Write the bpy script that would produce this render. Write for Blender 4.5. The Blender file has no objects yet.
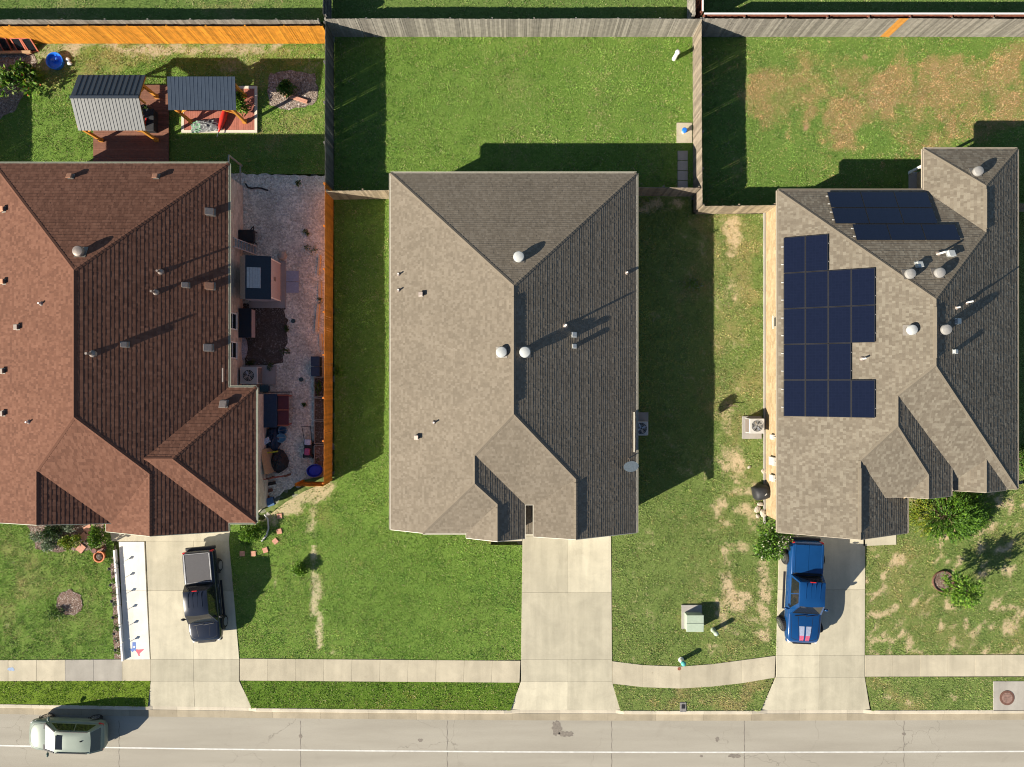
import bpy, bmesh, math, random
import numpy as np
from mathutils import Vector, Matrix
from mathutils.geometry import tessellate_polygon

random.seed(7)
RNG = np.random.default_rng(11)
SC = bpy.context.scene
COL = SC.collection
R = math.radians
# ------------------------------------------------------------------ survey of the place (drone 42.7 m up, 24 mm lens)
H, F = 42.7, 683.0
def P(u, v, z=0.0):
    """ground-survey point (u, v) at height z, in metres; x east, y north"""
    return ((u - 512.0) * (H - z) / F, (383.5 - v) * (H - z) / F)

# ------------------------------------------------------------------ objects
def wm(o):
    m = o.matrix_basis.copy()
    if o.parent:
        m = wm(o.parent) @ o.matrix_parent_inverse @ m
    return m
def tag(o, label=None, cat=None, group=None, kind=None):
    if label: o['label'] = label
    if cat: o['category'] = cat
    if group: o['group'] = group
    if kind: o['kind'] = kind
    return o
def thing(name, label, cat, loc=(0, 0, 0), rz=0.0, group=None):
    o = bpy.data.objects.new(name, None)
    o.empty_display_size = 0.2
    COL.objects.link(o)
    o.location = loc if len(loc) == 3 else (loc[0], loc[1], 0)
    o.rotation_euler = (0, 0, rz)
    return tag(o, label, cat, group)
def copy_tree(o, parent=None):
    c = o.copy()
    COL.objects.link(c)
    if parent: c.parent = parent
    for ch in list(o.children):
        copy_tree(ch, c)
    return c

class MB:
    def __init__(s):
        s.v = []; s.f = []; s.m = []; s.uv = []; s.r = []; s.mat = 0; s.rnd = 0.5; s.T = None
    def add(s, vs, fs, uvs=None, rnd=None):
        b = len(s.v)
        if s.T is not None: vs = [s.T @ Vector(p) for p in vs]
        s.v.extend([tuple(p) for p in vs])
        for i, f in enumerate(fs):
            s.f.append([b + k for k in f]); s.m.append(s.mat); s.r.append(s.rnd if rnd is None else rnd)
            s.uv.append(uvs[i] if uvs else None)
    def quad(s, a, b, c, d, **k): s.add([a, b, c, d], [(0, 1, 2, 3)], **k)
    def box(s, c, d, rz=0.0, tilt=None, rnd=None):
        x, y, z = d[0] / 2, d[1] / 2, d[2] / 2
        M = Matrix.Translation(c) @ Matrix.Rotation(rz, 4, 'Z')
        if tilt: M = M @ tilt
        vs = [M @ Vector(p) for p in ((-x,-y,-z),(x,-y,-z),(x,y,-z),(-x,y,-z),(-x,-y,z),(x,-y,z),(x,y,z),(-x,y,z))]
        s.add(vs, [(0,3,2,1),(4,5,6,7),(0,1,5,4),(1,2,6,5),(2,3,7,6),(3,0,4,7)], rnd=rnd)
    def bar(s, a, b, w, t, rnd=None):
        a = Vector(a); b = Vector(b); d = b - a; L = d.length
        q = d.to_track_quat('X', 'Z').to_matrix().to_4x4()
        M = Matrix.Translation((a + b) / 2) @ q
        x, y, z = L / 2, w / 2, t / 2
        vs = [M @ Vector(p) for p in ((-x,-y,-z),(x,-y,-z),(x,y,-z),(-x,y,-z),(-x,-y,z),(x,-y,z),(x,y,z),(-x,y,z))]
        s.add(vs, [(0,3,2,1),(4,5,6,7),(0,1,5,4),(1,2,6,5),(2,3,7,6),(3,0,4,7)], rnd=rnd)
    def prism(s, poly, z0, z1, rnd=None, bottom=False):
        n = len(poly)
        A = sum(poly[i][0] * poly[(i + 1) % n][1] - poly[(i + 1) % n][0] * poly[i][1] for i in range(n))
        if A < 0: poly = poly[::-1]
        g0 = z0 if callable(z0) else (lambda x, y: z0)
        g1 = z1 if callable(z1) else (lambda x, y: z1)
        vs = [(p[0], p[1], g0(*p)) for p in poly] + [(p[0], p[1], g1(*p)) for p in poly]
        fs = [tuple(range(n, 2 * n))] + [(i, (i + 1) % n, n + (i + 1) % n, n + i) for i in range(n)]
        if bottom: fs.append(tuple(range(n - 1, -1, -1)))
        s.add(vs, fs, rnd=rnd)
    def lathe(s, prof, c=(0, 0, 0), n=16, M=None, rnd=None):
        vs = []; fs = []
        for (r, z) in prof:
            for k in range(n):
                a = 2 * math.pi * k / n
                vs.append(Vector((r * math.cos(a), r * math.sin(a), z)))
        for j in range(len(prof) - 1):
            for k in range(n):
                fs.append((j*n + k, j*n + (k+1) % n, (j+1)*n + (k+1) % n, (j+1)*n + k))
        fs.append(tuple(range((len(prof)-1)*n, len(prof)*n)))
        fs.append(tuple(range(n - 1, -1, -1)))
        MM = Matrix.Translation(c)
        if M is not None: MM = MM @ M
        s.add([MM @ p for p in vs], fs, rnd=rnd)
    def tube(s, a, b, r, n=8, r2=None, rnd=None):
        a = Vector(a); b = Vector(b); d = b - a
        q = d.to_track_quat('Z', 'Y').to_matrix().to_4x4()
        s.lathe([(r, 0), (r if r2 is None else r2, d.length)], a, n, q, rnd=rnd)
    def sphere(s, c, rx, ry, rz, n=12, half=False, rnd=None):
        prof = []
        m = n // 2
        for j in range(m + 1):
            t = (j / m) * (math.pi / 2 if half else math.pi) - (0 if half else math.pi / 2)
            prof.append((max(1e-3, math.cos(t)), math.sin(t)))
        s.lathe(prof, c, n, Matrix.Diagonal((rx, ry, rz, 1)), rnd=rnd)
    def build(s, name, mats, parent=None, smooth=False, label=None):
        me = bpy.data.meshes.new(name)
        me.from_pydata(s.v, [], s.f)
        if not isinstance(mats, (list, tuple)): mats = [mats]
        for m in mats: me.materials.append(m)
        me.polygons.foreach_set('material_index', s.m)
        if any(u is not None for u in s.uv):
            ul = me.uv_layers.new(name='UVMap')
            k = 0
            for f, u in zip(s.f, s.uv):
                for i in range(len(f)):
                    if u is not None: ul.data[k].uv = u[i]
                    k += 1
        at = me.attributes.new('rnd', 'FLOAT', 'FACE')
        at.data.foreach_set('value', s.r)
        if smooth: me.polygons.foreach_set('use_smooth', [True] * len(s.f))
        me.update()
        o = bpy.data.objects.new(name, me)
        COL.objects.link(o)
        if parent:
            o.parent = parent
            o.matrix_parent_inverse = wm(parent).inverted()
        if label: o['label'] = label
        return o
def local(o):
    """the mesh of a part was written in its thing's own coordinates"""
    o.matrix_parent_inverse = Matrix.Identity(4)
    return o
def autosmooth(o, ang=40):
    me = o.data
    bm = bmesh.new(); bm.from_mesh(me)
    for f in bm.faces: f.smooth = True
    for e in bm.edges:
        e.smooth = not (len(e.link_faces) == 2 and e.calc_face_angle(0) > R(ang)) 
    bm.to_mesh(me); bm.free()
    return o
def bevel(o, w=0.02, seg=2):
    m = o.modifiers.new('bevel', 'BEVEL'); m.width = w; m.segments = seg; m.limit_method = 'ANGLE'
    return o
def subsurf(o, n=1):
    m = o.modifiers.new('sub', 'SUBSURF'); m.levels = n; m.render_levels = n
    return o

# ------------------------------------------------------------------ materials
class NT:
    def __init__(s, name):
        s.mat = bpy.data.materials.new(name); s.mat.use_nodes = True
        s.t = s.mat.node_tree; s.bsdf = s.t.nodes['Principled BSDF']
    def n(s, typ, **kw):
        nd = s.t.nodes.new(typ)
        for k, v in kw.items():
            if k in nd.bl_rna.properties: setattr(nd, k, v)
        return nd
    def link(s, a, b): s.t.links.new(a, b)
    def pos(s):
        if not hasattr(s, '_p'): s._p = s.n('ShaderNodeNewGeometry').outputs['Position']
        return s._p
    def objc(s): return s.n('ShaderNodeTexCoord').outputs['Object']
    def uv(s):
        if not hasattr(s, '_uv'): s._uv = s.n('ShaderNodeTexCoord').outputs['UV']
        return s._uv
    def attr(s, name):
        a = s.n('ShaderNodeAttribute'); a.attribute_name = name
        return a
    def noise(s, vec, scale, detail=4, rough=0.6, dist=0.0):
        nd = s.n('ShaderNodeTexNoise')
        nd.inputs['Scale'].default_value = scale; nd.inputs['Detail'].default_value = detail
        nd.inputs['Roughness'].default_value = rough; nd.inputs['Distortion'].default_value = dist
        s.link(vec, nd.inputs['Vector'])
        return nd.outputs['Fac']
    def mapr(s, x, a, b, c=0.0, d=1.0):
        nd = s.n('ShaderNodeMapRange')
        for i, vv in zip(('From Min', 'From Max', 'To Min', 'To Max'), (a, b, c, d)): nd.inputs[i].default_value = vv
        s.link(x, nd.inputs['Value'])
        return nd.outputs['Result']
    def math(s, op, a, b=None):
        nd = s.n('ShaderNodeMath'); nd.operation = op
        for i, x in enumerate((a, b)):
            if x is None: continue
            if isinstance(x, (int, float)): nd.inputs[i].default_value = x
            else: s.link(x, nd.inputs[i])
        return nd.outputs[0]
    def mix(s, fac, a, b, mode='MIX'):
        nd = s.n('ShaderNodeMix'); nd.data_type = 'RGBA'; nd.blend_type = mode
        if isinstance(fac, (int, float)): nd.inputs['Factor'].default_value = fac
        else: s.link(fac, nd.inputs['Factor'])
        for i, x in ((6, a), (7, b)):
            if isinstance(x, (tuple, list)): nd.inputs[i].default_value = (x[0], x[1], x[2], 1)
            else: s.link(x, nd.inputs[i])
        return nd.outputs[2]
    def scalev(s, vec, sc):
        nd = s.n('ShaderNodeMapping'); nd.inputs['Scale'].default_value = sc
        s.link(vec, nd.inputs['Vector'])
        return nd.outputs['Vector']
    def bump(s, h, strength=0.5, dist=0.02):
        nd = s.n('ShaderNodeBump'); nd.inputs['Strength'].default_value = strength; nd.inputs['Distance'].default_value = dist
        s.link(h, nd.inputs['Height']); s.link(nd.outputs['Normal'], s.bsdf.inputs['Normal'])
    def out(s, col=None, rough=None, metal=None, spec=None, coat=None):
        b = s.bsdf
        if col is not None:
            if isinstance(col, (tuple, list)): b.inputs['Base Color'].default_value = (*col[:3], 1)
            else: s.link(col, b.inputs['Base Color'])
        if rough is not None:
            if isinstance(rough, (int, float)): b.inputs['Roughness'].default_value = rough
            else: s.link(rough, b.inputs['Roughness'])
        if metal is not None: b.inputs['Metallic'].default_value = metal
        if spec is not None: b.inputs['Specular IOR Level'].default_value = spec
        if coat is not None:
            b.inputs['Coat Weight'].default_value = coat; b.inputs['Coat Roughness'].default_value = 0.06
        return s.mat

def m_plain(name, c, rough=0.6, metal=0.0, var=0.18, scale=9.0, spec=0.4, coat=None, bump=0.0):
    t = NT(name)
    n = t.noise(t.objc(), scale, 5, 0.65)
    f = t.mapr(n, 0.3, 0.7)
    k = lambda q: tuple(min(1.0, x * q) for x in c)
    col = t.mix(f, k(1 - var), k(1 + var))
    if bump: t.bump(t.noise(t.objc(), scale * 6, 3), bump, 0.01)
    return t.out(col, rough, metal, spec, coat)
def m_rnd(name, c, rough=0.7, var=0.35, nvar=0.2, scale=6.0, tint=None, bump=0.2):
    """colour varies per board / slab through the face value rnd, plus grain"""
    t = NT(name)
    a = t.attr('rnd').outputs['Fac']
    k = lambda q: tuple(min(1.0, x * q) for x in c)
    col = t.mix(a, k(1 - var), tuple(tint) if tint else k(1 + var))
    n = t.mapr(t.noise(t.pos(), scale, 6, 0.7), 0.3, 0.72, 1 - nvar, 1 + nvar)
    col = t.mix(1.0, col, n, 'MULTIPLY')
    if bump: t.bump(t.noise(t.pos(), scale * 9, 3), bump, 0.01)
    return t.out(col, rough, 0.0, 0.25)

def m_shingle(name, c1, c2, c3, bw=0.3, rh=0.143, blotch=0.18, spread=0.5):
    t = NT(name)
    b = t.n('ShaderNodeTexBrick', offset=0.37, offset_frequency=3, squash=1.25, squash_frequency=5)
    b.inputs['Scale'].default_value = 1.0; b.inputs['Mortar Size'].default_value = 0.0
    b.inputs['Brick Width'].default_value = bw; b.inputs['Row Height'].default_value = rh
    b.inputs['Bias'].default_value = 0.0
    b.inputs['Color1'].default_value = (0, 0, 0, 1); b.inputs['Color2'].default_value = (1, 1, 1, 1)
    t.link(t.uv(), b.inputs['Vector'])
    v = b.outputs['Color']
    # cut tabs of laminated shingles: a second random grid
    b2 = t.n('ShaderNodeTexBrick', offset=0.61, offset_frequency=2)
    b2.inputs['Scale'].default_value = 1.0; b2.inputs['Mortar Size'].default_value = 0.0
    b2.inputs['Brick Width'].default_value = bw * 0.45; b2.inputs['Row Height'].default_value = rh
    b2.inputs['Color1'].default_value = (0, 0, 0, 1); b2.inputs['Color2'].default_value = (1, 1, 1, 1)
    t.link(t.uv(), b2.inputs['Vector'])
    rr = t.n('ShaderNodeValToRGB')
    e = rr.color_ramp.elements
    e[0].position = 0.5 - spread * 0.5; e[0].color = (*c1, 1); e[1].position = 0.5 + spread * 0.5; e[1].color = (*c3, 1)
    m = e.new(0.5); m.color = (*c2, 1)
    big = t.noise(t.scalev(t.uv(), (1.0, 0.3, 1)), 0.55, 5, 0.6)
    mid = t.noise(t.uv(), 3.2, 3, 0.6)
    w = t.math('ADD', t.math('MULTIPLY', t.attr('rnd').outputs['Fac'], 0.72), t.math('MULTIPLY', mid, 0.28))
    t.link(w, rr.inputs['Fac'])
    f = t.mapr(big, 0.3, 0.7, 1 - blotch, 1 + blotch)
    col = t.mix(1.0, rr.outputs['Color'], f, 'MULTIPLY')
    g = t.mapr(t.noise(t.pos(), 60, 2), 0.3, 0.7, 0.86, 1.14)
    col = t.mix(1.0, col, g, 'MULTIPLY')
    # thickness of the laminated tabs and grit
    t.bump(t.noise(t.pos(), 80, 3), 0.45, 0.006)
    return t.out(col, 0.95, 0, 0.15)

def m_brick(name, c1, c2, mortar, bw=0.3, rh=0.1):
    t = NT(name)
    b = t.n('ShaderNodeTexBrick')
    b.inputs['Scale'].default_value = 1.0; b.inputs['Mortar Size'].default_value = 0.008
    b.inputs['Brick Width'].default_value = bw; b.inputs['Row Height'].default_value = rh
    b.inputs['Color1'].default_value = (*c1, 1); b.inputs['Color2'].default_value = (*c2, 1); b.inputs['Mortar'].default_value = (*mortar, 1)
    t.link(t.uv(), b.inputs['Vector'])
    n = t.mapr(t.noise(t.pos(), 5, 5), 0.3, 0.7, 0.85, 1.15)
    t.bump(b.outputs['Fac'], -0.5, 0.01)
    return t.out(t.mix(1.0, b.outputs['Color'], n, 'MULTIPLY'), 0.9, 0, 0.2)

def m_concrete(name, c, var=0.12, stain=0.25, stain_c=(0.2, 0.16, 0.11)):
    t = NT(name)
    a = t.attr('rnd').outputs['Fac']
    k = lambda q: tuple(min(1.0, x * q) for x in c)
    col = t.mix(a, k(1 - var), k(1 + var))
    n1 = t.mapr(t.noise(t.pos(), 0.9, 6, 0.65, 0.4), 0.35, 0.75, 0.88, 1.1)
    col = t.mix(1.0, col, n1, 'MULTIPLY')
    n2 = t.mapr(t.noise(t.pos(), 28, 4, 0.7), 0.25, 0.75, 0.88, 1.12)
    col = t.mix(1.0, col, n2, 'MULTIPLY')
    trk = t.mapr(t.noise(t.scalev(t.pos(), (1.3, .12, 1)), 1.0, 4, 0.6), 0.42, 0.7, 1.03, 0.86)
    col = t.mix(1.0, col, trk, 'MULTIPLY')
    sp = t.mapr(t.noise(t.pos(), 4.5, 3, 0.6), 0.68, 0.76, 0, stain)
    col = t.mix(sp, col, stain_c)
    st = t.mapr(t.noise(t.pos(), 1.7, 8, 0.72, 0.8), 0.58, 0.78, 0, stain)
    col = t.mix(st, col, stain_c)
    t.bump(t.noise(t.pos(), 60, 3), 0.15, 0.004)
    return t.out(col, 0.88, 0, 0.25)

def m_road(name):
    t = NT(name)
    p = t.pos()
    c = t.mix(t.mapr(t.noise(t.scalev(p, (0.12, 1.1, 1)), 1.0, 5, 0.6), 0.3, 0.7), (0.30, 0.275, 0.225), (0.365, 0.338, 0.28))
    agg = t.mapr(t.noise(p, 42, 4, 0.75), 0.28, 0.72, 0.72, 1.28)
    c = t.mix(1.0, c, agg, 'MULTIPLY')
    st = t.mapr(t.noise(p, 0.5, 9, 0.75, 1.0), 0.56, 0.74, 0, 0.25)
    c = t.mix(st, c, (0.17, 0.145, 0.115))
    # hairline cracks
    wv = t.n('ShaderNodeVectorMath', operation='ADD')
    nn = t.n('ShaderNodeTexNoise'); nn.inputs['Scale'].default_value = 0.7; nn.inputs['Detail'].default_value = 6
    t.link(p, nn.inputs['Vector'])
    sc = t.n('ShaderNodeVectorMath', operation='SCALE'); sc.inputs['Scale'].default_value = 2.2
    t.link(nn.outputs['Color'], sc.inputs[0])
    t.link(p, wv.inputs[0]); t.link(sc.outputs[0], wv.inputs[1])
    vo = t.n('ShaderNodeTexVoronoi', feature='DISTANCE_TO_EDGE'); vo.inputs['Scale'].default_value = 0.14
    t.link(wv.outputs[0], vo.inputs['Vector'])
    crk = t.mapr(vo.outputs['Distance'], 0.0008, 0.003, 0.4, 0)
    gate = t.mapr(t.noise(p, 0.16, 2), 0.44, 0.56)
    c = t.mix(t.math('MULTIPLY', crk, gate), c, (0.09, 0.075, 0.06))
    t.bump(t.noise(p, 70, 3), 0.3, 0.006)
    return t.out(c, 0.92, 0, 0.2)

def m_gravel(name, c1=(0.2, 0.16, 0.13), c2=(0.42, 0.37, 0.32), sc=16.0, bs=.9):
    t = NT(name)
    p = t.pos()
    vo = t.n('ShaderNodeTexVoronoi', feature='F1'); vo.inputs['Scale'].default_value = sc
    t.link(p, vo.inputs['Vector'])
    sep = t.n('ShaderNodeSeparateColor'); t.link(vo.outputs['Color'], sep.inputs[0])
    col = t.mix(sep.outputs[0], c1, c2)
    col = t.mix(t.mapr(sep.outputs[1], 0.8, 1.0), col, (0.5, 0.46, 0.42))
    big = t.mapr(t.noise(p, 0.7, 5, 0.6), 0.35, 0.7, 0.75, 1.15)
    col = t.mix(1.0, col, big, 'MULTIPLY')
    t.bump(t.mapr(vo.outputs['Distance'], 0.0, 0.6, 1, 0), bs, 0.03)
    return t.out(col, 0.9, 0, 0.2)

def m_lawn(name, g1, g2, dry, soil):
    """earth and thatch under the blades: face-free fields dry / bare are surveyed per point"""
    t = NT(name)
    p = t.pos()
    g = t.mix(t.mapr(t.noise(p, 6.0, 6, 0.75), 0.3, 0.7), g1, g2)
    fine = t.mapr(t.noise(p, 22, 5, 0.85), 0.3, 0.7, 0.5, 1.45)
    g = t.mix(1.0, g, fine, 'MULTIPLY')
    d = t.attr('dry').outputs['Fac']; b = t.attr('bare').outputs['Fac']
    dn = t.math('ADD', d, t.math('MULTIPLY', t.math('SUBTRACT', t.noise(p, 6, 6, 0.8), 0.5), 1.5))
    sp = t.mapr(t.noise(p, 9, 5, 0.8), 0.38, 0.62, 0.25, 1.0)
    col = t.mix(t.math('MULTIPLY', t.mapr(dn, 0.32, 0.85), sp), g, dry)
    bn = t.math('ADD', b, t.math('MULTIPLY', t.math('SUBTRACT', t.noise(p, 4, 7, 0.85), 0.5), 2.4))
    so = t.mix(t.mapr(t.noise(p, 14, 5, 0.7), 0.3, 0.7), tuple(x * 0.72 for x in soil), soil)
    col = t.mix(t.math('MULTIPLY', t.mapr(bn, 0.36, 0.85), t.mapr(t.noise(p, 11, 4, 0.8), 0.33, 0.55, 0.35, 1.0)), col, so)
    t.bump(t.noise(p, 26, 4, 0.8), 0.6, 0.03)
    return t.out(col, 0.95, 0, 0.1)

def m_tint(name, rough=0.75, trans=0.0, spec=0.2):
    t = NT(name)
    a = t.attr('tint').outputs['Color']
    t.out(a, rough, 0, spec)
    if trans:
        tr = t.n('ShaderNodeBsdfTranslucent'); t.link(a, tr.inputs['Color'])
        mx = t.n('ShaderNodeMixShader'); mx.inputs[0].default_value = trans
        t.link(t.bsdf.outputs[0], mx.inputs[1]); t.link(tr.outputs[0], mx.inputs[2])
        t.link(mx.outputs[0], t.t.nodes['Material Output'].inputs['Surface'])
    return t.mat

def m_glass_dark(name, c=(0.012, 0.014, 0.018), rough=0.06):
    return m_plain(name, c, rough, 0.0, 0.1, 3, spec=0.7)

M = {}
M['shingle_mid'] = m_shingle('shingle_taupe', (0.142, 0.119, 0.090), (0.177, 0.149, 0.113), (0.215, 0.184, 0.143), 0.32, 0.143, 0.09, 1.1)
M['shingle_left'] = m_shingle('shingle_redbrown', (0.098, 0.046, 0.031), (0.136, 0.064, 0.042), (0.178, 0.089, 0.06), 0.3, 0.205, 0.09, 1.0)
M['shingle_right'] = m_shingle('shingle_weathered', (0.132, 0.111, 0.084), (0.166, 0.142, 0.108), (0.235, 0.21, 0.163), 0.3, 0.16, 0.09, 1.25)
M['brick_left'] = m_brick('brick_pinkish', (0.46, 0.385, 0.31), (0.64, 0.555, 0.46), (0.6, 0.54, 0.46), 0.55, 0.2)
M['brick_right'] = m_brick('brick_tan', (0.31, 0.225, 0.125), (0.43, 0.325, 0.195), (0.36, 0.29, 0.2), 0.42, 0.2)
M['brick_mid'] = m_brick('brick_cream', (0.45, 0.36, 0.26), (0.5, 0.41, 0.3), (0.5, 0.45, 0.36))
M['trim_cream'] = m_plain('trim_cream', (0.62, 0.58, 0.47), 0.5, var=0.08)
M['trim_green'] = m_plain('trim_sage', (0.40, 0.42, 0.33), 0.5, var=0.1)
M['trim_tan'] = m_plain('trim_tan', (0.36, 0.31, 0.24), 0.5, var=0.08)
M['soffit'] = m_plain('soffit', (0.5, 0.46, 0.38), 0.7)
M['white'] = m_plain('white_paint', (0.78, 0.77, 0.73), 0.45, var=0.05)
M['vent_white'] = m_plain('vent_pale', (0.46, 0.47, 0.45), 0.4, var=0.1, scale=6)
M['vent_grey'] = m_plain('vent_grey', (0.27, 0.225, 0.195), 0.45, 0.3, var=0.15)
M['vent_base'] = m_plain('vent_base', (0.2, 0.18, 0.155), 0.6, 0.1, var=0.15)
M['vent_dull'] = m_plain('vent_dull', (0.3, 0.29, 0.27), 0.45, 0.1, var=0.12)
M['vent_rust'] = m_plain('vent_copper', (0.40, 0.2, 0.12), 0.5, 0.2, var=0.2)
M['pipe_white'] = m_plain('pipe_white', (0.72, 0.71, 0.68), 0.45)
M['pipe_dark'] = m_plain('pipe_dark', (0.05, 0.045, 0.045), 0.6)
M['glass'] = m_glass_dark('window_glass')
M['concrete'] = m_concrete('concrete_drive', (0.485, 0.445, 0.335))
M['walk'] = m_concrete('concrete_walk', (0.462, 0.412, 0.305), 0.1, 0.3)
M['walkgrey'] = m_concrete('concrete_grey', (0.36, 0.335, 0.29), 0.06, 0.2)
M['kerb'] = m_concrete('concrete_kerb', (0.55, 0.49, 0.38), 0.08, 0.35)
M['gutterpan'] = m_concrete('concrete_gutter', (0.35, 0.3, 0.215), 0.1, 0.45)
M['walkwhite'] = m_concrete('painted_walk', (0.74, 0.71, 0.63), 0.03, 0.08, (0.4, 0.36, 0.3))
M['slab'] = m_concrete('slab', (0.35, 0.33, 0.3), 0.1, 0.2)
M['road'] = m_road('road_surface')
M['roadline'] = m_plain('road_paint', (0.58, 0.57, 0.53), 0.7, var=0.16, scale=3)
M['gravel'] = m_gravel('gravel_pale', (0.46, 0.425, 0.33), (0.86, 0.81, 0.67), 11.0, .5)
M['mulch'] = m_gravel('mulch', (0.1, 0.06, 0.045), (0.26, 0.18, 0.14), 22)
M['rockbed'] = m_gravel('rock_bed', (0.13, 0.1, 0.08), (0.36, 0.29, 0.235), 13)
M['soil'] = m_gravel('soil', (0.06, 0.047, 0.036), (0.115, 0.09, 0.068), 34)
M['fence_grey'] = m_rnd('fence_weathered', (0.25, 0.23, 0.195), 0.9, 0.3, 0.25, 3)
M['fence_warm'] = m_rnd('fence_tan', (0.30, 0.245, 0.17), 0.9, 0.3, 0.25, 3)
M['fence_side'] = m_rnd('fence_side', (0.225, 0.185, 0.14), 0.9, 0.3, 0.25, 3)
M['fence_new'] = m_rnd('fence_new_board', (0.55, 0.25, 0.05), 0.8, 0.15, 0.15, 3)
M['fence_orange'] = m_rnd('fence_orange_stain', (0.58, 0.235, 0.024), 0.8, 0.24, 0.32, 2.5)
M['fence_shade'] = m_rnd('fence_grey_shaded', (0.12, 0.115, 0.105), 0.9, 0.3, 0.25, 3)  # weathered grey boards, their shaded side put into a darker colour
M['fence_rust'] = m_rnd('fence_rust_orange', (0.46, 0.15, 0.02), 0.75, 0.2, 0.25, 2)
M['timber_orange'] = m_rnd('timber_orange', (0.6, 0.27, 0.045), 0.6, 0.15, 0.15, 4)
M['deck_brown'] = m_rnd('deck_brown', (0.185, 0.085, 0.055), 0.7, 0.2, 0.2, 5)
M['deck_red'] = m_rnd('deck_red', (0.36, 0.13, 0.09), 0.7, 0.12, 0.15, 5)
M['leaf'] = m_tint('leaf', 0.55, 0.25, 0.35)
M['blade'] = m_tint('grass_blade', 0.7, 0.2, 0.2)
M['bark'] = m_plain('bark', (0.16, 0.11, 0.075), 0.9, var=0.35, scale=14)
M['tyre'] = m_plain('tyre_rubber', (0.02, 0.02, 0.021), 0.8)
M['rim'] = m_plain('rim_alloy', (0.5, 0.5, 0.52), 0.3, 0.9, var=0.05)
M['black'] = m_plain('black_plastic', (0.018, 0.018, 0.02), 0.5)
M['chrome'] = m_plain('chrome', (0.7, 0.7, 0.72), 0.18, 1.0, var=0.03)
M['red_lamp'] = m_plain('tail_lamp', (0.5, 0.02, 0.02), 0.2, coat=0.6)
M['lamp'] = m_plain('head_lamp', (0.75, 0.75, 0.75), 0.12, coat=0.5)
M['car_glass'] = m_glass_dark('car_glass', (0.012, 0.014, 0.016), 0.05)
M['paint_navy'] = m_plain('paint_darkblue', (0.012, 0.016, 0.028), 0.22, 0.0, 0.06, 2, 0.4, coat=0.3)
M['paint_blue'] = m_plain('paint_blue', (0.006, 0.05, 0.165), 0.22, 0.1, 0.06, 2, 0.4, coat=0.4)
M['paint_sage'] = m_plain('paint_sage', (0.18, 0.218, 0.182), 0.4, 0.1, 0.04, 2, 0.3, coat=0.12)
M['tonneau_grey'] = m_plain('tonneau_vinyl', (0.06, 0.058, 0.064), 0.7, var=0.08)
M['solar'] = None
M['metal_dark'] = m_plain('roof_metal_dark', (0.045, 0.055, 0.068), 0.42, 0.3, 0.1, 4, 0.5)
M['metal_sheen'] = m_plain('roof_metal_sheen', (0.115, 0.12, 0.12), 0.5, 0.3, 0.1, 4, 0.5)  # dark roof metal with its reflected light put into a paler colour
M['metal_navy'] = m_plain('roof_metal_navy', (0.045, 0.062, 0.088), 0.42, 0.25, 0.1, 4, 0.5)
M['ac_grey'] = m_plain('ac_case', (0.48, 0.47, 0.44), 0.5, var=0.08)
M['util_green'] = m_plain('utility_green', (0.36, 0.43, 0.33), 0.55, var=0.08)
M['cover_black'] = m_plain('cover_black', (0.022, 0.023, 0.026), 0.6, var=0.25, scale=5, bump=0.4)
M['plastic_blue'] = m_plain('plastic_blue', (0.02, 0.17, 0.68), 0.4, var=0.12)
M['cloth_navy'] = m_plain('cloth_navy', (0.022, 0.045, 0.085), 0.75, var=0.2)
M['plastic_red'] = m_plain('plastic_red', (0.55, 0.03, 0.02), 0.4, var=0.1)
M['frame_red'] = m_plain('frame_red', (0.42, 0.11, 0.06), 0.6)
M['pot_orange'] = m_plain('pot_orange', (0.55, 0.16, 0.05), 0.6)
M['terracotta'] = m_plain('terracotta', (0.5, 0.25, 0.17), 0.8, var=0.2)
M['cloth_cyan'] = m_plain('cloth_cyan', (0.13, 0.3, 0.42), 0.7)
M['cloth_pale'] = m_plain('cloth_pale', (0.5, 0.55, 0.65), 0.7, var=0.3)
M['plywood'] = m_plain('plywood', (0.42, 0.27, 0.15), 0.8, var=0.15)
M['stone_pale'] = m_plain('stone_pale', (0.4, 0.35, 0.28), 0.9, var=0.15, bump=0.4)
M['playhouse_pink'] = m_plain('shed_pinkgrey', (0.46, 0.43, 0.44), 0.7, var=0.08)
M['playhouse_roof'] = m_plain('shed_roof', (0.014, 0.024, 0.036), 0.7, var=0.15)
M['skylight'] = m_plain('skylight_panel', (0.36, 0.37, 0.36), 0.4, var=0.15)
M['paver_blue'] = m_plain('paver_grey', (0.3, 0.34, 0.42), 0.85, var=0.12)
M['rust'] = m_plain('rust_iron', (0.26, 0.085, 0.05), 0.8, var=0.4, scale=12)
M['rust_dark'] = m_plain('rust_dark', (0.14, 0.07, 0.05), 0.85, var=0.35, scale=10)
M['iron'] = m_plain('cast_iron', (0.2, 0.19, 0.18), 0.7, var=0.3, scale=12)
M['flag_blue'] = m_plain('paint_flag_blue', (0.10, 0.18, 0.47), 0.7, var=0.08)
M['flag_red'] = m_plain('paint_flag_red', (0.55, 0.11, 0.15), 0.7, var=0.08)
M['chalk_blue'] = m_plain('stain_blue', (0.3, 0.38, 0.52), 0.9, var=0.2)
M['sunshade'] = m_plain('sunshade_glare', (0.7, 0.72, 0.72), 0.2, var=0.03, coat=0.5)  # sun glare and sunshade put into one pale screen colour
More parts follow.
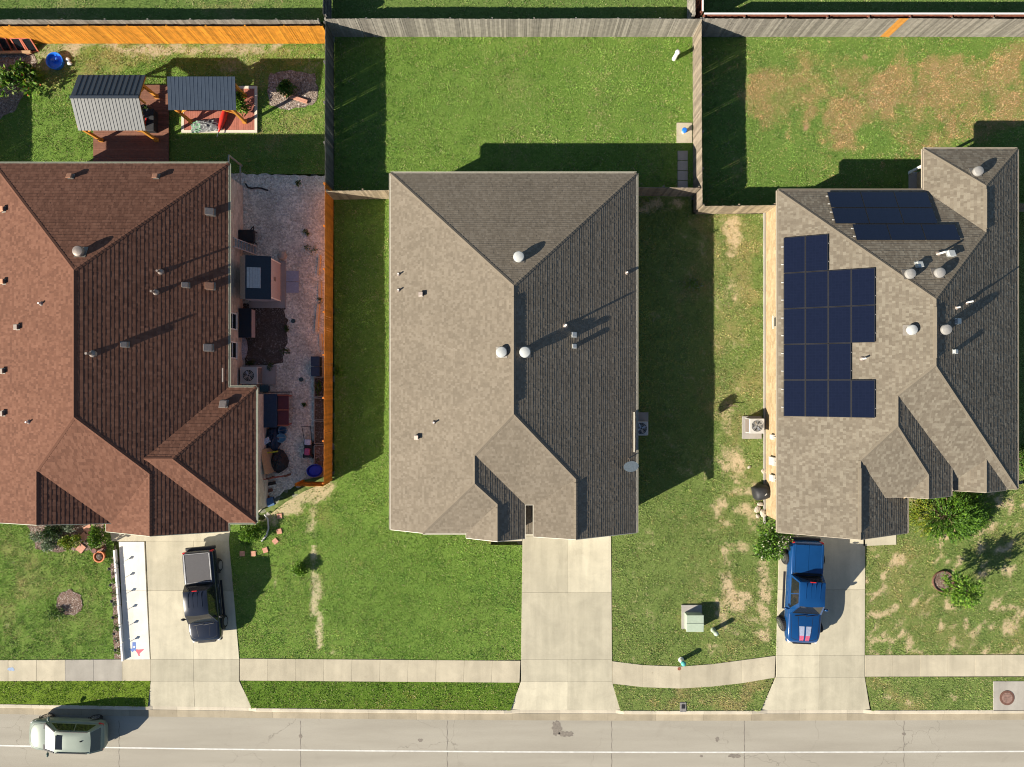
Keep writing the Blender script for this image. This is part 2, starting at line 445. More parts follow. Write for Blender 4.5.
def _solar():
    t = NT('solar_cells')
    b = t.n('ShaderNodeTexBrick', offset=0.0)
    b.inputs['Scale'].default_value = 1.0; b.inputs['Mortar Size'].default_value = 0.004
    b.inputs['Brick Width'].default_value = 0.16; b.inputs['Row Height'].default_value = 0.16
    b.inputs['Color1'].default_value = (0.0056, 0.0082, 0.021, 1); b.inputs['Color2'].default_value = (0.0064, 0.0092, 0.0235, 1)
    b.inputs['Mortar'].default_value = (0.0085, 0.012, 0.028, 1)
    t.link(t.uv(), b.inputs['Vector'])
    return t.out(b.outputs['Color'], 0.14, 0, 0.5)
M['solar'] = _solar()
# ------------------------------------------------------------------ houses
def clip(poly, t0, t1, ft):
    """keep the part of a polygon (xy points) with t0 <= ft <= t1"""
    for sgn, lim in ((1, t0), (-1, t1)):
        out = []
        n = len(poly)
        for i in range(n):
            a, b = poly[i], poly[(i + 1) % n]
            da, db = sgn * (ft(a) - lim), sgn * (ft(b) - lim)
            if da >= 0: out.append(a)
            if (da > 0 and db < 0) or (da < 0 and db > 0):
                k = da / (da - db)
                out.append((a[0] + k * (b[0] - a[0]), a[1] + k * (b[1] - a[1])))
        poly = out
        if len(poly) < 3: return []
    return poly
def area(poly):
    return 0.5 * sum(poly[i][0] * poly[(i+1) % len(poly)][1] - poly[(i+1) % len(poly)][0] * poly[i][1] for i in range(len(poly)))
def inside(poly, x, y):
    c = False
    n = len(poly)
    for i in range(n):
        (x0, y0), (x1, y1) = poly[i], poly[(i + 1) % n]
        if (y0 > y) != (y1 > y) and x < (x1 - x0) * (y - y0) / (y1 - y0) + x0: c = not c
    return c

class House:
    def __init__(s, name, label, cat, base, shingle, expo, brick, trim, lift=0.008):
        s.root = thing(name, label, cat, base)
        s.faces = []; s.sh = shingle; s.expo = expo; s.brick = brick; s.trim = trim; s.lift = lift; s.tabw = .68; s.nogutter = []
    def face(s, plane, pts):
        if area(pts) < 0: pts = pts[::-1]
        s.faces.append((plane, [(round(p[0], 3), round(p[1], 3)) for p in pts]))
    def z(s, x, y):
        best = None
        for (a, b, c), pts in s.faces:
            if inside(pts, x, y):
                h = a * x + b * y + c
                best = h if best is None else max(best, h)
        return best
    def build_roof(s, caps=True, ridge_vents=(), gutters=True):
        mb = MB()
        for (a, b, c), pts in s.faces:
            m = math.hypot(a, b); up = (a / m, b / m); e = (-up[1], up[0])
            k = math.sqrt(1 + m * m); w = s.expo / k
            ft = lambda q: q[0] * up[0] + q[1] * up[1]
            fs = lambda q: q[0] * e[0] + q[1] * e[1]
            tmin = min(ft(q) for q in pts)
            sA, sB = min(fs(q) for q in pts) - 1, max(fs(q) for q in pts) + 1
            rowtabs = {}
            def tabs(r, lo, hi):
                if r not in rowtabs:
                    L_ = []; x = sA + random.random() * .3
                    rowm = random.uniform(.9, 1.12) * (1.12 if r % 2 else .92)
                    while x < sB:
                        wd = random.choice((.12, .17, .17, .24, .3)) * s.tabw
                        L_.append((x, x + wd, rowm * random.choice((.75, .9, 1.05, 1.25, 1.45)), random.random())); x += wd
                    rowtabs[r] = L_
                return [q for q in rowtabs[r] if q[1] > lo + 1e-6 and q[0] < hi - 1e-6] or [(lo - 1, hi + 1, 1, .5)]
            tris = tessellate_polygon([[Vector((q[0], q[1], 0)) for q in pts]])
            for tr in tris:
                T = [pts[i] for i in tr]
                if abs(area(T)) < 1e-4: continue
                if area(T) < 0: T = T[::-1]
                lo, hi = min(ft(q) for q in T), max(ft(q) for q in T)
                r0 = int(math.floor((lo - tmin) / w)); r1 = int(math.ceil((hi - tmin) / w))
                for r in range(r0, r1):
                    t0 = tmin + r * w
                    band = clip(T, t0, t0 + w, ft)
                    if not band or abs(area(band)) < 1e-6: continue
                    s_lo, s_hi = min(fs(q) for q in band), max(fs(q) for q in band)
                    for (ta, tb, tl, tc) in tabs(r, s_lo, s_hi):
                        pl = band if ta <= s_lo and tb >= s_hi else clip(band, ta, tb, fs)
                        if not pl or abs(area(pl)) < 1e-6: continue
                        lf = s.lift * tl
                        zz = lambda q: a * q[0] + b * q[1] + c + lf * (1 - (ft(q) - t0) / w)
                        mb.add([(q[0], q[1], zz(q)) for q in pl], [tuple(range(len(pl)))],
                               uvs=[[(fs(q), (ft(q) - tmin) * k + 0.001) for q in pl]], rnd=tc)
                        for i in range(len(pl)):
                            q, p2 = pl[i], pl[(i + 1) % len(pl)]
                            if abs(ft(q) - t0) > 1e-5 or abs(ft(p2) - t0) > 1e-5: continue
                            z0, z1 = zz(q), zz(p2)
                            uvq = [(fs(q), (r + 0.2) * s.expo), (fs(p2), (r + 0.2) * s.expo)]
                            mb.add([(q[0], q[1], z0 - lf - 0.004), (p2[0], p2[1], z1 - lf - 0.004), (p2[0], p2[1], z1), (q[0], q[1], z0)],
                                   [(0, 1, 2, 3)], uvs=[[uvq[0], uvq[1], uvq[1], uvq[0]]], rnd=tc * .6)
        roof = mb.build('roof', M[s.sh], s.root)
        s.roof = roof
        # underside
        ub = MB()
        for (a, b, c), pts in s.faces:
            ub.add([(q[0], q[1], a * q[0] + b * q[1] + c - 0.17) for q in pts][::-1], [tuple(range(len(pts)))])
        ub.build('soffit', M['soffit'], s.root)
        # edges
        ed = {}
        for i, (pl, pts) in enumerate(s.faces):
            for k in range(len(pts)):
                key = tuple(sorted((pts[k], pts[(k + 1) % len(pts)])))
                ed.setdefault(key, []).append((i, pts[k], pts[(k + 1) % len(pts)]))
        fb = MB()
        for key, us in ed.items():
            if len(us) == 1:
                i, p, q = us[0]
                a, b, c = s.faces[i][0]
                L = math.hypot(q[0] - p[0], q[1] - p[1])
                if L < 0.12: continue
                ox, oy = (q[1] - p[1]) / L, -(q[0] - p[0]) / L
                z0, z1 = a * p[0] + b * p[1] + c, a * q[0] + b * q[1] + c
                th = 0.03
                e0 = (p[0] + ox * 0.002, p[1] + oy * 0.002); e1 = (q[0] + ox * 0.002, q[1] + oy * 0.002)
                o0 = (p[0] + ox * th, p[1] + oy * th); o1 = (q[0] + ox * th, q[1] + oy * th)
                vs = [(*e0, z0 - .19), (*e1, z1 - .19), (*o1, z1 - .19), (*o0, z0 - .19), (*e0, z0 + .004), (*e1, z1 + .004), (*o1, z1 + .004), (*o0, z0 + .004)]
                fb.add(vs, [(0, 1, 2, 3), (7, 6, 5, 4), (3, 2, 6, 7), (0, 3, 7, 4), (1, 5, 6, 2)])
                if gutters and abs(z0 - z1) < 0.02 and L > 1.2 and not any(abs((p[0] + q[0]) / 2 - gx) < .45 and (p[1] + q[1]) / 2 < 0 for gx in s.nogutter):
                    g = MB(); d = 0.065; zt = z0 - 0.02
                    A = [(p[0] + ox * (th + .003), p[1] + oy * (th + .003)), (q[0] + ox * (th + .003), q[1] + oy * (th + .003))]
                    B = [(p[0] + ox * (th + d), p[1] + oy * (th + d)), (q[0] + ox * (th + d), q[1] + oy * (th + d))]
                    zb = zt - 0.11
                    g.quad((*A[0], zb), (*A[1], zb), (*B[1], zb), (*B[0], zb))
                    g.quad((*B[0], zb), (*B[1], zb), (*B[1], zt), (*B[0], zt))
                    C = [(x - ox * .022, y - oy * .022) for x, y in B]
                    g.quad((*B[0], zt), (*B[1], zt), (*C[1], zt), (*C[0], zt))
                    g.quad((*C[0], zt), (*C[1], zt), (*C[1], zb + .02), (*C[0], zb + .02))
                    g.quad((*A[0], zb), (*B[0], zb), (*B[0], zt), (*A[0], zt)); g.quad((*A[1], zb), (*B[1], zb), (*B[1], zt), (*A[1], zt))
                    g.build('gutter', M[s.trim], s.root)
            elif caps and len(us) == 2:
                i, p, q = us[0]; j = us[1][0]
                (a0, b0, c0), (a1, b1, c1) = s.faces[i][0], s.faces[j][0]
                L = math.hypot(q[0] - p[0], q[1] - p[1])
                if L < 0.3: continue
                nx, ny = -(q[1] - p[1]) / L, (q[0] - p[0]) / L          # towards face i (ccw polygon: inside is left)
                mx, my = (p[0] + q[0]) / 2, (p[1] + q[1]) / 2
                zi = a0 * (mx - nx) + b0 * (my - ny) + c0; zj = a1 * (mx - nx) + b1 * (my - ny) + c1
                if zi < zj + 0.05: continue                              # a valley
                cb = MB(); w = 0.11; n = max(1, int(L / 0.2))
                horiz = abs((a0 * p[0] + b0 * p[1]) - (a0 * q[0] + b0 * q[1])) < 0.05
                rv = horiz and any(abs(mx - rx) < 0.6 and abs(my - ry) < 2.5 for rx, ry in ridge_vents)
                zp, zq = a0 * p[0] + b0 * p[1] + c0, a0 * q[0] + b0 * q[1] + c0
                seq = range(n)
                flip = zq < zp
                base = 0.07 if rv else 0.014
                for k in seq:
                    f0, f1 = (k / n, (k + 1) / n)
                    if rv and (f0 < 0.06 or f1 > 0.94): off = 0.02
                    else: off = base
                    def pt(f, side, extra):
                        x, y = p[0] + f * (q[0] - p[0]), p[1] + f * (q[1] - p[1])
                        if side == 0: return (x, y, zp + f * (zq - zp) + off + 0.012 + extra)
                        X, Y = x + side * nx * w, y + side * ny * w
                        a, b, c = (a0, b0, c0) if side > 0 else (a1, b1, c1)
                        return (X, Y, a * X + b * Y + c + off + extra)
                    e0, e1 = (0.008, 0.0) if not flip else (0.0, 0.008)
                    rr = random.random() * 3
                    V = [pt(f0, 1, e0), pt(f1, 1, e1), pt(f1, 0, e1), pt(f0, 0, e0), pt(f0, -1, e0), pt(f1, -1, e1)]
                    D = [(x, y, z - off - 0.02) for x, y, z in V]
                    uv = [[(rr, .01), (rr + .1, .01), (rr + .1, .12), (rr, .12)]]
                    cb.add([V[0], V[1], V[2], V[3]], [(3, 2, 1, 0)], uvs=uv)
                    cb.add([V[3], V[2], V[5], V[4]], [(3, 2, 1, 0)], uvs=uv)
                    cb.add([V[0], V[1], D[1], D[0]], [(0, 1, 2, 3)], uvs=uv)
                    cb.add([V[4], V[5], D[5], D[4]], [(3, 2, 1, 0)], uvs=uv)
                    for ii in ((0, 3, 4), (1, 2, 5)):
                        cb.add([V[ii[0]], V[ii[1]], V[ii[2]], D[ii[2]], D[ii[0]]], [(0, 1, 2, 3, 4)], uvs=[[(rr, .01)] * 5])
                cb.build('ridge_cap', M[s.sh], roof)
        fb.build('fascia', M[s.trim], s.root)
        return roof
    def walls(s, poly, openings=()):
        """brick walls along a closed footprint, up to the soffit"""
        mb = MB()
        n = len(poly); u = 0
        if area(poly) < 0: poly = poly[::-1]
        for i in range(n):
            a, b = poly[i], poly[(i + 1) % n]
            L = math.hypot(b[0] - a[0], b[1] - a[1]); k = max(1, int(L / 0.35))
            top = []
            for j in range(k + 1):
                x, y = a[0] + (b[0] - a[0]) * j / k, a[1] + (b[1] - a[1]) * j / k
                h = s.z(x, y)
                top.append((x, y, (h if h is not None else 3.0) - 0.18))
            for j in range(k):
                p, q = top[j], top[j + 1]
                u0, u1 = u + L * j / k, u + L * (j + 1) / k
                mb.add([(p[0], p[1], -0.05), (q[0], q[1], -0.05), q, p], [(0, 1, 2, 3)], uvs=[[(u0, 0), (u1, 0), (u1, q[2]), (u0, p[2])]])
            u += L
        return mb.build('wall', M[s.brick], s.root)
    def window(s, c, w, h, nrm, name='window', mat='white'):
        """c: centre of the opening on the wall face, nrm: outward (x, y)"""
        nx, ny = nrm; ex, ey = -ny, nx
        f = MB(); t = 0.07
        def slab(mb, du, dz, su, sz, o, th):
            cx, cy = c[0] + ex * du + nx * (o + th / 2), c[1] + ey * du + ny * (o + th / 2)
            mb.box((cx, cy, c[2] + dz), (su, th, sz), math.atan2(ey, ex))
        for sg in (-1, 1):
            slab(f, sg * (w / 2), 0, t, h + t, 0.004, 0.05)
            slab(f, 0, sg * (h / 2), w - t, t, 0.004, 0.048)
        slab(f, 0, 0, w - t, 0.04, 0.004, 0.042)
        fo = f.build(name, M[mat], s.root)
        g = MB(); slab(g, 0, 0, w - t, h - t, 0.006, 0.012)
        g.build('pane', M['glass'], fo)
        l = MB(); slab(l, 0, -h / 2 - 0.075, w + 0.2, 0.07, 0.004, 0.09)
        l.build('sill', M['trim_cream'], fo)
    def garage(s, c, w, h, nrm):
        nx, ny = nrm; ex, ey = -ny, nx
        g = MB()
        for k in range(4):
            g.box((c[0] + nx * .03, c[1] + ny * .03, (k + .5) * h / 4), (w, 0.05, h / 4 - .012), math.atan2(ey, ex))
            for m in range(8):
                du = (m + .5) * w / 8 - w / 2
                g.box((c[0] + ex * du + nx * .062, c[1] + ey * du + ny * .062, (k + .5) * h / 4), (w / 8 - .12, 0.012, h / 4 - .14), math.atan2(ey, ex))
        return g.build('garage_door', M['white'], s.root)
    def door(s, c, w, h, nrm):
        nx, ny = nrm; ex, ey = -ny, nx
        d = MB(); d.box((c[0] + nx * .035, c[1] + ny * .035, h / 2), (w, 0.06, h), math.atan2(ey, ex))
        o = d.build('front_door', M['deck_red'], s.root)
        k = MB(); k.sphere((c[0] + ex * w * .4 + nx * .1, c[1] + ey * w * .4 + ny * .1, 1.0), .035, .035, .035, 8); k.build('handle', M['chrome'], o)
    # --- roof fittings at surveyed points (u, v)
    def at(s, u, v, guess=4.5):
        z = guess
        for _ in range(12):
            x, y = P(u, v, z); h = s.z(x, y)
            z = h if h is not None else z
        return Vector((x, y, z))
    def nrm(s, p):
        for (a, b, c), pts in s.faces:
            if inside(pts, p.x, p.y) and abs(a * p.x + b * p.y + c - p.z) < 0.02:
                return a, b
        return (0, 0)
    def dome_vent(s, u, v, r=0.3, mat='vent_white', h=0.42):
        z = s.at(u, v); x, y = P(u, v, z.z + h * 0.8); hh = s.z(x, y); p = Vector((x, y, hh if hh else z.z))
        a, b = s.nrm(p)
        mb = MB()
        e = r * 1.02
        q = [(p.x + dx, p.y + dy) for dx, dy in ((-e, -e), (e, -e), (e, e), (-e, e))]
        fz = lambda X, Y: p.z + a * (X - p.x) + b * (Y - p.y)
        mb.prism(q, lambda X, Y: fz(X, Y) + .002, lambda X, Y: fz(X, Y) + .026)
        mb.lathe([(r * .72, -r * .5), (r * .72, h * .5)], p, 18)
        o = mb.build('roof_vent', M['vent_base'], s.roof)
        d = MB()
        d.lathe([(r * .74, h * .5), (r, h * .46), (r * 1.0, h * .58), (r * .98, h * .72), (r * .88, h * .86), (r * .52, h * .95), (0.02, h * .98)], p, 22)
        autosmooth(d.build('vent_hood', M[mat], o))
    def box_vent(s, u, v, w=0.3, mat='vent_grey', h=0.26):
        z = s.at(u, v); x, y = P(u, v, z.z + h); hh = s.z(x, y); p = Vector((x, y, hh if hh else z.z))
        a, b = s.nrm(p); fz = lambda X, Y: p.z + a * (X - p.x) + b * (Y - p.y)
        mb = MB(); e = w * .6
        mb.prism([(p.x - e, p.y - e), (p.x + e, p.y - e), (p.x + e, p.y + e), (p.x - e, p.y + e)], lambda X, Y: fz(X, Y) + .002, lambda X, Y: fz(X, Y) + .024)
        e = w * .42
        mb.prism([(p.x - e, p.y - e), (p.x + e, p.y - e), (p.x + e, p.y + e), (p.x - e, p.y + e)], fz, lambda X, Y: fz(X, Y) + h * .7)
        o = mb.build('box_vent', M['vent_base'] if mat != 'vent_white' else M[mat], s.roof)
        c = MB(); e = w * .55
        c.prism([(p.x - e, p.y - e), (p.x + e, p.y - e), (p.x + e, p.y + e), (p.x - e, p.y + e)], lambda X, Y: fz(X, Y) + h * .7 + .002, lambda X, Y: fz(X, Y) + h, bottom=True)
        bevel(c.build('vent_hood', M[mat], o), 0.03, 2)
    def pipe(s, u, v, h=0.35, r=0.05, mat='pipe_white'):
        z = s.at(u, v); x, y = P(u, v, z.z + h * .5); hh = s.z(x, y); p = Vector((x, y, hh if hh else z.z))
        mb = MB()
        mb.tube((p.x, p.y, p.z - .1), (p.x, p.y, p.z + h), r, 10)
        o = mb.build('vent_pipe', M[mat], s.roof)
        f = MB(); f.lathe([(r * 3.2, -.1), (r * 2.6, .03), (r * 1.1, .12)], p, 12)
        f.build('flashing', M['vent_grey'], o)

ZE, PT = 3.2, 0.47
def G_(u, v): return P(u, v, 0)
def ze_xy(u, v): return P(u, v, ZE)

# ================================================================= middle house
h = House('house', 'house with a plain taupe shingle roof, alone between two side fences, its driveway empty', 'house', (0, 2, 0),
          'shingle_mid', 0.143, 'brick_mid', 'trim_cream')
xW, yN = ze_xy(390.6, 173.2); xE = ze_xy(636.6, 172.5)[0]
xr = (xW + xE) / 2; zr = ZE + PT * (xr - xW)
yRN = P(514, 285.5, zr)[1]; yRS = P(514.5, 414, zr)[1]
PW = (PT, 0, ZE - PT * xW); PE = (-PT, 0, ZE + PT * xE)
kN = (zr - ZE) / (yN - yRN); PN = (0, -kN, ZE + kN * yN)
xA = P(474.7, 0, 5.3)[0]; zA = ZE + PT * (xA - xW); xA = P(474.7, 0, zA)[0]; zA = ZE + PT * (xA - xW)
yA0 = P(474.7, 454.8, zA)[1]; k1 = (zr - zA) / (yRS - yA0); P1 = (0, k1, zr - k1 * yRS)
yA1 = P(474.7, 483.5, zA)[1]
zS = 4.0; xS, yS = P(423, 532.5, zS); zS = ZE + PT * (xS - xW); kA = (zA - zS) / (yA1 - yS); PSA = (0, kA, zA - kA * yA1)
PEA = (-PT, 0, zA + PT * xA)
xB = P(497.6, 0, 4.7)[0]; zB = zA - PT * (xB - xA); yB0 = (zB - PSA[2]) / kA
PWB = (PT, 0, zB - PT * xB); xWB = xB - (zB - zS) / PT
yFA = yS - 0.28
xV = P(524.9, 0, 4.0)[0]; zV = PEA[0] * xV + PEA[2]; yV = (zV - P1[2]) / k1
zG = 4.8
for _ in range(5):
    xG = P(576, 0, zG)[0]; zG = PE[0] * xG + PE[2]
yG0 = (zG - P1[2]) / k1; yFG = P(576, 539.4, zG)[1]
xG1 = P(533.5, 0, zV)[0]; kG = (zG - zV) / (xG - xG1); PWG = (kG, 0, zG - kG * xG)
rN, rS = (xr, yRN), (xr, yRS); A0, A1 = (xA, yA0), (xA, yA1); B0 = (xB, yB0); G0 = (xG, yG0)
h.face(PW, [(xW, yN), (xW, yS), (xS, yS), A1, A0, rS, rN])
h.face(PN, [(xW, yN), rN, (xE, yN)])
h.face(PE, [(xE, yN), rN, rS, G0, (xG, yFG), (xE, yFG)])
h.face(P1, [rS, A0, (xV, yV), (xG1, yV), G0])
h.face(PSA, [A1, (xS, yS), (xWB, yS), B0])
h.face(PWB, [B0, (xWB, yS), (xWB, yFA), (xB, yFA)])
h.face(PEA, [A0, A1, B0, (xB, yFA), (xV, yFA), (xV, yV)])
h.face(PWG, [G0, (xG1, yV), (xG1, yFG), (xG, yFG)])
h.face((-.12, 0, 3.62 + .12 * xV), [(xV - .15, yV + .1), (xV - .15, yFG), (xG1 + .15, yFG), (xG1 + .15, yV + .1)])  # low roof strip added to fill the gap, set to lie in shadow
h.nogutter = [(xV + xG1) / 2, xV - .15, xG1 + .15, xV, xG1]
h.build_roof(ridge_vents=[(xr, (yRN + yRS) / 2), (xG, (yG0 + yFG) / 2), (xB, (yB0 + yFA) / 2)])
i = .42
h.walls([(xW + i, yN - i), (xW + i, yS + i), (xWB + .3, yS + i), (xWB + .3, yFA + i), (xV - .3, yFA + i), (xV - .3, yV + .2), (xG1 + .3, yV + .2),
         (xG1 + .3, yFG + i), (xE - i, yFG + i), (xE - i, yN - i)])
h.garage(((xG1 + xE) / 2, yFG + i), 4.9, 2.25, (0, -1))
h.door(((xV + xG1) / 2, yV + .2), .5, 2.1, (0, -1))
h.window((xW + 3.2, yS + i, 1.6), 1.5, 1.5, (0, -1)); h.window((-1.0, yFA + i, 1.6), 1.3, 1.6, (0, -1))
for yy in (8, 2.5, -4): h.window((xW + i, yy, 1.6), 0.9, 1.4, (-1, 0))
for yy in (9, 3): h.window((xE - i, yy, 1.6), 0.9, 1.4, (1, 0))
for xx in (-4.5, 0, 4.2): h.window((xx, yN - i, 1.6), 1.4, 1.4, (0, 1))
for u, v in ((518.8, 256.5), (501.5, 352), (525, 352)): h.dome_vent(u, v, .3)
for u, v in ((398.5, 274), (398.5, 290), (434, 422.5)): h.pipe(u, v, .3, .045)
h.pipe(565.5, 325.5, .5, .06); h.pipe(627, 272.5, .25, .045)
h.box_vent(420.5, 294, .24); h.box_vent(416, 437.5, .24); h.box_vent(574.5, 334.5, .26, 'vent_white'); h.box_vent(574.8, 346, .22, 'vent_white')
mb = MB()                                                    # flashing strip near the east eave
a, b = P(634, 412, 3.3), P(634, 452, 3.3); zz = h.z(a[0], a[1]) + .03
mb.box(((a[0] + b[0]) / 2, (a[1] + b[1]) / 2, zz + .03), (.06, abs(a[1] - b[1]), .04)); mb.build('flashing_strip', M['trim_cream'], h.roof)
p = h.at(629, 462)                                             # satellite dish on its mast near the east eave
mb = MB(); mb.tube((p.x, p.y + .25, p.z - .05), (p.x, p.y + .05, p.z + .45), .03, 8); mb.bar((p.x, p.y + .05, p.z + .45), (p.x, p.y - .3, p.z + .5), .03, .03)
dish = mb.build('satellite_dish', M['vent_grey'], h.roof)
mb = MB()
T = Matrix.Translation((p.x + .02, p.y - .12, p.z + .5)) @ Matrix.Rotation(R(38), 4, 'X')
mb.lathe([(.02, 0), (.2, .02), (.33, .06), (.42, .11), (.43, .115)], (0, 0, 0), 20, T)
mb.build('reflector', m_plain('dish_shaded', (.07, .09, .11), .5), dish)  # shade on the dish put into its dark bluish colour
MID = h

# ================================================================= right-hand house
h = House('house', 'house with a weathered brown-grey shingle roof that carries two banks of solar panels', 'house', (22.5, 2, 0),
          'shingle_right', 0.16, 'brick_right', 'trim_tan', 0.011)
xW, yN = ze_xy(778.3, 190.3); xE = ze_xy(1017.5, 0)[0]
zr = 6.4
for _ in range(6):
    xr = P(936, 0, zr)[0]; zr = ZE + PT * (xr - xW)
kE = (zr - ZE) / (xE - xr)
PW = (PT, 0, ZE - PT * xW); PE = (-kE, 0, ZE + kE * xE)
yRN = P(935.3, 299, zr)[1]; kN = (zr - ZE) / (yN - yRN); PN = (0, -kN, ZE + kN * yN)
yRS = P(936.7, 365.8, zr)[1]
ySE = ze_xy(1018, 489)[1]
k1 = (zr - ZE) / (yRS - ySE); P1 = (0, k1, ZE - k1 * ySE)
# north-east wing
xwW, ywN = ze_xy(924, 148.8)
zw = 4.6
for _ in range(6):
    xw = P(986, 0, zw)[0]; zw = PE[0] * xw + PE[2]
ywA = P(986.5, 185.6, zw)[1]; kwW = (zw - ZE) / (xw - xwW); PwW = (kwW, 0, ZE - kwW * xwW)
kwN = (zw - ZE) / (ywN - ywA); PwN = (0, -kwN, ZE + kwN * ywN)
ywS = (PN[2] - zw) / kN
# ridges of the front
zB = 5.6
for _ in range(6):
    xB = P(898, 0, zB)[0]; zB = PW[0] * xB + PW[2]
yB0 = (zB - P1[2]) / k1; yB1 = P(898, 426, zB)[1]
zA = 4.9
for _ in range(6):
    xA = P(860.6, 0, zA)[0]; zA = PW[0] * xA + PW[2]
yA0 = P(860.6, 460.6, zA)[1]; kB = (zB - zA) / (yB1 - yA0); PSB = (0, kB, zB - kB * yB1)
yF = P(860.6, 539.5, zA)[1]
PEA = (-PT, 0, zA + PT * xA); PEB = (-PT, 0, zB + PT * xB)
xEA = P(908, 0, 3.4)[0]; zEA = PEA[0] * xEA + PEA[2]
zD = 4.6
for _ in range(6):
    xD = P(928.7, 0, zD)[0]; zD = PEB[0] * xD + PEB[2]
yD0 = (zD - PSB[2]) / kB; yD1 = P(928.7, 498.5, zD)[1]
zSB = PSB[1] * yD1 + PSB[2]
xV = (PEA[2] - zSB) / PT; kD = PT; PWD = (kD, 0, zD - kD * xD); xV2 = (zSB - PWD[2]) / kD
xEB = P(951.6, 0, 3.9)[0]; zEB = PEB[0] * xEB + PEB[2]; yEB = (zEB - P1[2]) / k1
zC = 4.0
for _ in range(6):
    xC = P(986.4, 0, zC)[0]; yC0 = P(986.4, 459.5, zC)[1]; zC = P1[1] * yC0 + P1[2]
PEC = (-PT, 0, zC + PT * xC); PWC = (PT, 0, zC - PT * xC)
xEC = xC + (zC - 3.25) / PT; yEC = (3.25 - P1[2]) / k1
rN, rS = (xr, yRN), (xr, yRS)
wA, wS = (xw, ywA), (xw, ywS); B0, B1 = (xB, yB0), (xB, yB1); A0 = (xA, yA0); D0 = (xD, yD0); C0 = (xC, yC0)
h.face(PW, [(xW, yN), (xW, yF), (xA, yF), A0, B1, B0, rS, rN])
h.face(PN, [(xW, yN), rN, wS, (xwW, yN)])
h.face(PwW, [(xwW, ywN), (xwW, yN), wS, wA])
h.face(PwN, [(xwW, ywN), wA, (xE, ywN)])
h.face(PE, [(xE, ywN), wA, wS, rN, rS, (xE, ySE)])
yC1 = ySE + .02; xL = xEB - .12; yWC = max(yC1, (PWC[0] * xL + PWC[2] - P1[2]) / k1)
h.face(P1, [rS, B0, (xEB, yEB), (xL, yEB - .05), (xL, yWC), C0, (xEC, yEC), (xEC, ySE), (xE, ySE)])
h.face(PSB, [B1, A0, (xV, yD1), (xV2, yD1), D0])
h.face(PWD, [D0, (xV2, yD1), (xD, yD1)])
h.face(PEA, [A0, (xA, yF), (xEA, yF), (xEA, yD1 + .3), (xV, yD1)])
h.face(PEB, [B0, B1, D0, (xD, yD1), (xEB, yD1), (xEB, yEB)])
h.face(PWC, [C0, (xL, yWC), (xL, yC1 - .08), (xC, yC1 - .08)])
h.face(PEC, [C0, (xC, yC1 - .08), (xEC, yC1 - .08), (xEC, yEC)])
h.build_roof(ridge_vents=[(xr, (yRN + yRS) / 2), (xw, (ywA + ywS) / 2), (xA, (yA0 + yF) / 2)])
h.walls([(xW + i, yN - i), (xW + i, yF + i), (xEA - .3, yF + i), (xEA - .3, yD1 + .45), (xEB - .3, yD1 + .45), (xEB - .3, ySE + .5), (xE - i, ySE + .5),
         (xE - i, ywN - i), (xw - 1.2, ywN - i), (xw - 1.2, yN - i)])
h.garage(((xW + xEA) / 2 - .5, yF + i), 4.9, 2.25, (0, -1))
h.door((xEA + .9, yD1 + .45), .95, 2.1, (0, -1)); h.window((xEB + 1.8, ySE + .5, 1.6), 1.4, 1.5, (0, -1))
w1 = P(773.5, 322, 1.6)
h.window((xW + i, w1[1], 1.9), .6, .75, (-1, 0), mat='trim_tan')
h.window((19, yN - i, 1.6), 1.5, 1.5, (0, 1))
# patio under the wing corner: post and slab
px, py = P(909, 173)
mb = MB(); mb.box((px, py, 1.5), (.14, .14, 3.0)); mb.box((px + .05, py, .15), (.2, .2, .3)); mb.build('patio_post', M['white'], h.root)
mb = MB(); a = P(908.5, 172); b = P(924, 190); mb.prism([a, (b[0] + 1, a[1]), (b[0] + 1, b[1] - .5), (a[0], b[1] - .5)], -.02, .05); mb.build('patio_slab', M['slab'], h.root)
for u, v in ((978.5, 171), (911, 273.5), (940.5, 272.5), (914, 329.5), (946, 329.5)): h.dome_vent(u, v, .28, 'vent_white' if u in (914,) else 'vent_dull')
h.box_vent(920.7, 264, .3, 'vent_white'); h.box_vent(952.3, 253, .34, 'vent_white'); h.box_vent(958.8, 321, .28, 'vent_white')
h.pipe(941.3, 253, .55, .055); h.pipe(968.7, 302, .5, .05); h.pipe(957.5, 307.5, .3, .045); h.pipe(864.4, 358.5, .35, .05); h.box_vent(956, 351.5, .22, 'vent_white')
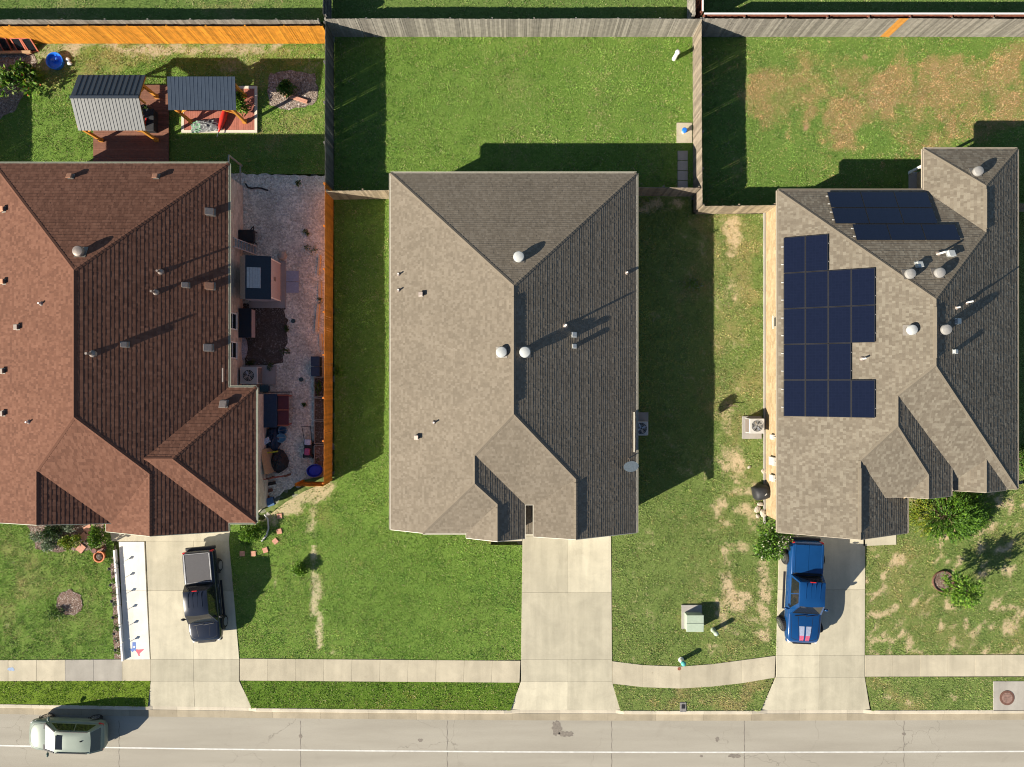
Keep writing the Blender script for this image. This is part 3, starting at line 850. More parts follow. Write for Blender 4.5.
# solar banks
def bank(label, plane, rows):
    """rows: list of panel rectangles in plan (x0, y0, x1, y1)"""
    a, b, c = plane
    g = lambda x, y, o: (x, y, a * x + b * y + c + o)
    rails = MB()
    ar = rails
    pans = []
    for (x0, y0, x1, y1) in rows:
        e = .012
        x0 += e; x1 -= e; y0 += e; y1 -= e
        horizontal = abs(b) > abs(a)
        for f in (.25, .75):
            if horizontal:
                y = y0 + f * (y1 - y0); ar.bar(g(x0 - .1, y, .05), g(x1 + .06, y, .05), .05, .05)
            else:
                y = y0 + f * (y1 - y0); ar.bar(g(x0 - .1, y, .05), g(x1 + .06, y, .05), .05, .05)
        pans.append((x0, y0, x1, y1))
    o = rails.build('solar_array', M['ac_grey'], h.roof, label=label)
    for (x0, y0, x1, y1) in pans:
        q = [(x0, y0), (x1, y0), (x1, y1), (x0, y1)]
        m = MB(); m.prism(q, lambda x, y: a * x + b * y + c + .085, lambda x, y: a * x + b * y + c + .12, bottom=True)
        w = .022
        qi = [(x0 + w, y0 + w), (x1 - w, y0 + w), (x1 - w, y1 - w), (x0 + w, y1 - w)]
        m.mat = 1
        m.add([g(*p, .123) for p in qi], [(0, 1, 2, 3)], uvs=[[(p[0] - x0 + .01, (p[1] - y0) + .01) for p in qi]])
        m.build('solar_panel', [M['black'], M['solar']], o)
def pl(u, v, plane, off=.12):
    a, b, c = plane; X, Y = (u - 512) / F, (383.5 - v) / F
    z = ((a * X + b * Y) * H + c + off) / (1 + a * X + b * Y)
    return (X * (H - z), Y * (H - z))
rows = []
for (uL, uR, v0, v1) in ((827, 932.5, 191.8, 207.6), (831.3, 938.5, 207.8, 223.6), (852.3, 962.5, 224, 240.2)):
    n0 = pl(uL, v0, PN); n1 = pl(uL, v1, PN); e0 = pl(uR, v0, PN)
    W = 1.92
    for k in range(3): rows.append((n0[0] + k * W, n1[1], n0[0] + (k + 1) * W, n0[1]))
bank(None, PN, rows)
rows = []
us = (783.5, 805.3, 828.2, 851.2, 875.2)
vs = (235.8, 272, 308, 344, 380, 416.8)
for c_, ks in ((0, range(5)), (1, range(5)), (2, range(1, 5)), (3, (1, 2, 4))):
    for k in ks:
        q0 = pl(us[c_], 330, PW); q1 = pl(us[c_ + 1], 330, PW)
        zc = PW[0] * q0[0] + PW[2]
        y0 = pl(us[1], vs[k + 1], PW)[1]; y1 = pl(us[1], vs[k], PW)[1]
        rows.append((q0[0], y0, q1[0], y1))
bank(None, PW, rows)
# meter boxes and pipes on the tan west wall
wx = xW + i
for v, w_, h_ in ((437, .3, .45), (461, .5, .75), (478, .4, .6)):
    y = P(772, v, 1.4)[1]
    mb = MB(); mb.box((wx - .085, y, 1.4), (.15, w_, h_)); mb.tube((wx - .06, y, 1.4 + h_ / 2), (wx - .06, y, 2.7), .03, 8)
    bevel(mb.build('meter_box', M['ac_grey'], h.root), .015)
mb = MB(); mb.box((wx - .07, 1.0, .06), (.1, 19.5, .16)); mb.build('footing', M['slab'], h.root)
RIGHT = h; RX = (xW, xE, yF)

# ================================================================= left-hand house
h = House('house', 'house with a reddish brown tile-like shingle roof beside the gravel side yard', 'house', (-23, 2, 0),
          'shingle_left', 0.205, 'brick_left', 'trim_green', 0.0095)
xE, yN = ze_xy(228.6, 163.3); xW = -30.0
zr = 6.4
for _ in range(6):
    xr = P(74, 0, zr)[0]; zr = ZE + PT * (xE - xr)
kW = (zr - ZE) / (xr - xW)
PE = (-PT, 0, ZE + PT * xE); PW = (kW, 0, ZE - kW * xW)
yRN = P(74.4, 270, zr)[1]; kN = (zr - ZE) / (yN - yRN); PN = (0, -kN, ZE + kN * yN)
yRS = P(72, 417, zr)[1]; k1 = .47; P1 = (0, k1, zr - k1 * yRS)
zA = 4.9
for _ in range(6):
    xA = P(36.7, 0, zA)[0]; zA = PW[0] * xA + PW[2]
yA0 = (zA - P1[2]) / k1; yF = ze_xy(0, 522.3)[1]
zG = 4.9
for _ in range(6):
    xG = P(149.7, 0, zG)[0]; zG = PE[0] * xG + PE[2]
yG0 = (zG - P1[2]) / k1; yFG = ze_xy(0, 531.2)[1]
PEA = (-k1, 0, zA + k1 * xA)
z3 = P1[1] * yF + P1[2]; x3 = xA + (zA - z3) / k1
kG = (zG - z3) / (xG - x3); PWG = (kG, 0, zG - kG * xG); xG1 = x3 - .42
# east wing
xwE = ze_xy(256, 0)[0]; ywN = ze_xy(0, 387.3)[1]; ywS = ze_xy(0, 522.8)[1]
ym = (ywN + ywS) / 2; zw = ZE + PT * (ywN - ywS) / 2
PwN = (0, -PT, ZE + PT * ywN); PwS = (0, PT, ZE - PT * ywS)
xw1 = xwE - (zw - ZE) / PT; PwE = (-PT, 0, ZE + PT * xwE); xw0 = (PE[2] - zw) / PT
rN, rS = (xr, yRN), (xr, yRS); A0 = (xA, yA0); G0 = (xG, yG0); W0, W1 = (xw0, ym), (xw1, ym)
h.face(PW, [(xW, yN), (xW, yF), (xA, yF + .22), A0, rS, rN])
h.face(PN, [(xW, yN), rN, (xE, yN)])
h.face(PE, [(xE, yN), rN, rS, G0, (xG, yFG + .1), (xE, yFG), (xE, ywS), W0, (xE, ywN)])
h.face(P1, [rS, A0, (x3, yF), G0])
h.face(PEA, [A0, (xA, yF + .22), (x3, yF)])
h.face(PWG, [G0, (x3, yF), (xG1, yF), (xG1, yFG), (xG, yFG + .1)])
h.face(PwN, [(xE, ywN), W0, W1, (xwE, ywN)])
h.face(PwS, [(xE, ywS), (xwE, ywS), W1, W0])
h.face(PwE, [(xwE, ywN), W1, (xwE, ywS)])
h.build_roof()
h.walls([(xW + i, yN - i), (xW + i, yF + i), (xG1 + .3, yF + i), (xG1 + .3, yFG + i), (xE - i, yFG + i), (xE - i, ywS + i), (xwE - i, ywS + i),
         (xwE - i, ywN - i), (xE - i, ywN - i), (xE - i, yN - i)])
h.garage(((xG1 + xE) / 2 + .3, yFG + i), 4.9, 2.25, (0, -1))
h.door((xG1 - 1.0, yF + i), .95, 2.1, (0, -1)); h.window((xA - 1.6, yF + i, 1.6), 1.5, 1.5, (0, -1))
for v in (321, 350): h.window((xE - i, P(233, v, 1.7)[1], 1.7), .95, 1.2, (1, 0))
h.window((-20, yN - i, 1.6), 1.4, 1.4, (0, 1)); h.window((-27, yN - i, 1.6), 1.4, 1.4, (0, 1))
h.dome_vent(77.7, 251, .3, 'vent_grey')
for u, v, m in ((69, 175.5, 'vent_rust'), (155, 175.5, 'vent_rust'), (208.5, 211, 'vent_grey'), (184, 284.5, 'vent_grey'), (208.5, 285.5, 'vent_rust'), (207, 347.5, 'vent_grey'),
                (16, 327, 'vent_grey'), (122.7, 344.3, 'vent_grey'), (2, 209, 'vent_rust'), (2, 281.5, 'vent_rust'), (1.5, 371, 'vent_grey'), (1.5, 413.5, 'vent_grey'), (222.5, 404, 'vent_grey')):
    h.box_vent(u, v, .38 if u > 195 else .28, m, .26)
h.pipe(158, 271, .4, .06, 'vent_grey'); h.pipe(152.5, 291.5, .5, .06, 'vent_grey'); h.pipe(40.5, 303.5, .3); h.pipe(88, 353.5, .55, .07, 'vent_grey'); h.pipe(28, 422, .3)
mb = MB(); q = h.at(223, 382); q2 = h.at(223, 368); mb.bar((q.x, q.y, q.z + .04), (q2.x, q2.y, q2.z + .04), .07, .04); mb.build('flashing_strip', M['vent_grey'], h.roof)
LEFT = h; LX = (xW, xE, yF, yFG, xwE, ywN, ywS, yN)
mb = MB()
a, b, c = G_(233, 166), G_(242, 166), G_(242, 187)
for p in (b, c): mb.box((p[0], p[1], 1.0), (.09, .09, 2.0))
for z in (.25, 2.0):
    mb.bar((b[0], b[1], z), (c[0], c[1], z), .08, .08); mb.bar((c[0], c[1], z), (a[0], c[1], z), .08, .08)
mb.build('side_porch_frame', M['trim_tan'], h.root)
# ------------------------------------------------------------------ noise fields in plan
def vnoise(x, y, sc, seed=0):
    x = np.asarray(x, float) * sc + seed * 17.31; y = np.asarray(y, float) * sc + seed * 9.77
    xi, yi = np.floor(x), np.floor(y); fx, fy = x - xi, y - yi
    fx = fx * fx * (3 - 2 * fx); fy = fy * fy * (3 - 2 * fy)
    def hsh(a, b):
        t = np.sin(a * 127.1 + b * 311.7 + seed * 74.7) * 43758.5453
        return t - np.floor(t)
    return (hsh(xi, yi) * (1 - fx) + hsh(xi + 1, yi) * fx) * (1 - fy) + (hsh(xi, yi + 1) * (1 - fx) + hsh(xi + 1, yi + 1) * fx) * fy
def fbm(x, y, sc, seed=0, o=4):
    t = 0; a = 0.5; n = 0
    for k in range(o):
        t = t + a * vnoise(x, y, sc * 2 ** k, seed + k); n += a; a *= 0.55
    return t / n
def G(u, v): return P(u, v, 0.0)
def GP(pts): return [G(*q) for q in pts]
def np_inside(poly, x, y):
    c = np.zeros(len(x), bool); n = len(poly)
    for i in range(n):
        (x0, y0), (x1, y1) = poly[i], poly[(i + 1) % n]
        m = (y0 > y) != (y1 > y)
        with np.errstate(divide='ignore', invalid='ignore'):
            xx = (x1 - x0) * (y - y0) / ((y1 - y0) if y1 != y0 else 1e-9) + x0
        c ^= m & (x < xx)
    return c
def blobs(x, y, lst):
    t = np.zeros(len(x))
    for (u, v, ru, rv, s) in lst:
        cx, cy = G(u, v)
        d = ((x - cx) / (ru / 16.0)) ** 2 + ((y - cy) / (rv / 16.0)) ** 2
        t = np.maximum(t, s * np.clip(1.35 - d, 0, 1))
    return t

HOLES = []          # nothing grows here
def hole(poly): HOLES.append(poly)
NOGROW = [
    [(-29.5, 12.3), (-16.8, 12.3), (-16.8, -8), (-29.5, -8)], [(-17, -.7), (-15.2, -.7), (-15.2, -7.6), (-17, -7.6)],
    [(-6.7, 11.8), (6.8, 11.8), (6.8, -8.1), (-6.7, -8.1)],
    [(15.9, 10.7), (29, 10.7), (29, -5.6), (15.9, -5.6)], [(24.4, 13.2), (29, 13.2), (29, 10), (24.4, 10)], [(15.9, 0), (22.4, 0), (22.4, -8.4), (15.9, -8.4)],
]

def flat(name, poly, z, mat, kind='structure', rnd=.5, parent=None, dz=None):
    mb = MB(); mb.rnd = rnd
    if dz is None:
        if area(poly) < 0: poly = poly[::-1]
        mb.add([(p[0], p[1], z) for p in poly], [tuple(range(len(poly)))])
    else: mb.prism(poly, z - dz, z)
    o = mb.build(name, mat, parent)
    if kind: o['kind'] = kind
    return o
def wobble(poly, amp=.12, step=.3, seed=1):
    out = []; n = len(poly); rr = random.Random(seed)
    for i in range(n):
        a, b = poly[i], poly[(i + 1) % n]
        k = max(1, int(math.hypot(b[0] - a[0], b[1] - a[1]) / step))
        for j in range(k):
            f = j / k
            out.append((a[0] + f * (b[0] - a[0]) + rr.uniform(-amp, amp), a[1] + f * (b[1] - a[1]) + rr.uniform(-amp, amp)))
    return out
def disc(c, rx, ry=None, n=28, amp=0.0, seed=3):
    rr = random.Random(seed); ry = ry or rx
    return [(c[0] + (rx + rr.uniform(-amp, amp)) * math.cos(2 * math.pi * k / n), c[1] + (ry + rr.uniform(-amp, amp)) * math.sin(2 * math.pi * k / n)) for k in range(n)]

# base ground (north of the kerb) and road
def vK(u):
    return 711.6 - (5.6 * ((700 - u) / 640.0) ** 2 if u < 700 else .8 * ((u - 700) / 300.0) ** 2)
def dK(x): return (711.6 - vK(max(-250, min(1300, 512 + 16 * x)))) / 16.0
def bot(u0, u1, n=8, off=.5): return [(u1 + (u0 - u1) * k / n, vK(u1 + (u0 - u1) * k / n) - off) for k in range(n + 1)]
YK = G(0, 711.6)[1]              # back of kerb
YG = G(0, 721.6)[1]              # edge of the gutter pan
mb = MB(); mb.quad((-260, YK + .5, -.28), (260, YK + .5, -.28), (260, 300, -.28), (-260, 300, -.28)); tag(mb.build('ground', m_gravel('far_ground', (.09, .13, .035), (.16, .2, .06), 3.0)), kind='structure')
XS = [-260, -120] + [k * 1.0 for k in range(-60, 61)] + [120, 260]
mb = MB()
for x0, x1 in zip(XS[:-1], XS[1:]): mb.quad((x0, -300, -.12), (x1, -300, -.12), (x1, YG + .004 + dK(x1), -.12), (x0, YG + .004 + dK(x0), -.12))
tag(mb.build('road', M['road']), kind='structure')
yl = G(0, 711.6 + 41.7)[1]
mb = MB()
for x0, x1 in zip(XS[:-1], XS[1:]): mb.quad((x0, yl - .045 + dK(x0), -.116), (x1, yl - .045 + dK(x1), -.116), (x1, yl + .045 + dK(x1), -.116), (x0, yl + .045 + dK(x0), -.116))
tag(mb.build('road_line', M['roadline']), kind='structure')
mb = MB()
for u in (118, 300, 447, 612, 745, 905):
    x = G(u, 740)[0]; pts = []
    for k in range(24):
        y = YG - k * .18; pts.append((x + .02 * math.sin(k * 1.7 + u), y))
    for k in range(23):
        w_ = .012 + .008 * random.random()
        a, b = pts[k], pts[k + 1]
        mb.quad((a[0] - w_, a[1], -.117), (a[0] + w_, a[1], -.117), (b[0] + w_, b[1], -.117), (b[0] - w_, b[1], -.117))
tag(mb.build('road_joints', m_plain('joint_tar', (0.15, 0.13, 0.11), .9, var=.3)), kind='structure')
tar = m_plain('tar_patch', (0.2, 0.175, 0.145), 0.9, var=0.3)
mb = MB()
for k, (u, v, a, b) in enumerate(((557, 729, .28, .45), (566, 735, .5, .2), (735, 757, .42, .12), (718, 740, .12, .15), (702, 757, .1, .08), (420, 741, .15, .1), (300, 737, .1, .14), (905, 735, .12, .1))):
    mb.add([(x, y, -.1165) for x, y in disc(G(u, v), a, b, 22, .35 * min(a, b), k)], [tuple(range(22))])
tag(mb.build('road_stains', tar), kind='structure')

# kerb and gutter pan: low at the driveway mouths
mouths = [(G(147, 0)[0], G(252, 0)[0]), (G(510, 0)[0], G(621, 0)[0]), (G(761, 0)[0], G(871, 0)[0])]
def kerb_h(x):
    k = 0
    for a, b in mouths:
        d = min(x - a, b - x)
        k = max(k, min(1, max(0, d / .5 + .5)))
    return .035 - .12 * k
xs = [x * .5 for x in range(-160, 161)]
mb = MB(); gp = MB()
for x0, x1 in zip(xs[:-1], xs[1:]):
    g = .006 if abs((x0 / 3.0) - round(x0 / 3.0)) < .01 else 0
    h0, h1 = kerb_h(x0), kerb_h(x1); r_ = (math.floor(x0 / 3.0) * 0.618) % 1
    mb.rnd = gp.rnd = r_
    X0 = x0 + g
    prof = lambda hh, D=0: [(y + D, z) for y, z in [(YK + .06, -.3), (YK + .06, hh - .01), (YK + .04, hh), (YK - .13, hh), (YK - .16, hh - .02), (YK - .19, min(hh, -.085)), (YG, -.117)]]
    A, B = prof(h0, dK(x0)), prof(h1, dK(x1))
    for k in range(5):
        t_ = mb
        t_.quad((X0, *A[k + 1]), (X0, *A[k]), (x1, *B[k]), (x1, *B[k + 1]))
    gp.quad((X0, *A[6]), (X0, *A[5]), (x1, *B[5]), (x1, *B[6]))
    gp.quad((X0, A[6][0], -.15), (x1, B[6][0], -.15), (x1, *B[6]), (X0, *A[6]))
tag(mb.build('kerb', M['kerb']), kind='structure'); tag(gp.build('gutter_pan', M['gutterpan']), kind='structure')

def slabs(name, quads, mat, z=.035, gap=.006, zf=None, grey=None, matg=None):
    """one pavement; every slab a bevel-free block with a real joint round it"""
    mb = MB()
    for k, q in enumerate(quads):
        c = (sum(p[0] for p in q) / len(q), sum(p[1] for p in q) / len(q))
        qq = []
        for p in q:
            dx, dy = c[0] - p[0], c[1] - p[1]; L = math.hypot(dx, dy)
            qq.append((p[0] + dx / L * gap, p[1] + dy / L * gap))
        mb.rnd = random.random(); mb.mat = 1 if grey and k in grey else 0
        mb.prism(qq, -.1, (zf if zf else z))
        hole(q)
    o = mb.build(name, [mat] + ([matg] if matg else []))
    o['kind'] = 'structure'
    return bevel(o, .006, 1)
def strip(tops, bots):
    return [GP([tops[i], tops[i + 1], bots[i + 1], bots[i]]) for i in range(len(tops) - 1)]
def lin(a, b, n): return [(a[0] + (b[0] - a[0]) * k / n, a[1] + (b[1] - a[1]) * k / n) for k in range(n + 1)]
ap = lambda y0, y1: (lambda x, y: .035 + (min(0, y - y0) / (y0 - y1)) * .125)
# driveways
def drive(name, L, Rr, cu, vs_, flare):
    q = []
    for k in range(len(vs_) - 1):
        v0, v1 = vs_[k], vs_[k + 1]
        f = lambda v: (v - vs_[0]) / (vs_[-1] - vs_[0])
        l0, l1 = L[0] + (L[1] - L[0]) * f(v0), L[0] + (L[1] - L[0]) * f(v1); r0, r1 = Rr[0] + (Rr[1] - Rr[0]) * f(v0), Rr[0] + (Rr[1] - Rr[0]) * f(v1)
        m0 = m1 = cu
        q += [GP([(l0, v0), (m0, v0), (m1, v1), (l1, v1)]), GP([(m0, v0), (r0, v0), (r1, v1), (m1, v1)])]
    slabs(name, q, M['concrete'])
    vb = vs_[-1]; y0, y1 = G(0, vb + 22)[1], YK + dK(G(cu, 0)[0])
    q = [GP([(L[1], vb), (cu, vb), (cu, vb + 22), (L[1], vb + 22)]), GP([(cu, vb), (Rr[1], vb), (Rr[1], vb + 22), (cu, vb + 22)])]
    slabs('sidewalk_crossing', q, M['concrete'])
    q = [GP([(L[1], vb + 22), (cu, vb + 22), (cu, vK(cu)), (flare[0], vK(flare[0]))]), GP([(cu, vb + 22), (Rr[1], vb + 22), (flare[1], vK(flare[1])), (cu, vK(cu))])]
    slabs('driveway_apron', q, M['concrete'], zf=ap(y0, y1))
drive('driveway', (146, 151), (229, 239.5), 194, [541, 590.5, 659], (147, 252))
drive('driveway', (522.5, 521), (611, 612), 568, [536, 592.5, 659.5], (510, 621))
drive('driveway', (779, 776), (865, 864.5), 819.5, [536, 589.5, 655], (761, 871))
flat('garage_forecourt', GP([(110, 530), (230, 530), (229, 541), (112, 541)]), .03, M['concrete'], dz=.1); hole(GP([(110, 530), (230, 530), (229, 541), (112, 541)]))
slabs('front_walk', [GP([(119, 541.5), (144.5, 541.5), (146.6, 590), (121.5, 590)]), GP([(121.5, 590), (146.6, 590), (150.2, 659.5), (125, 659.5)])], M['walkwhite'], gap=.006)
# pavements
t = [(-60, 660)] + lin((-20, 660), (151, 659), 6); b = [(-60, 681)] + lin((-20, 681), (151, 680.7), 6)
slabs('sidewalk', strip(t, b), M['walk'], grey=(4, 5), matg=M['walkgrey'])
slabs('sidewalk', strip(lin((240, 658.3), (520.5, 660.5), 10), lin((240, 680.4), (519.5, 682.5), 10)), M['walk'])
t = [(612.3, 661), (643, 664.8), (680, 666.3), (711, 664), (742, 660), (775.5, 655.5)]; b = [(612.3, 683.5), (643, 687), (680, 688.3), (711, 686.5), (742, 683), (774.5, 677.5)]
slabs('sidewalk', strip(t, b), M['walk'])
slabs('sidewalk', strip(lin((865, 655), (1085, 654.5), 8), lin((865, 676.5), (1085, 676), 8)), M['walk'])
slabs('inlet_slab', [GP([(993, 681), (1060, 681), (1060, 710.2), (993, 710.9)])], M['walkgrey'])
slabs('entry_walk', [GP([(491, 495), (522, 495), (522, 541), (491, 541.5)]), GP([(522, 495), (536, 495), (536, 536), (522, 536)])], M['concrete'])
slabs('entry_walk', [GP([(863, 520), (896, 520), (896, 544.5), (863, 546)])], M['concrete'])

# gravel yard, beds
gv = GP([(228, 173), (300, 175), (331.5, 176), (332, 300), (332, 474), (318, 478), (300, 482), (284, 491), (264, 508), (245, 522), (225, 520)])
flat('gravel_yard', wobble(gv, .08), .012, M['gravel']); hole(gv)
sp = GP([(238, 305), (285, 303), (288, 330), (284, 362), (262, 367), (247, 366), (240, 330)])
flat('soil_patch', wobble(sp, .1, .25, 5), .017, M['soil'])
rb = GP([(270, 74), (292, 71), (314, 74), (319, 92), (313, 106), (290, 110), (271, 106), (267, 88)])
flat('rock_bed', wobble(rb, .1, .25, 6), .03, M['rockbed']); hole(rb)
mr = disc(G(70, 603), .82, .8, 30, .1, 4); flat('mulch_ring', mr, .035, M['mulch']); hole(mr)
br = GP([(111, 556), (118.5, 556), (124, 659), (114.5, 659)]); flat('border_bed', wobble(br, .05, .3, 7), .03, M['mulch']); hole(br)
fb_ = GP([(26, 520), (104, 520), (106, 553), (96, 556), (88, 550), (60, 552), (36, 548)]); flat('front_bed', wobble(fb_, .1, .3, 8), .025, M['mulch']); hole(fb_)
lb = GP([(-40, 44), (32, 44), (38, 70), (28, 92), (10, 115), (-40, 130)]); flat('corner_bed', wobble(lb, .15, .3, 9), .022, M['rockbed']); hole(lb)
# ------------------------------------------------------------------ lawns
def lawn(name, poly, look, dens=520, grid=.4):
    """a sheet of earth and thatch, and the blades on it"""
    g1, g2, dry_c, soil_c, dry_l, bare_l, dlev, blev, tall = look
    bm = bmesh.new()
    if area(poly) < 0: poly = poly[::-1]
    bm.faces.new([bm.verts.new((p[0], p[1], 0)) for p in poly])
    xs_ = [p[0] for p in poly]; ys_ = [p[1] for p in poly]
    x = math.ceil(min(xs_) / grid) * grid
    while x < max(xs_):
        bmesh.ops.bisect_plane(bm, geom=bm.verts[:] + bm.edges[:] + bm.faces[:], plane_co=(x, 0, 0), plane_no=(1, 0, 0)); x += grid
    y = math.ceil(min(ys_) / grid) * grid
    while y < max(ys_):
        bmesh.ops.bisect_plane(bm, geom=bm.verts[:] + bm.edges[:] + bm.faces[:], plane_co=(0, y, 0), plane_no=(0, 1, 0)); y += grid
    me = bpy.data.meshes.new(name); bm.to_mesh(me); bm.free()
    n = len(me.vertices); co_ = np.empty(n * 3, np.float32); me.vertices.foreach_get('co', co_); co_ = co_.reshape(-1, 3)
    def fields(X, Y):
        X, Y = np.asarray(X, float), np.asarray(Y, float)
        qx = (fbm(X, Y, .45, 51, 4) - .5) * 5.5; qy = (fbm(X, Y, .45, 61, 4) - .5) * 5.5
        sx = (fbm(X, Y, 1.6, 71, 4) - .5) * .8; sy = (fbm(X, Y, 1.6, 81, 4) - .5) * .8
        d = np.clip(blobs(X + qx, Y + qy, dry_l) * np.clip(-.15 + 1.9 * fbm(X, Y, 1.3, 91, 5), 0, 1.3) * .85 + dlev * fbm(X, Y, .35, 3), 0, 1)
        b = np.clip(blobs(X + sx, Y + sy, bare_l) * (.35 + .95 * fbm(X, Y, 1.6, 21)) + blev * np.clip((fbm(X, Y, 2.3, 8, 3) - .51) * 6.5, 0, 1.6), 0, 1)
        return d, b
    d, b = fields(co_[:, 0], co_[:, 1])
    for nm, ar in (('dry', d), ('bare', b)):
        at = me.attributes.new(nm, 'FLOAT', 'POINT'); at.data.foreach_set('value', ar.astype(np.float32))
    me.materials.append(m_lawn(name + '_earth', tuple(q * .8 for q in g1), tuple(q * .9 for q in g2), tuple(q * .85 for q in dry_c), soil_c))
    o = bpy.data.objects.new(name, me); COL.objects.link(o); o['kind'] = 'structure'
    # blades
    A = abs(area(poly)); N = int(A * dens)
    bx, by = min(xs_), min(ys_); wx_, wy_ = max(xs_) - bx, max(ys_) - by
    K = int(wx_ * wy_ * dens)
    X = bx + RNG.random(K) * wx_; Y = by + RNG.random(K) * wy_
    k = np_inside(poly, X, Y)
    for hp in HOLES + NOGROW:
        if max(p[0] for p in hp) < bx or min(p[0] for p in hp) > bx + wx_ or max(p[1] for p in hp) < by or min(p[1] for p in hp) > by + wy_: continue
        k &= ~np_inside(hp, X, Y)
    k &= (np.abs(X) < 36) & (Y < 26)
    X, Y = X[k], Y[k]
    d, b = fields(X, Y)
    keep = RNG.random(len(X)) > np.clip((b + (fbm(X, Y, 5.5, 5, 3) - .5) * 2.6 - .45) * 2.2, 0, .92)
    # clumpy growth
    cl = fbm(X, Y, 2.4, 31, 3)
    keep &= RNG.random(len(X)) < np.clip((cl - .30) * 3.2 + .4, .42, 1)
    X, Y, d, b, cl = X[keep], Y[keep], d[keep], b[keep], cl[keep]
    n = len(X)
    az = RNG.random(n) * 2 * np.pi; ti = np.radians(25 + 50 * RNG.random(n))
    L = (.045 + .06 * RNG.random(n)) * tall * (.35 + 1.35 * cl); w_ = .012 + .012 * RNG.random(n)
    dx, dy = np.cos(az), np.sin(az)
    V = np.empty((n, 3, 3), np.float32)
    V[:, 0, 0] = X - dy * w_; V[:, 0, 1] = Y + dx * w_; V[:, 0, 2] = -.005
    V[:, 1, 0] = X + dy * w_; V[:, 1, 1] = Y - dx * w_; V[:, 1, 2] = -.005
    V[:, 2, 0] = X + dx * L * np.sin(ti); V[:, 2, 1] = Y + dy * L * np.sin(ti); V[:, 2, 2] = L * np.cos(ti)
    me = bpy.data.meshes.new('grass')
    me.vertices.add(3 * n); me.vertices.foreach_set('co', V.ravel())
    me.loops.add(3 * n); me.loops.foreach_set('vertex_index', np.arange(3 * n, dtype=np.int32))
    me.polygons.add(n); me.polygons.foreach_set('loop_start', np.arange(0, 3 * n, 3, dtype=np.int32))
    big = np.clip((fbm(X, Y, .22, 41, 4) - .5) * 2.2 + .5, 0, 1); mixv = np.clip(.55 * big + .45 * RNG.random(n), 0, 1)[:, None]
    c = np.array(g1) * (1 - mixv) + np.array(g2) * mixv
    dm = np.clip((d + (fbm(X, Y, 4.0, 12) - .5) * 1.3 + (RNG.random(n) - .5) * .7 - .42) * 2.2, 0, 1)[:, None]
    c = c * (1 - dm) + np.array(dry_c) * dm
    c = c * 1.2 * ((.62 + .76 * RNG.random(n)) * (.6 + .8 * cl) * (.76 + .48 * fbm(X, Y, 1.1, 77, 3)) * (.88 + .24 * fbm(X * .2, Y * 1.6, 1.0, 87, 2)))[:, None]
    sm = RNG.random(n) < (.035 + .22 * np.clip(d, 0, 1))
    wd = fbm(X, Y, 2.1, 101, 3) > .6
    c[wd] *= np.array([.72, .82, .8])
    c[sm] = np.array([.42, .37, .2]) * (.7 + .5 * RNG.random((int(sm.sum()), 1)))
    C = np.ones((n, 3, 4), np.float32); C[:, :, :3] = c[:, None, :]
    at = me.attributes.new('tint', 'FLOAT_COLOR', 'POINT'); at.data.foreach_set('color', C.ravel())
    me.materials.append(M['blade'])
    me.update(); me.validate()
    go = bpy.data.objects.new('grass', me); COL.objects.link(go)
    tag(go, None, None, kind='stuff')
    return n

LUSH = [(0.085, 0.172, 0.02), (0.208, 0.318, 0.066), (0.29, 0.29, 0.085), (0.36, 0.25, 0.14)]
MIXD = [(0.1, 0.16, 0.03), (0.22, 0.285, 0.085), (0.34, 0.27, 0.115), (0.46, 0.33, 0.20)]
SAND = (0.62, 0.47, 0.295)
L2look = (*LUSH[:2], (.36, .28, .15), (.5, .38, .24), [(520, 130, 70, 40, .12), ], [(678, 255, 14, 60, .6), (660, 205, 40, 10, .7), (640, 200, 30, 14, .5), (702, 300, 8, 80, .55)], .45, 0, 1.0)
nb = 0
nb += lawn('lawn', GP([(334.5, 36), (693, 36), (693, 197), (610, 197), (408, 197), (408, 300), (334.5, 300)]), L2look)
nb += lawn('lawn', GP([(334.5, 300), (410, 300), (410, 522), (410, 545), (240, 545), (240, 520), (263, 520), (286, 502), (303, 492), (334.5, 478)]),
           (*LUSH[:3], (.56, .45, .28), [(300, 520, 50, 25, .45)], [(300, 494, 32, 12, 1.5), (285, 505, 20, 11, 1.4), (272, 514, 14, 10, 1.3), (312, 518, 5, 25, 1.2), (325, 488, 12, 9, 1.2), (345, 400, 9, 40, .4)], .4, .1, 1.0))
nb += lawn('lawn', GP([(229, 545), (522.5, 545), (521, 660), (239.5, 660)]),
           (*LUSH[:3], (.6, .5, .32), [(280, 575, 60, 36, .3), (270, 620, 40, 40, .2), (340, 645, 50, 18, .25), (310, 560, 50, 20, .3)],
            [(313, 540, 3.6, 20, 1.2), (315, 570, 3.6, 24, 1.25), (317, 600, 4.4, 24, 1.4), (319.5, 630, 3.6, 20, 1.25), (321, 650, 2.6, 10, 1.0), (276, 582, 5, 8, .6), (335, 650, 6, 3, .6), (325, 600, 6, 10, .5)], .42, .05, 1.0))
nb += lawn('lawn', GP([(960, 213), (1090, 213), (1090, 480), (960, 480)]), (*MIXD, [], [], .4, .1, 1.0))
nb += lawn('lawn', GP([(229, 516), (250, 516), (250, 545), (229, 545)]), (*LUSH, [], [], .3, 0, 1.0))
nb += lawn('lawn', GP([(410, 508), (491, 508), (491, 545), (410, 545)]), (*LUSH, [], [(485, 541, 14, 3, .9)], .4, 0, 1.0))
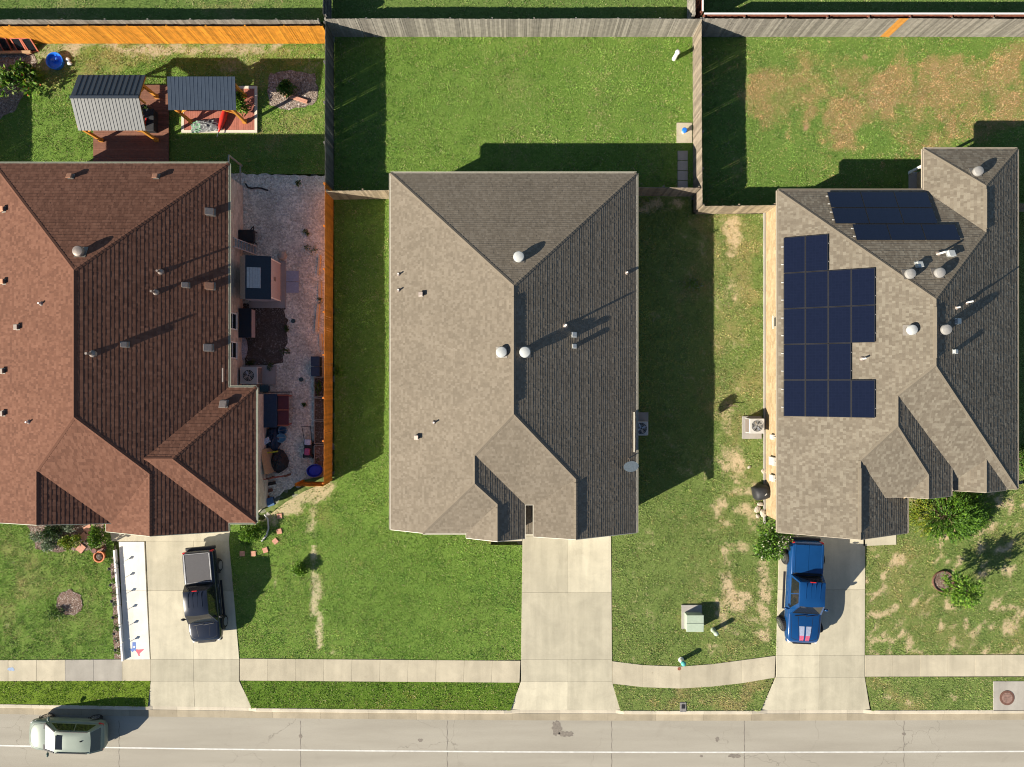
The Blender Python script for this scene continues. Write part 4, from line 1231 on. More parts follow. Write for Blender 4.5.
nb += lawn('lawn', GP([(615, 197), (691.5, 197), (691.5, 214), (768, 214), (768, 300), (779, 540), (776, 655), (742, 660), (711, 664), (680, 666.3), (643, 664.8), (612, 661), (611, 524), (615, 524)]),
           (*MIXD[:3], SAND, [(738, 255, 22, 60, .7), (700, 250, 14, 70, .5), (735, 380, 22, 90, .5), (735, 600, 40, 60, .4), (720, 640, 50, 20, .35), (745, 500, 30, 50, .3)],
            [(732, 235, 9, 18, 1.1), (738, 222, 8, 8, 1.0), (730, 290, 10, 18, .6), (665, 205, 30, 7, .6), (734, 600, 17, 14, 1.0), (726, 588, 8, 12, .9), (748, 597, 8, 6, .9), (767, 588, 7, 18, 1.0), (764, 615, 6, 14, 1.0), (762, 637, 8, 8, .8), (755, 620, 10, 3, .7),
             (744, 545, 7, 9, 1.0), (729, 525, 5, 8, .8), (723, 497, 6, 6, .8), (742, 510, 9, 8, 1.0), (728, 415, 7, 22, .7), (727, 460, 10, 14, .75), (745, 490, 22, 5, .8), (727, 555, 6, 14, .7),
             (711, 648, 8, 5, .7), (686, 470, 10, 8, .5), (724, 575, 5, 6, .8), (705, 470, 6, 30, .5), (765, 565, 5, 12, .8), (634, 580, 4, 5, .6), (718, 515, 8, 8, .7), (738, 470, 10, 20, .7), (752, 520, 8, 12, .8), (735, 620, 20, 16, .5), (722, 505, 10, 5, .8)], .42, .3, 1.0))
nb += lawn('lawn', GP([(694, 36), (1075, 36), (1075, 213), (694, 213)]),
           ((0.085, 0.165, 0.022), (0.2, 0.3, 0.07), (0.40, 0.245, 0.12), (0.44, 0.27, 0.16),
            [(u_, v_, a_, b_, s_ * 1.3) for u_, v_, a_, b_, s_ in [(800, 80, 50, 40, .5), (960, 110, 60, 25, .5), (840, 75, 40, 25, .5), (1010, 60, 40, 20, .5), (880, 98, 28, 34, .95), (862, 115, 24, 24, .8), (850, 128, 18, 14, .8), (942, 70, 30, 16, .8), (955, 88, 24, 18, .75), (1000, 85, 34, 24, .9), (820, 95, 22, 20, .7), (775, 90, 26, 30, .6), (905, 138, 18, 14, .5), (830, 58, 26, 12, .5), (810, 130, 8, 8, .8), (905, 105, 30, 30, .6)]],
            [(880, 98, 20, 26, .5), (850, 128, 12, 8, .5), (940, 70, 16, 8, .5), (1000, 86, 24, 12, .45), (808, 130, 4, 3, .9), (865, 60, 4, 2, .9), (735, 170, 14, 20, .5)], .5, .16, 1.0))
nb += lawn('lawn', GP([(-70, 43), (332.5, 43), (332.5, 174), (-70, 174)]),
           (*LUSH[:2], (0.36, 0.3, 0.12), (0.52, 0.42, 0.30), [(120, 55, 90, 18, .7), (280, 55, 60, 12, .6), (70, 92, 45, 25, .5), (290, 120, 40, 20, .45), (60, 70, 25, 18, .7), (210, 60, 60, 12, .7)],
            [(80, 47, 60, 5, .95), (160, 50, 60, 7, .95), (240, 48, 60, 6, .95), (310, 62, 14, 18, .45), (48, 60, 22, 16, .75), (70, 55, 20, 10, .8), (235, 62, 26, 14, .6), (200, 130, 50, 25, .25)], .45, .06, 1.0))
nb += lawn('lawn', GP([(-70, 516), (113, 516), (118, 661), (-70, 661)]),
           (*LUSH[:2], (0.34, 0.3, 0.12), (0.42, 0.34, 0.24), [(25, 572, 16, 16, .5), (40, 560, 40, 18, .25), (75, 635, 45, 18, .35), (90, 610, 20, 14, .25), (8, 615, 12, 26, .45), (45, 590, 40, 10, .2)],
            [(27, 572, 4, 4, .9), (14, 563, 4, 3, .7), (9, 628, 3, 10, .7), (70, 603, 17, 17, .5)], .5, .05, 1.15))
nb += lawn('lawn', GP([(865, 494), (1090, 480), (1090, 655), (865, 655)]),
           (*MIXD[:3], SAND, [(900, 590, 50, 50, .32), (960, 640, 80, 20, .25), (1000, 540, 40, 30, .3)],
            [(893, 605, 7, 5, .95), (888, 612, 10, 5, .8), (917, 600, 6, 6, .9), (982, 541, 6, 5, 1.0), (995, 527, 5, 4, 1.0), (1004, 524, 4, 3, .9), (948, 563, 4, 5, .9), (962, 555, 4, 4, .8), (935, 560, 4, 3, .8), (880, 555, 5, 6, .7), (970, 610, 4, 4, .8), (1003, 618, 5, 4, .8), (895, 640, 5, 3, .8), (912, 645, 4, 3, .8), (875, 640, 4, 3, .7), (920, 625, 8, 5, .6),
             (1012, 568, 6, 4, .8), (1018, 525, 4, 3, .8), (1016, 610, 4, 4, .7), (1015, 650, 14, 5, .7)], .5, .75, .9))
nb += lawn('lawn', GP([(-70, 681.5), (150.5, 680.8)] + bot(-70, 147.5)), ((0.1, 0.18, 0.012), (0.2, 0.29, 0.035), (0.27, 0.25, 0.06), (.3, .22, .12), [], [], .3, 0, 1.1))
nb += lawn('lawn', GP([(240.5, 680.8), (519.5, 682.5)] + bot(251.5, 510.5)), ((0.072, 0.15, 0.012), (0.15, 0.24, 0.035), (0.27, 0.25, 0.06), (.3, .22, .12), [(420, 697, 80, 14, .3)], [], .4, 0, 1.0))
nb += lawn('lawn', GP([(612.5, 684), (643, 687), (680, 688.3), (711, 686.5), (742, 683), (774, 678)] + bot(620.5, 760.5)), (*MIXD, [(740, 695, 35, 16, .7), (675, 690, 20, 5, .7), (690, 700, 60, 10, .4)], [], .5, .05, 1.0))
nb += lawn('lawn', GP([(865, 677), (993, 677)] + bot(871.5, 993)), (*MIXD[:3], SAND, [(900, 697, 40, 12, .5)], [(887, 695, 7, 3, .9), (905, 699, 4, 4, .8), (968, 684, 3, 2, .9), (969, 693, 3, 2, .9), (951, 698, 3, 2, .8), (882, 700, 4, 2, .8), (935, 693, 4, 2, .7)], .5, .15, .9))
nb += lawn('lawn', GP([(993, 677), (1090, 677), (1090, 681), (993, 681)]), (*MIXD, [], [], .6, .3, .9))
nb += lawn('lawn', GP([(-80, -60), (1100, -60), (1100, 22), (-80, 22)]), ((0.09, 0.16, 0.03), (0.18, 0.26, 0.07), (0.33, 0.29, 0.13), (0.36, 0.28, 0.17), [(60, 0, 60, 20, .4), (250, 5, 80, 14, .45)], [], .4, .05, 1.0), 300)
print('blades', nb)

# ------------------------------------------------------------------ fences
def fence(label, A, B, h, side, mat, post_mat=None, group=None, special=None, board=.14, lean=.0, base=0.0, cap=None, name='fence', seed=1, rails=3):
    """A, B: ends on the ground; side +1 puts the boards left of A->B"""
    rr = random.Random(seed)
    root = thing(name, label, 'fence', ((A[0] + B[0]) / 2, (A[1] + B[1]) / 2, 0), 0, group)
    L = math.hypot(B[0] - A[0], B[1] - A[1]); ex, ey = (B[0] - A[0]) / L, (B[1] - A[1]) / L
    nx, ny = -ey * side, ex * side
    ang = math.atan2(ey, ex)
    mb = MB(); sb = MB()
    n = int(L / board)
    wav = rr.random() * 6
    for k in range(n):
        s_ = (k + .5) * L / n
        hh = h + rr.uniform(-.02, .02) + .025 * math.sin(s_ * .5 + wav)
        o = .05 + rr.uniform(-.006, .006)
        t_ = sb if special and special[0] <= s_ <= special[1] else mb
        t_.box((A[0] + ex * s_ + nx * o, A[1] + ey * s_ + ny * o, base + .04 + hh / 2), (L / n - (rr.uniform(.02, .032) if rr.random() < .1 else rr.uniform(.003, .008)), .018, hh), ang, Matrix.Rotation(rr.uniform(-.006, .006), 4, 'Y'), rnd=rr.random())
    mb.build('picket_panel', mat, root)
    if special: sb.build('new_pickets', special[2], root, label='bright new replacement boards in the weathered fence')
    pm = post_mat or mat
    for z in ((.3, h / 2, h - .2) if rails == 3 else (.4, h - .3)):
        r_ = MB(); r_.box(((A[0] + B[0]) / 2 + nx * .018, (A[1] + B[1]) / 2 + ny * .018, base + z), (L - .02, .04, .09), ang, rnd=rr.random()); r_.build('rail', pm, root)
    m = max(1, round(L / 2.44))
    for k in range(m + 1):
        s_ = min(max(k * L / m, .05), L - .05)
        p_ = MB(); p_.box((A[0] + ex * s_ - nx * .05, A[1] + ey * s_ - ny * .05, base + (h - .05) / 2 - .02), (.09, .09, h - .05), ang, rnd=rr.random()); p_.build('post', pm, root)
    if cap:
        c_ = MB(); c_.box(((A[0] + B[0]) / 2 + nx * .02, (A[1] + B[1]) / 2 + ny * .02, base + h + .075), (L, .09, .03), ang); c_.build('cap_board', cap, root)
    return root
W_ = 1.9
yb_m, yb_l = G(0, 36.3)[1], G(0, 43)[1]
XL, XR = G(332.8, 0)[0], G(693.3, 0)[0]
GF = 'wooden yard fences'
fence('tall weathered grey board fence closing the back of the middle lawn', (XL + .02, yb_m), (XR - .02, yb_m), 2.1, -1, M['fence_grey'], group=GF, seed=2)
a, b = (XR + .02, yb_m), (G(1090, 0)[0], yb_m)
fence('weathered grey back fence with a strip of bright new orange boards, behind the patchy lawn', a, b, 2.1, -1, M['fence_grey'], group=GF,
      special=(G(880, 0)[0] - a[0], G(889, 0)[0] - a[0], M['fence_new']), seed=3)
fence('bright orange stained board fence along the back of the yard with the gazebos', (G(-80, 0)[0], yb_l), (XL - .05, yb_l), 2.05, -1, M['fence_orange'], group=GF, seed=4)
fence('grey fence running directly behind the orange back fence, only its top showing', (G(-80, 0)[0], yb_l + .34), (XL - .3, yb_l + .34), 2.12, -1, M['fence_grey'], group=GF, seed=5)
fence('shade-darkened weathered side fence left of the middle lawn, meeting the grey back fence', (XL, yb_m), (XL, G(0, 191)[1]), W_, 1, M['fence_shade'], group=GF, seed=6)
fence('orange stained side fence between the gravel yard and the middle house', (XL, G(0, 191)[1]), (XL - .08, G(0, 480)[1]), W_, 1, M['fence_rust'], group=GF, seed=7)
fence('brown weathered side fence between the middle lawn and the patchy back lawn', (XR, yb_m), (XR + .06, G(0, 213)[1]), W_ + .05, -1, M['fence_side'], group=GF, seed=8)
fence('short tan cross fence joining the orange side fence to the middle house', (XL + .06, G(0, 199)[1]), (-6.75, G(0, 198)[1]), W_, -1, M['fence_warm'], group=GF, seed=9)
fence('short shaded cross fence at the right rear corner of the middle house', (6.92, G(0, 195)[1]), (XR - .08, G(0, 196)[1]), W_, -1, M['fence_side'], group=GF, seed=10)
fence('short sunlit tan cross fence joining the side fence to the house with solar panels', (XR + .1, G(0, 213.5)[1]), (RX[0] + .38, G(0, 212.5)[1]), W_, -1, M['fence_warm'], group=GF, seed=11)
fence('stub of tan fence at the far right edge, off the corner of the solar house', (29.15, G(0, 211)[1]), (36, G(0, 211)[1]), W_, -1, M['fence_warm'], group=GF, seed=12)
fence('short dark fence between rear lots, beyond the middle back fence on its left', (XL - .02, yb_m + .35), (XL - .02, yb_m + 8), W_, 1, M['fence_shade'], group=GF, seed=13)
fence('pale grey fence between rear lots, beyond the right corner of the middle back fence', (XR - .45, yb_m + .3), (XR - .45, yb_m + 8), W_, -1, M['fence_grey'], group=GF, seed=14)
red_board = m_rnd('fence_redbrown', (0.2, 0.075, 0.05), .8, .2, .2, 4)
fence('red brown fence with a white cap board, just behind the right back fence', (XR + .1, yb_m + .28), (G(1090, 0)[0], yb_m + .28), 2.0, 1, red_board, cap=M['white'], group=GF, seed=15)
fence('red brown fence with a white cap board, turning away from the back fence corner', (XR + .02, yb_m + .5), (XR + .02, yb_m + 8), 1.9, -1, red_board, cap=M['white'], group=GF, seed=16)
fence('side fence at the far left of the gazebo yard, known by its long shadow', (-33.3, yb_l), (-33.3, 4), W_, 1, M['fence_grey'], group=GF, seed=17)
yg = G(0, 481)[1]
g_ = fence('narrow orange gate across the gravel yard end, standing by the blue tub', (G(303, 0)[0], yg), (XL - .12, yg), 1.75, -1, M['fence_orange'], name='yard_gate', seed=18)
g_['category'] = 'gate'
# ------------------------------------------------------------------ vehicles
def loft(stations, mats, name, root, sub=1, mat_fn=None):
    """stations along x: (x, [(y, z), ...]) half profiles from the sill up to the centre line, mirrored to a closed hull"""
    mb = MB(); rows = []
    for x, pr in stations:
        full = [(-y, z) for y, z in pr[::-1]] + [(y, z) for y, z in pr]
        if pr[-1][0] == 0: full = [(-y, z) for y, z in pr] + [(y, z) for y, z in pr[::-1][1:]]
        rows.append([(x, y, z) for y, z in full])
    n = len(rows[0]); vs = [p for r_ in rows for p in r_]; fs = []
    for i in range(len(rows) - 1):
        for j in range(n - 1):
            fs.append((i * n + j, i * n + j + 1, (i + 1) * n + j + 1, (i + 1) * n + j))
        fs.append((i * n + n - 1, i * n, (i + 1) * n, (i + 1) * n + n - 1))
    fs.append(tuple(range(n))[::1]); fs.append(tuple(range((len(rows) - 1) * n, len(rows) * n))[::-1])
    mb.add(vs, fs)
    o = local(mb.build(name, mats, root, smooth=True))
    bm = bmesh.new(); bm.from_mesh(o.data); bmesh.ops.recalc_face_normals(bm, faces=bm.faces); bm.to_mesh(o.data); bm.free()
    if sub: subsurf(o, sub)
    return o
def lp(mb, name, mat, root, label=None, smooth=False):
    o = local(mb.build(name, mat, root, smooth, label)); return o
def wheel(root, x, y, r=.38, w=.27, steer=0.0):
    T = Matrix.Translation((x, y, r)) @ Matrix.Rotation(steer, 4, 'Z') @ Matrix.Rotation(R(90), 4, 'X')
    mb = MB(); mb.T = T
    mb.lathe([(r * .62, -w * .5), (r * .9, -w * .5), (r, -w * .36), (r, w * .36), (r * .9, w * .5), (r * .62, w * .5)], (0, 0, 0), 28)
    for k in range(28):
        a = 2 * math.pi * k / 28
        mb.box((r * math.cos(a), r * math.sin(a), 0), (.02, .045, w * .6), a)
    o = lp(mb, 'wheel', M['tyre'], root)
    s_ = MB(); s_.T = T
    for sg in (-1, 1):
        s_.lathe([(r * .64, sg * w * .505 - .02), (r * .64, sg * w * .505), (r * .56, sg * w * .50)], (0, 0, 0), 24)
        for k in range(6):
            a = 2 * math.pi * k / 6
            s_.box((r * .34 * math.cos(a), r * .34 * math.sin(a), sg * w * .5), (r * .5, .06, .03), a)
        s_.lathe([(.07, sg * w * .5 - .02), (.07, sg * w * .5 + .02 * sg)], (0, 0, 0), 12)
    rim = s_.build('rim', M['rim'], o); rim.matrix_parent_inverse = Matrix.Identity(4)
def panel_quad(mb, q, inset, lift, nsub=1):
    """a flat pane inside quad q (4 corners, ccw seen from outside), a few mm proud of it"""
    a, b, c, d = [Vector(p) for p in q]; n = (b - a).cross(d - a).normalized()
    f = lambda u, v: (a * (1 - u) + b * u) * (1 - v) + (d * (1 - u) + c * u) * v
    iu0, iu1, iv0, iv1 = inset
    P_ = [f(iu0, iv0), f(1 - iu1, iv0), f(1 - iu1, 1 - iv1), f(iu0, 1 - iv1)]
    N_ = 6; vs = []; fs = []
    up = [p + n * lift for p in P_]; dn = [p - n * .01 for p in P_]
    mb.add(up + dn, [(0, 1, 2, 3), (0, 4, 5, 1), (1, 5, 6, 2), (2, 6, 7, 3), (3, 7, 4, 0)])
def mirror_part(root, x, y, z, sg, mat, nose):
    mb = MB(); mb.sphere((x, y + sg * .2, z + .05), .08, .15, .1, 10); mb.bar((x + .02, y, z), (x, y + sg * .12, z + .03), .05, .04)
    lp(mb, 'wing_mirror', mat, root, smooth=True)

def drape(mb, name, mat, root, body, off=.004):
    o = lp(mb, name, mat, root)
    m = o.modifiers.new('drape', 'SHRINKWRAP'); m.target = body; m.wrap_method = 'PROJECT'; m.use_project_z = True; m.use_negative_direction = True; m.use_positive_direction = False; m.offset = off
    return o
def ribbon(mb, pts, w=.014, z=2.2, n=10):
    for (x0, y0), (x1, y1) in zip(pts[:-1], pts[1:]):
        L = math.hypot(x1 - x0, y1 - y0); ox, oy = -(y1 - y0) / L * w / 2, (x1 - x0) / L * w / 2
        for k in range(n):
            a, b = k / n, (k + 1) / n
            A = (x0 + (x1 - x0) * a, y0 + (y1 - y0) * a); B = (x0 + (x1 - x0) * b, y0 + (y1 - y0) * b)
            mb.quad((A[0] - ox, A[1] - oy, z), (B[0] - ox, B[1] - oy, z), (B[0] + ox, B[1] + oy, z), (A[0] + ox, A[1] + oy, z))
def pickup(name, label, paint, loc, rz, cover, stripes=False, steer=0.0, L=5.75):
    root = thing(name, label, 'pickup truck', loc, rz, 'pickup trucks parked in driveways')
    h_ = L / 2
    def pr(w, zb, zt, cr=.03): return [(0, zb), (w * .88, zb), (w * .99, zb + .14), (w, (zb + zt) / 2), (w * .985, zt - .16), (w * .95, zt - .045), (w * .86, zt), (w * .4, zt + cr * .8), (0, zt + cr)]
    st = [(-h_, pr(.86, .5, 1.0, 0)), (-h_ + .06, pr(.95, .45, 1.1, 0)), (-h_ + .3, pr(.985, .42, 1.13, .0)), (-h_ + .9, pr(1.0, .42, 1.14, 0)), (-h_ + 1.85, pr(.985, .4, 1.14, 0)), (-h_ + 2.0, pr(.985, .4, 1.12, .0)),
          (-h_ + 3.2, pr(.98, .4, 1.1, .0)), (-h_ + 4.2, pr(.985, .4, 1.11, .02)), (h_ - 1.1, pr(.995, .42, 1.13, .05)), (h_ - .5, pr(.97, .42, 1.1, .06)), (h_ - .18, pr(.9, .42, 1.02, .05)), (h_ - .05, pr(.78, .44, .88, .03)), (h_, pr(.6, .5, .75, 0))]
    body = loft(st, paint, 'body', root, 2)
    s_ = MB(); hx = -h_ + 4.42; ribbon(s_, [(hx, -.84), (h_ - .42, -.76), (h_ - .3, -.5), (h_ - .26, 0), (h_ - .3, .5), (h_ - .42, .76), (hx, .84)], .022)
    ribbon(s_, [(hx + .1, -.42), (h_ - .45, -.34)], .016); ribbon(s_, [(hx + .1, .42), (h_ - .45, .34)], .016)
    drape(s_, 'hood_seam', M['black'], root, body)
    # cab
    x0, x1, x2, x3 = -h_ + 1.98, -h_ + 2.22, -h_ + 3.62, -h_ + 4.38       # rear base, rear roof, front roof, windscreen base
    zb, zt = 1.09, 1.83
    wb, wt = .93, .72
    B_ = [(x0, -wb, zb), (x3, -wb, zb), (x3, wb, zb), (x0, wb, zb)]; Tq = [(x1, -wt, zt), (x2, -wt, zt), (x2, wt, zt), (x1, wt, zt)]
    mb = MB()
    n = 8
    vs = []; fs = []
    for i_ in range(n + 1):
        for j_ in range(n + 1):
            u_, v_ = i_ / n, j_ / n
            ex_ = (1 - (2 * u_ - 1) ** 6) * .5 + .5; ey_ = (1 - (2 * v_ - 1) ** 6)
            x = x1 + (x2 - x1) * u_ + (.06 * (1 - (2 * v_ - 1) ** 2) if i_ == n else 0); y = -wt + 2 * wt * v_
            vs.append((x, y, zt + .07 * (1 - (2 * u_ - 1) ** 4) * (1 - (2 * v_ - 1) ** 4)))
    for i_ in range(n):
        for j_ in range(n): fs.append((i_ * (n + 1) + j_, (i_ + 1) * (n + 1) + j_, (i_ + 1) * (n + 1) + j_ + 1, i_ * (n + 1) + j_ + 1))
    mb.add(vs, fs)
    for k in range(4): mb.add([B_[k], B_[(k + 1) % 4], Tq[(k + 1) % 4], Tq[k]], [(0, 1, 2, 3)])
    cab = lp(mb, 'cab', paint, root); autosmooth(cab, 50)
    for y in (-.4, -.13, .13, .4):
        r_ = MB(); r_.box(((x1 + x2) / 2 - .2, y, zt + .066), ((x2 - x1) * .62, .035, .022)); lp(r_, 'roof_rib', paint, root)
    w_ = MB(); panel_quad(w_, (B_[1], B_[2], Tq[2], Tq[1]), (.06, .06, .08, .05), .006); lp(w_, 'windscreen', M['car_glass'], root)
    w_ = MB(); panel_quad(w_, (B_[3], B_[0], Tq[0], Tq[3]), (.1, .1, .12, .12), .006); lp(w_, 'rear_window', M['car_glass'], root)
    for sg in (-1, 1):
        q = (B_[0], B_[1], Tq[1], Tq[0]) if sg < 0 else (B_[2], B_[3], Tq[3], Tq[2])
        for (i0, i1) in (((.06, .52), (.51, .14)) if sg < 0 else ((.14, .51), (.52, .06))):
            w_ = MB(); panel_quad(w_, q, (i0, i1, .1, .1), .006); lp(w_, 'side_window', M['car_glass'], root)
        mirror_part(root, x3 - .35, sg * .95, 1.15, sg, paint if stripes else M['black'], 1)
        t_ = MB(); t_.box((-h_ + .06, sg * .84, .92), (.1, .16, .3)); bevel(lp(t_, 'tail_light', M['red_lamp'], root), .02)
        t_ = MB(); t_.box((h_ - .2, sg * .72, .84), (.26, .28, .16), sg * -.35); bevel(lp(t_, 'headlight', M['lamp'], root), .03)
        d_ = MB()
        for xx in (x0 + .28, x0 + 1.25): d_.box((xx, sg * .985, .82), (.2, .03, .035))
        for xx in (x0 + .38, x0 + 1.35): pass
        for k, ob in enumerate([d_]): lp(ob, 'door_handles', M['chrome'] if not stripes else paint, root)
        s_ = MB(); s_.box((x0 + 1.2, sg * 1.0, .42), (2.3, .14, .05)); bevel(lp(s_, 'side_step', M['black'], root), .02)
        for xx in (-h_ + 1.12, h_ - 1.02):
            a_ = MB()
            for k in range(13):
                t0, t1 = math.pi * k / 13, math.pi * (k + 1) / 13
                f = lambda t, rr, yy: (xx + rr * math.cos(t), yy, .40 + rr * math.sin(t))
                y0, y1 = sg * .80, sg * 1.012
                a_.quad(f(t0, .47, y1), f(t1, .47, y1), f(t1, .40, y1), f(t0, .40, y1)); a_.quad(f(t0, .47, y0), f(t1, .47, y0), f(t1, .47, y1), f(t0, .47, y1)); a_.quad(f(t0, .40, y0), f(t1, .40, y0), f(t1, .40, y1), f(t0, .40, y1))
            lp(a_, 'wheel_arch', M['black'], root)
            wheel(root, xx, sg * (1.02 if stripes and xx > 0 else .96 if stripes else .9), .45 if stripes else .40, .32 if stripes else .28, steer if xx > 0 else 0)
    # load bed cover, its frame, tailgate gap, bumpers
    xa, xb = -h_ + .16, -h_ + 1.84
    c_ = MB()
    if stripes:
        for y0, y1 in ((-.86, -.008), (.008, .86)):
            g = 6
            for k in range(g):
                ya, yb = y0 + (y1 - y0) * k / g, y0 + (y1 - y0) * (k + 1) / g
                zz = lambda y: 1.185 + .035 * (1 - (y / .86) ** 2)
                c_.quad((xa, ya, zz(ya)), (xb, ya, zz(ya)), (xb, yb, zz(yb)), (xa, yb, zz(yb)))
            for X in (xa, xb):
                c_.quad((X, y0, 1.1), (X, y1, 1.1), (X, y1, zz(y1)), (X, y0, zz(y0)))
            c_.quad((xa, y0, 1.1), (xb, y0, 1.1), (xb, y0, zz(y0)), (xa, y0, zz(y0))); c_.quad((xa, y1, 1.1), (xb, y1, 1.1), (xb, y1, zz(y1)), (xa, y1, zz(y1)))
    else:
        c_.box(((xa + xb) / 2, 0, 1.165), (xb - xa, 1.44, .05))
    cv = lp(c_, 'bed_cover', cover, root)
    for sg in (-1, 1):
        f_ = MB(); f_.box(((xa + xb) / 2, sg * .775, 1.172), (xb - xa + .1, .07, .06)); bevel(lp(f_, 'bed_rail', M['rail_grey'] if not stripes else paint, root), .015)
        if not stripes:
            f_ = MB(); f_.box((xa - .04 if sg < 0 else xb + .02, 0, 1.172), (.05, 1.46, .06)); bevel(lp(f_, 'bed_rail', M['rail_grey'], root), .015)
    b_ = MB(); b_.box((-h_ - .07, 0, .58), (.2, 1.84, .2)); bevel(lp(b_, 'rear_bumper', M['black'], root), .05, 3)
    b_ = MB(); b_.box((h_ - .08, 0, .56), (.22, 1.66, .24)); bevel(lp(b_, 'front_bumper', M['black'] if not stripes else paint, root), .07, 3)
    b_ = MB(); b_.box((h_ - .02, 0, .78), (.1, 1.05, .2)); lp(b_, 'grille', M['black'], root)
    b_ = MB(); b_.box((x1 - .03, 0, zt + .03), (.05, .3, .05)); lp(b_, 'brake_light', M['red_lamp'], root)
    b_ = MB(); b_.bar((x3 + .1, -.62, 1.15), (x3 + .02, .05, 1.18), .03, .02); b_.bar((x3 + .1, .02, 1.15), (x3 + .02, .68, 1.18), .03, .02); lp(b_, 'wipers', M['black'], root)
    g_ = MB(); g_.box((x0 - .06, 0, 1.135), (.14, 1.7, .02)); lp(g_, 'bed_gap', M['black'], root)
    if stripes:
        for sg in (-1, 1):
            k_ = MB(); n_ = 8
            for k in range(n_):
                xa_, xb_ = h_ - 1.16 + .92 * k / n_, h_ - 1.16 + .92 * (k + 1) / n_
                k_.mat = 0 if k < 5 else 1
                zf = lambda x: 2.2
                wv = lambda x: .2 + .09 * (h_ - x)
                k_.quad((xa_, sg * .05 - (sg < 0) * wv(xa_), zf(xa_)), (xb_, sg * .05 - (sg < 0) * wv(xb_), zf(xb_)), (xb_, sg * .05 + (sg > 0) * wv(xb_), zf(xb_)), (xa_, sg * .05 + (sg > 0) * wv(xa_), zf(xa_)))
            drape(k_, 'hood_stripe', [M['stripe_pale'], M['stripe_pink']], root, body, .007)
    return root
M['rail_grey'] = m_plain('rail_grey', (.24, .24, .25), .4, .3)
M['tarp_grey'] = m_plain('tarp_grey', (.17, .175, .18), .6, var=.4, scale=5)
M['log_pale'] = m_plain('log_pale', (.62, .5, .34), .85, var=.2, bump=.4)
M['stripe_pale'] = m_plain('stripe_pale', (0.30, 0.34, 0.45), .35, coat=.5)
M['stripe_pink'] = m_plain('stripe_pink', (0.48, 0.10, 0.17), .35, coat=.5)
pickup('pickup_truck', 'dark navy pickup with a grey bed cover, in the left driveway beside the white walk', M['paint_navy'], (-18.93, -13.02, .035), R(-90 + 5.2), M['tonneau_grey'], L=5.62)
pickup('pickup_truck', 'bright blue pickup with pale and pink hood stripes, backed up to the solar house', M['paint_blue'], (17.84, -12.74, .035), R(-90 - 2.6), M['paint_blue'], True, R(16), 6.25).scale = (1, 1.05, 1.15)

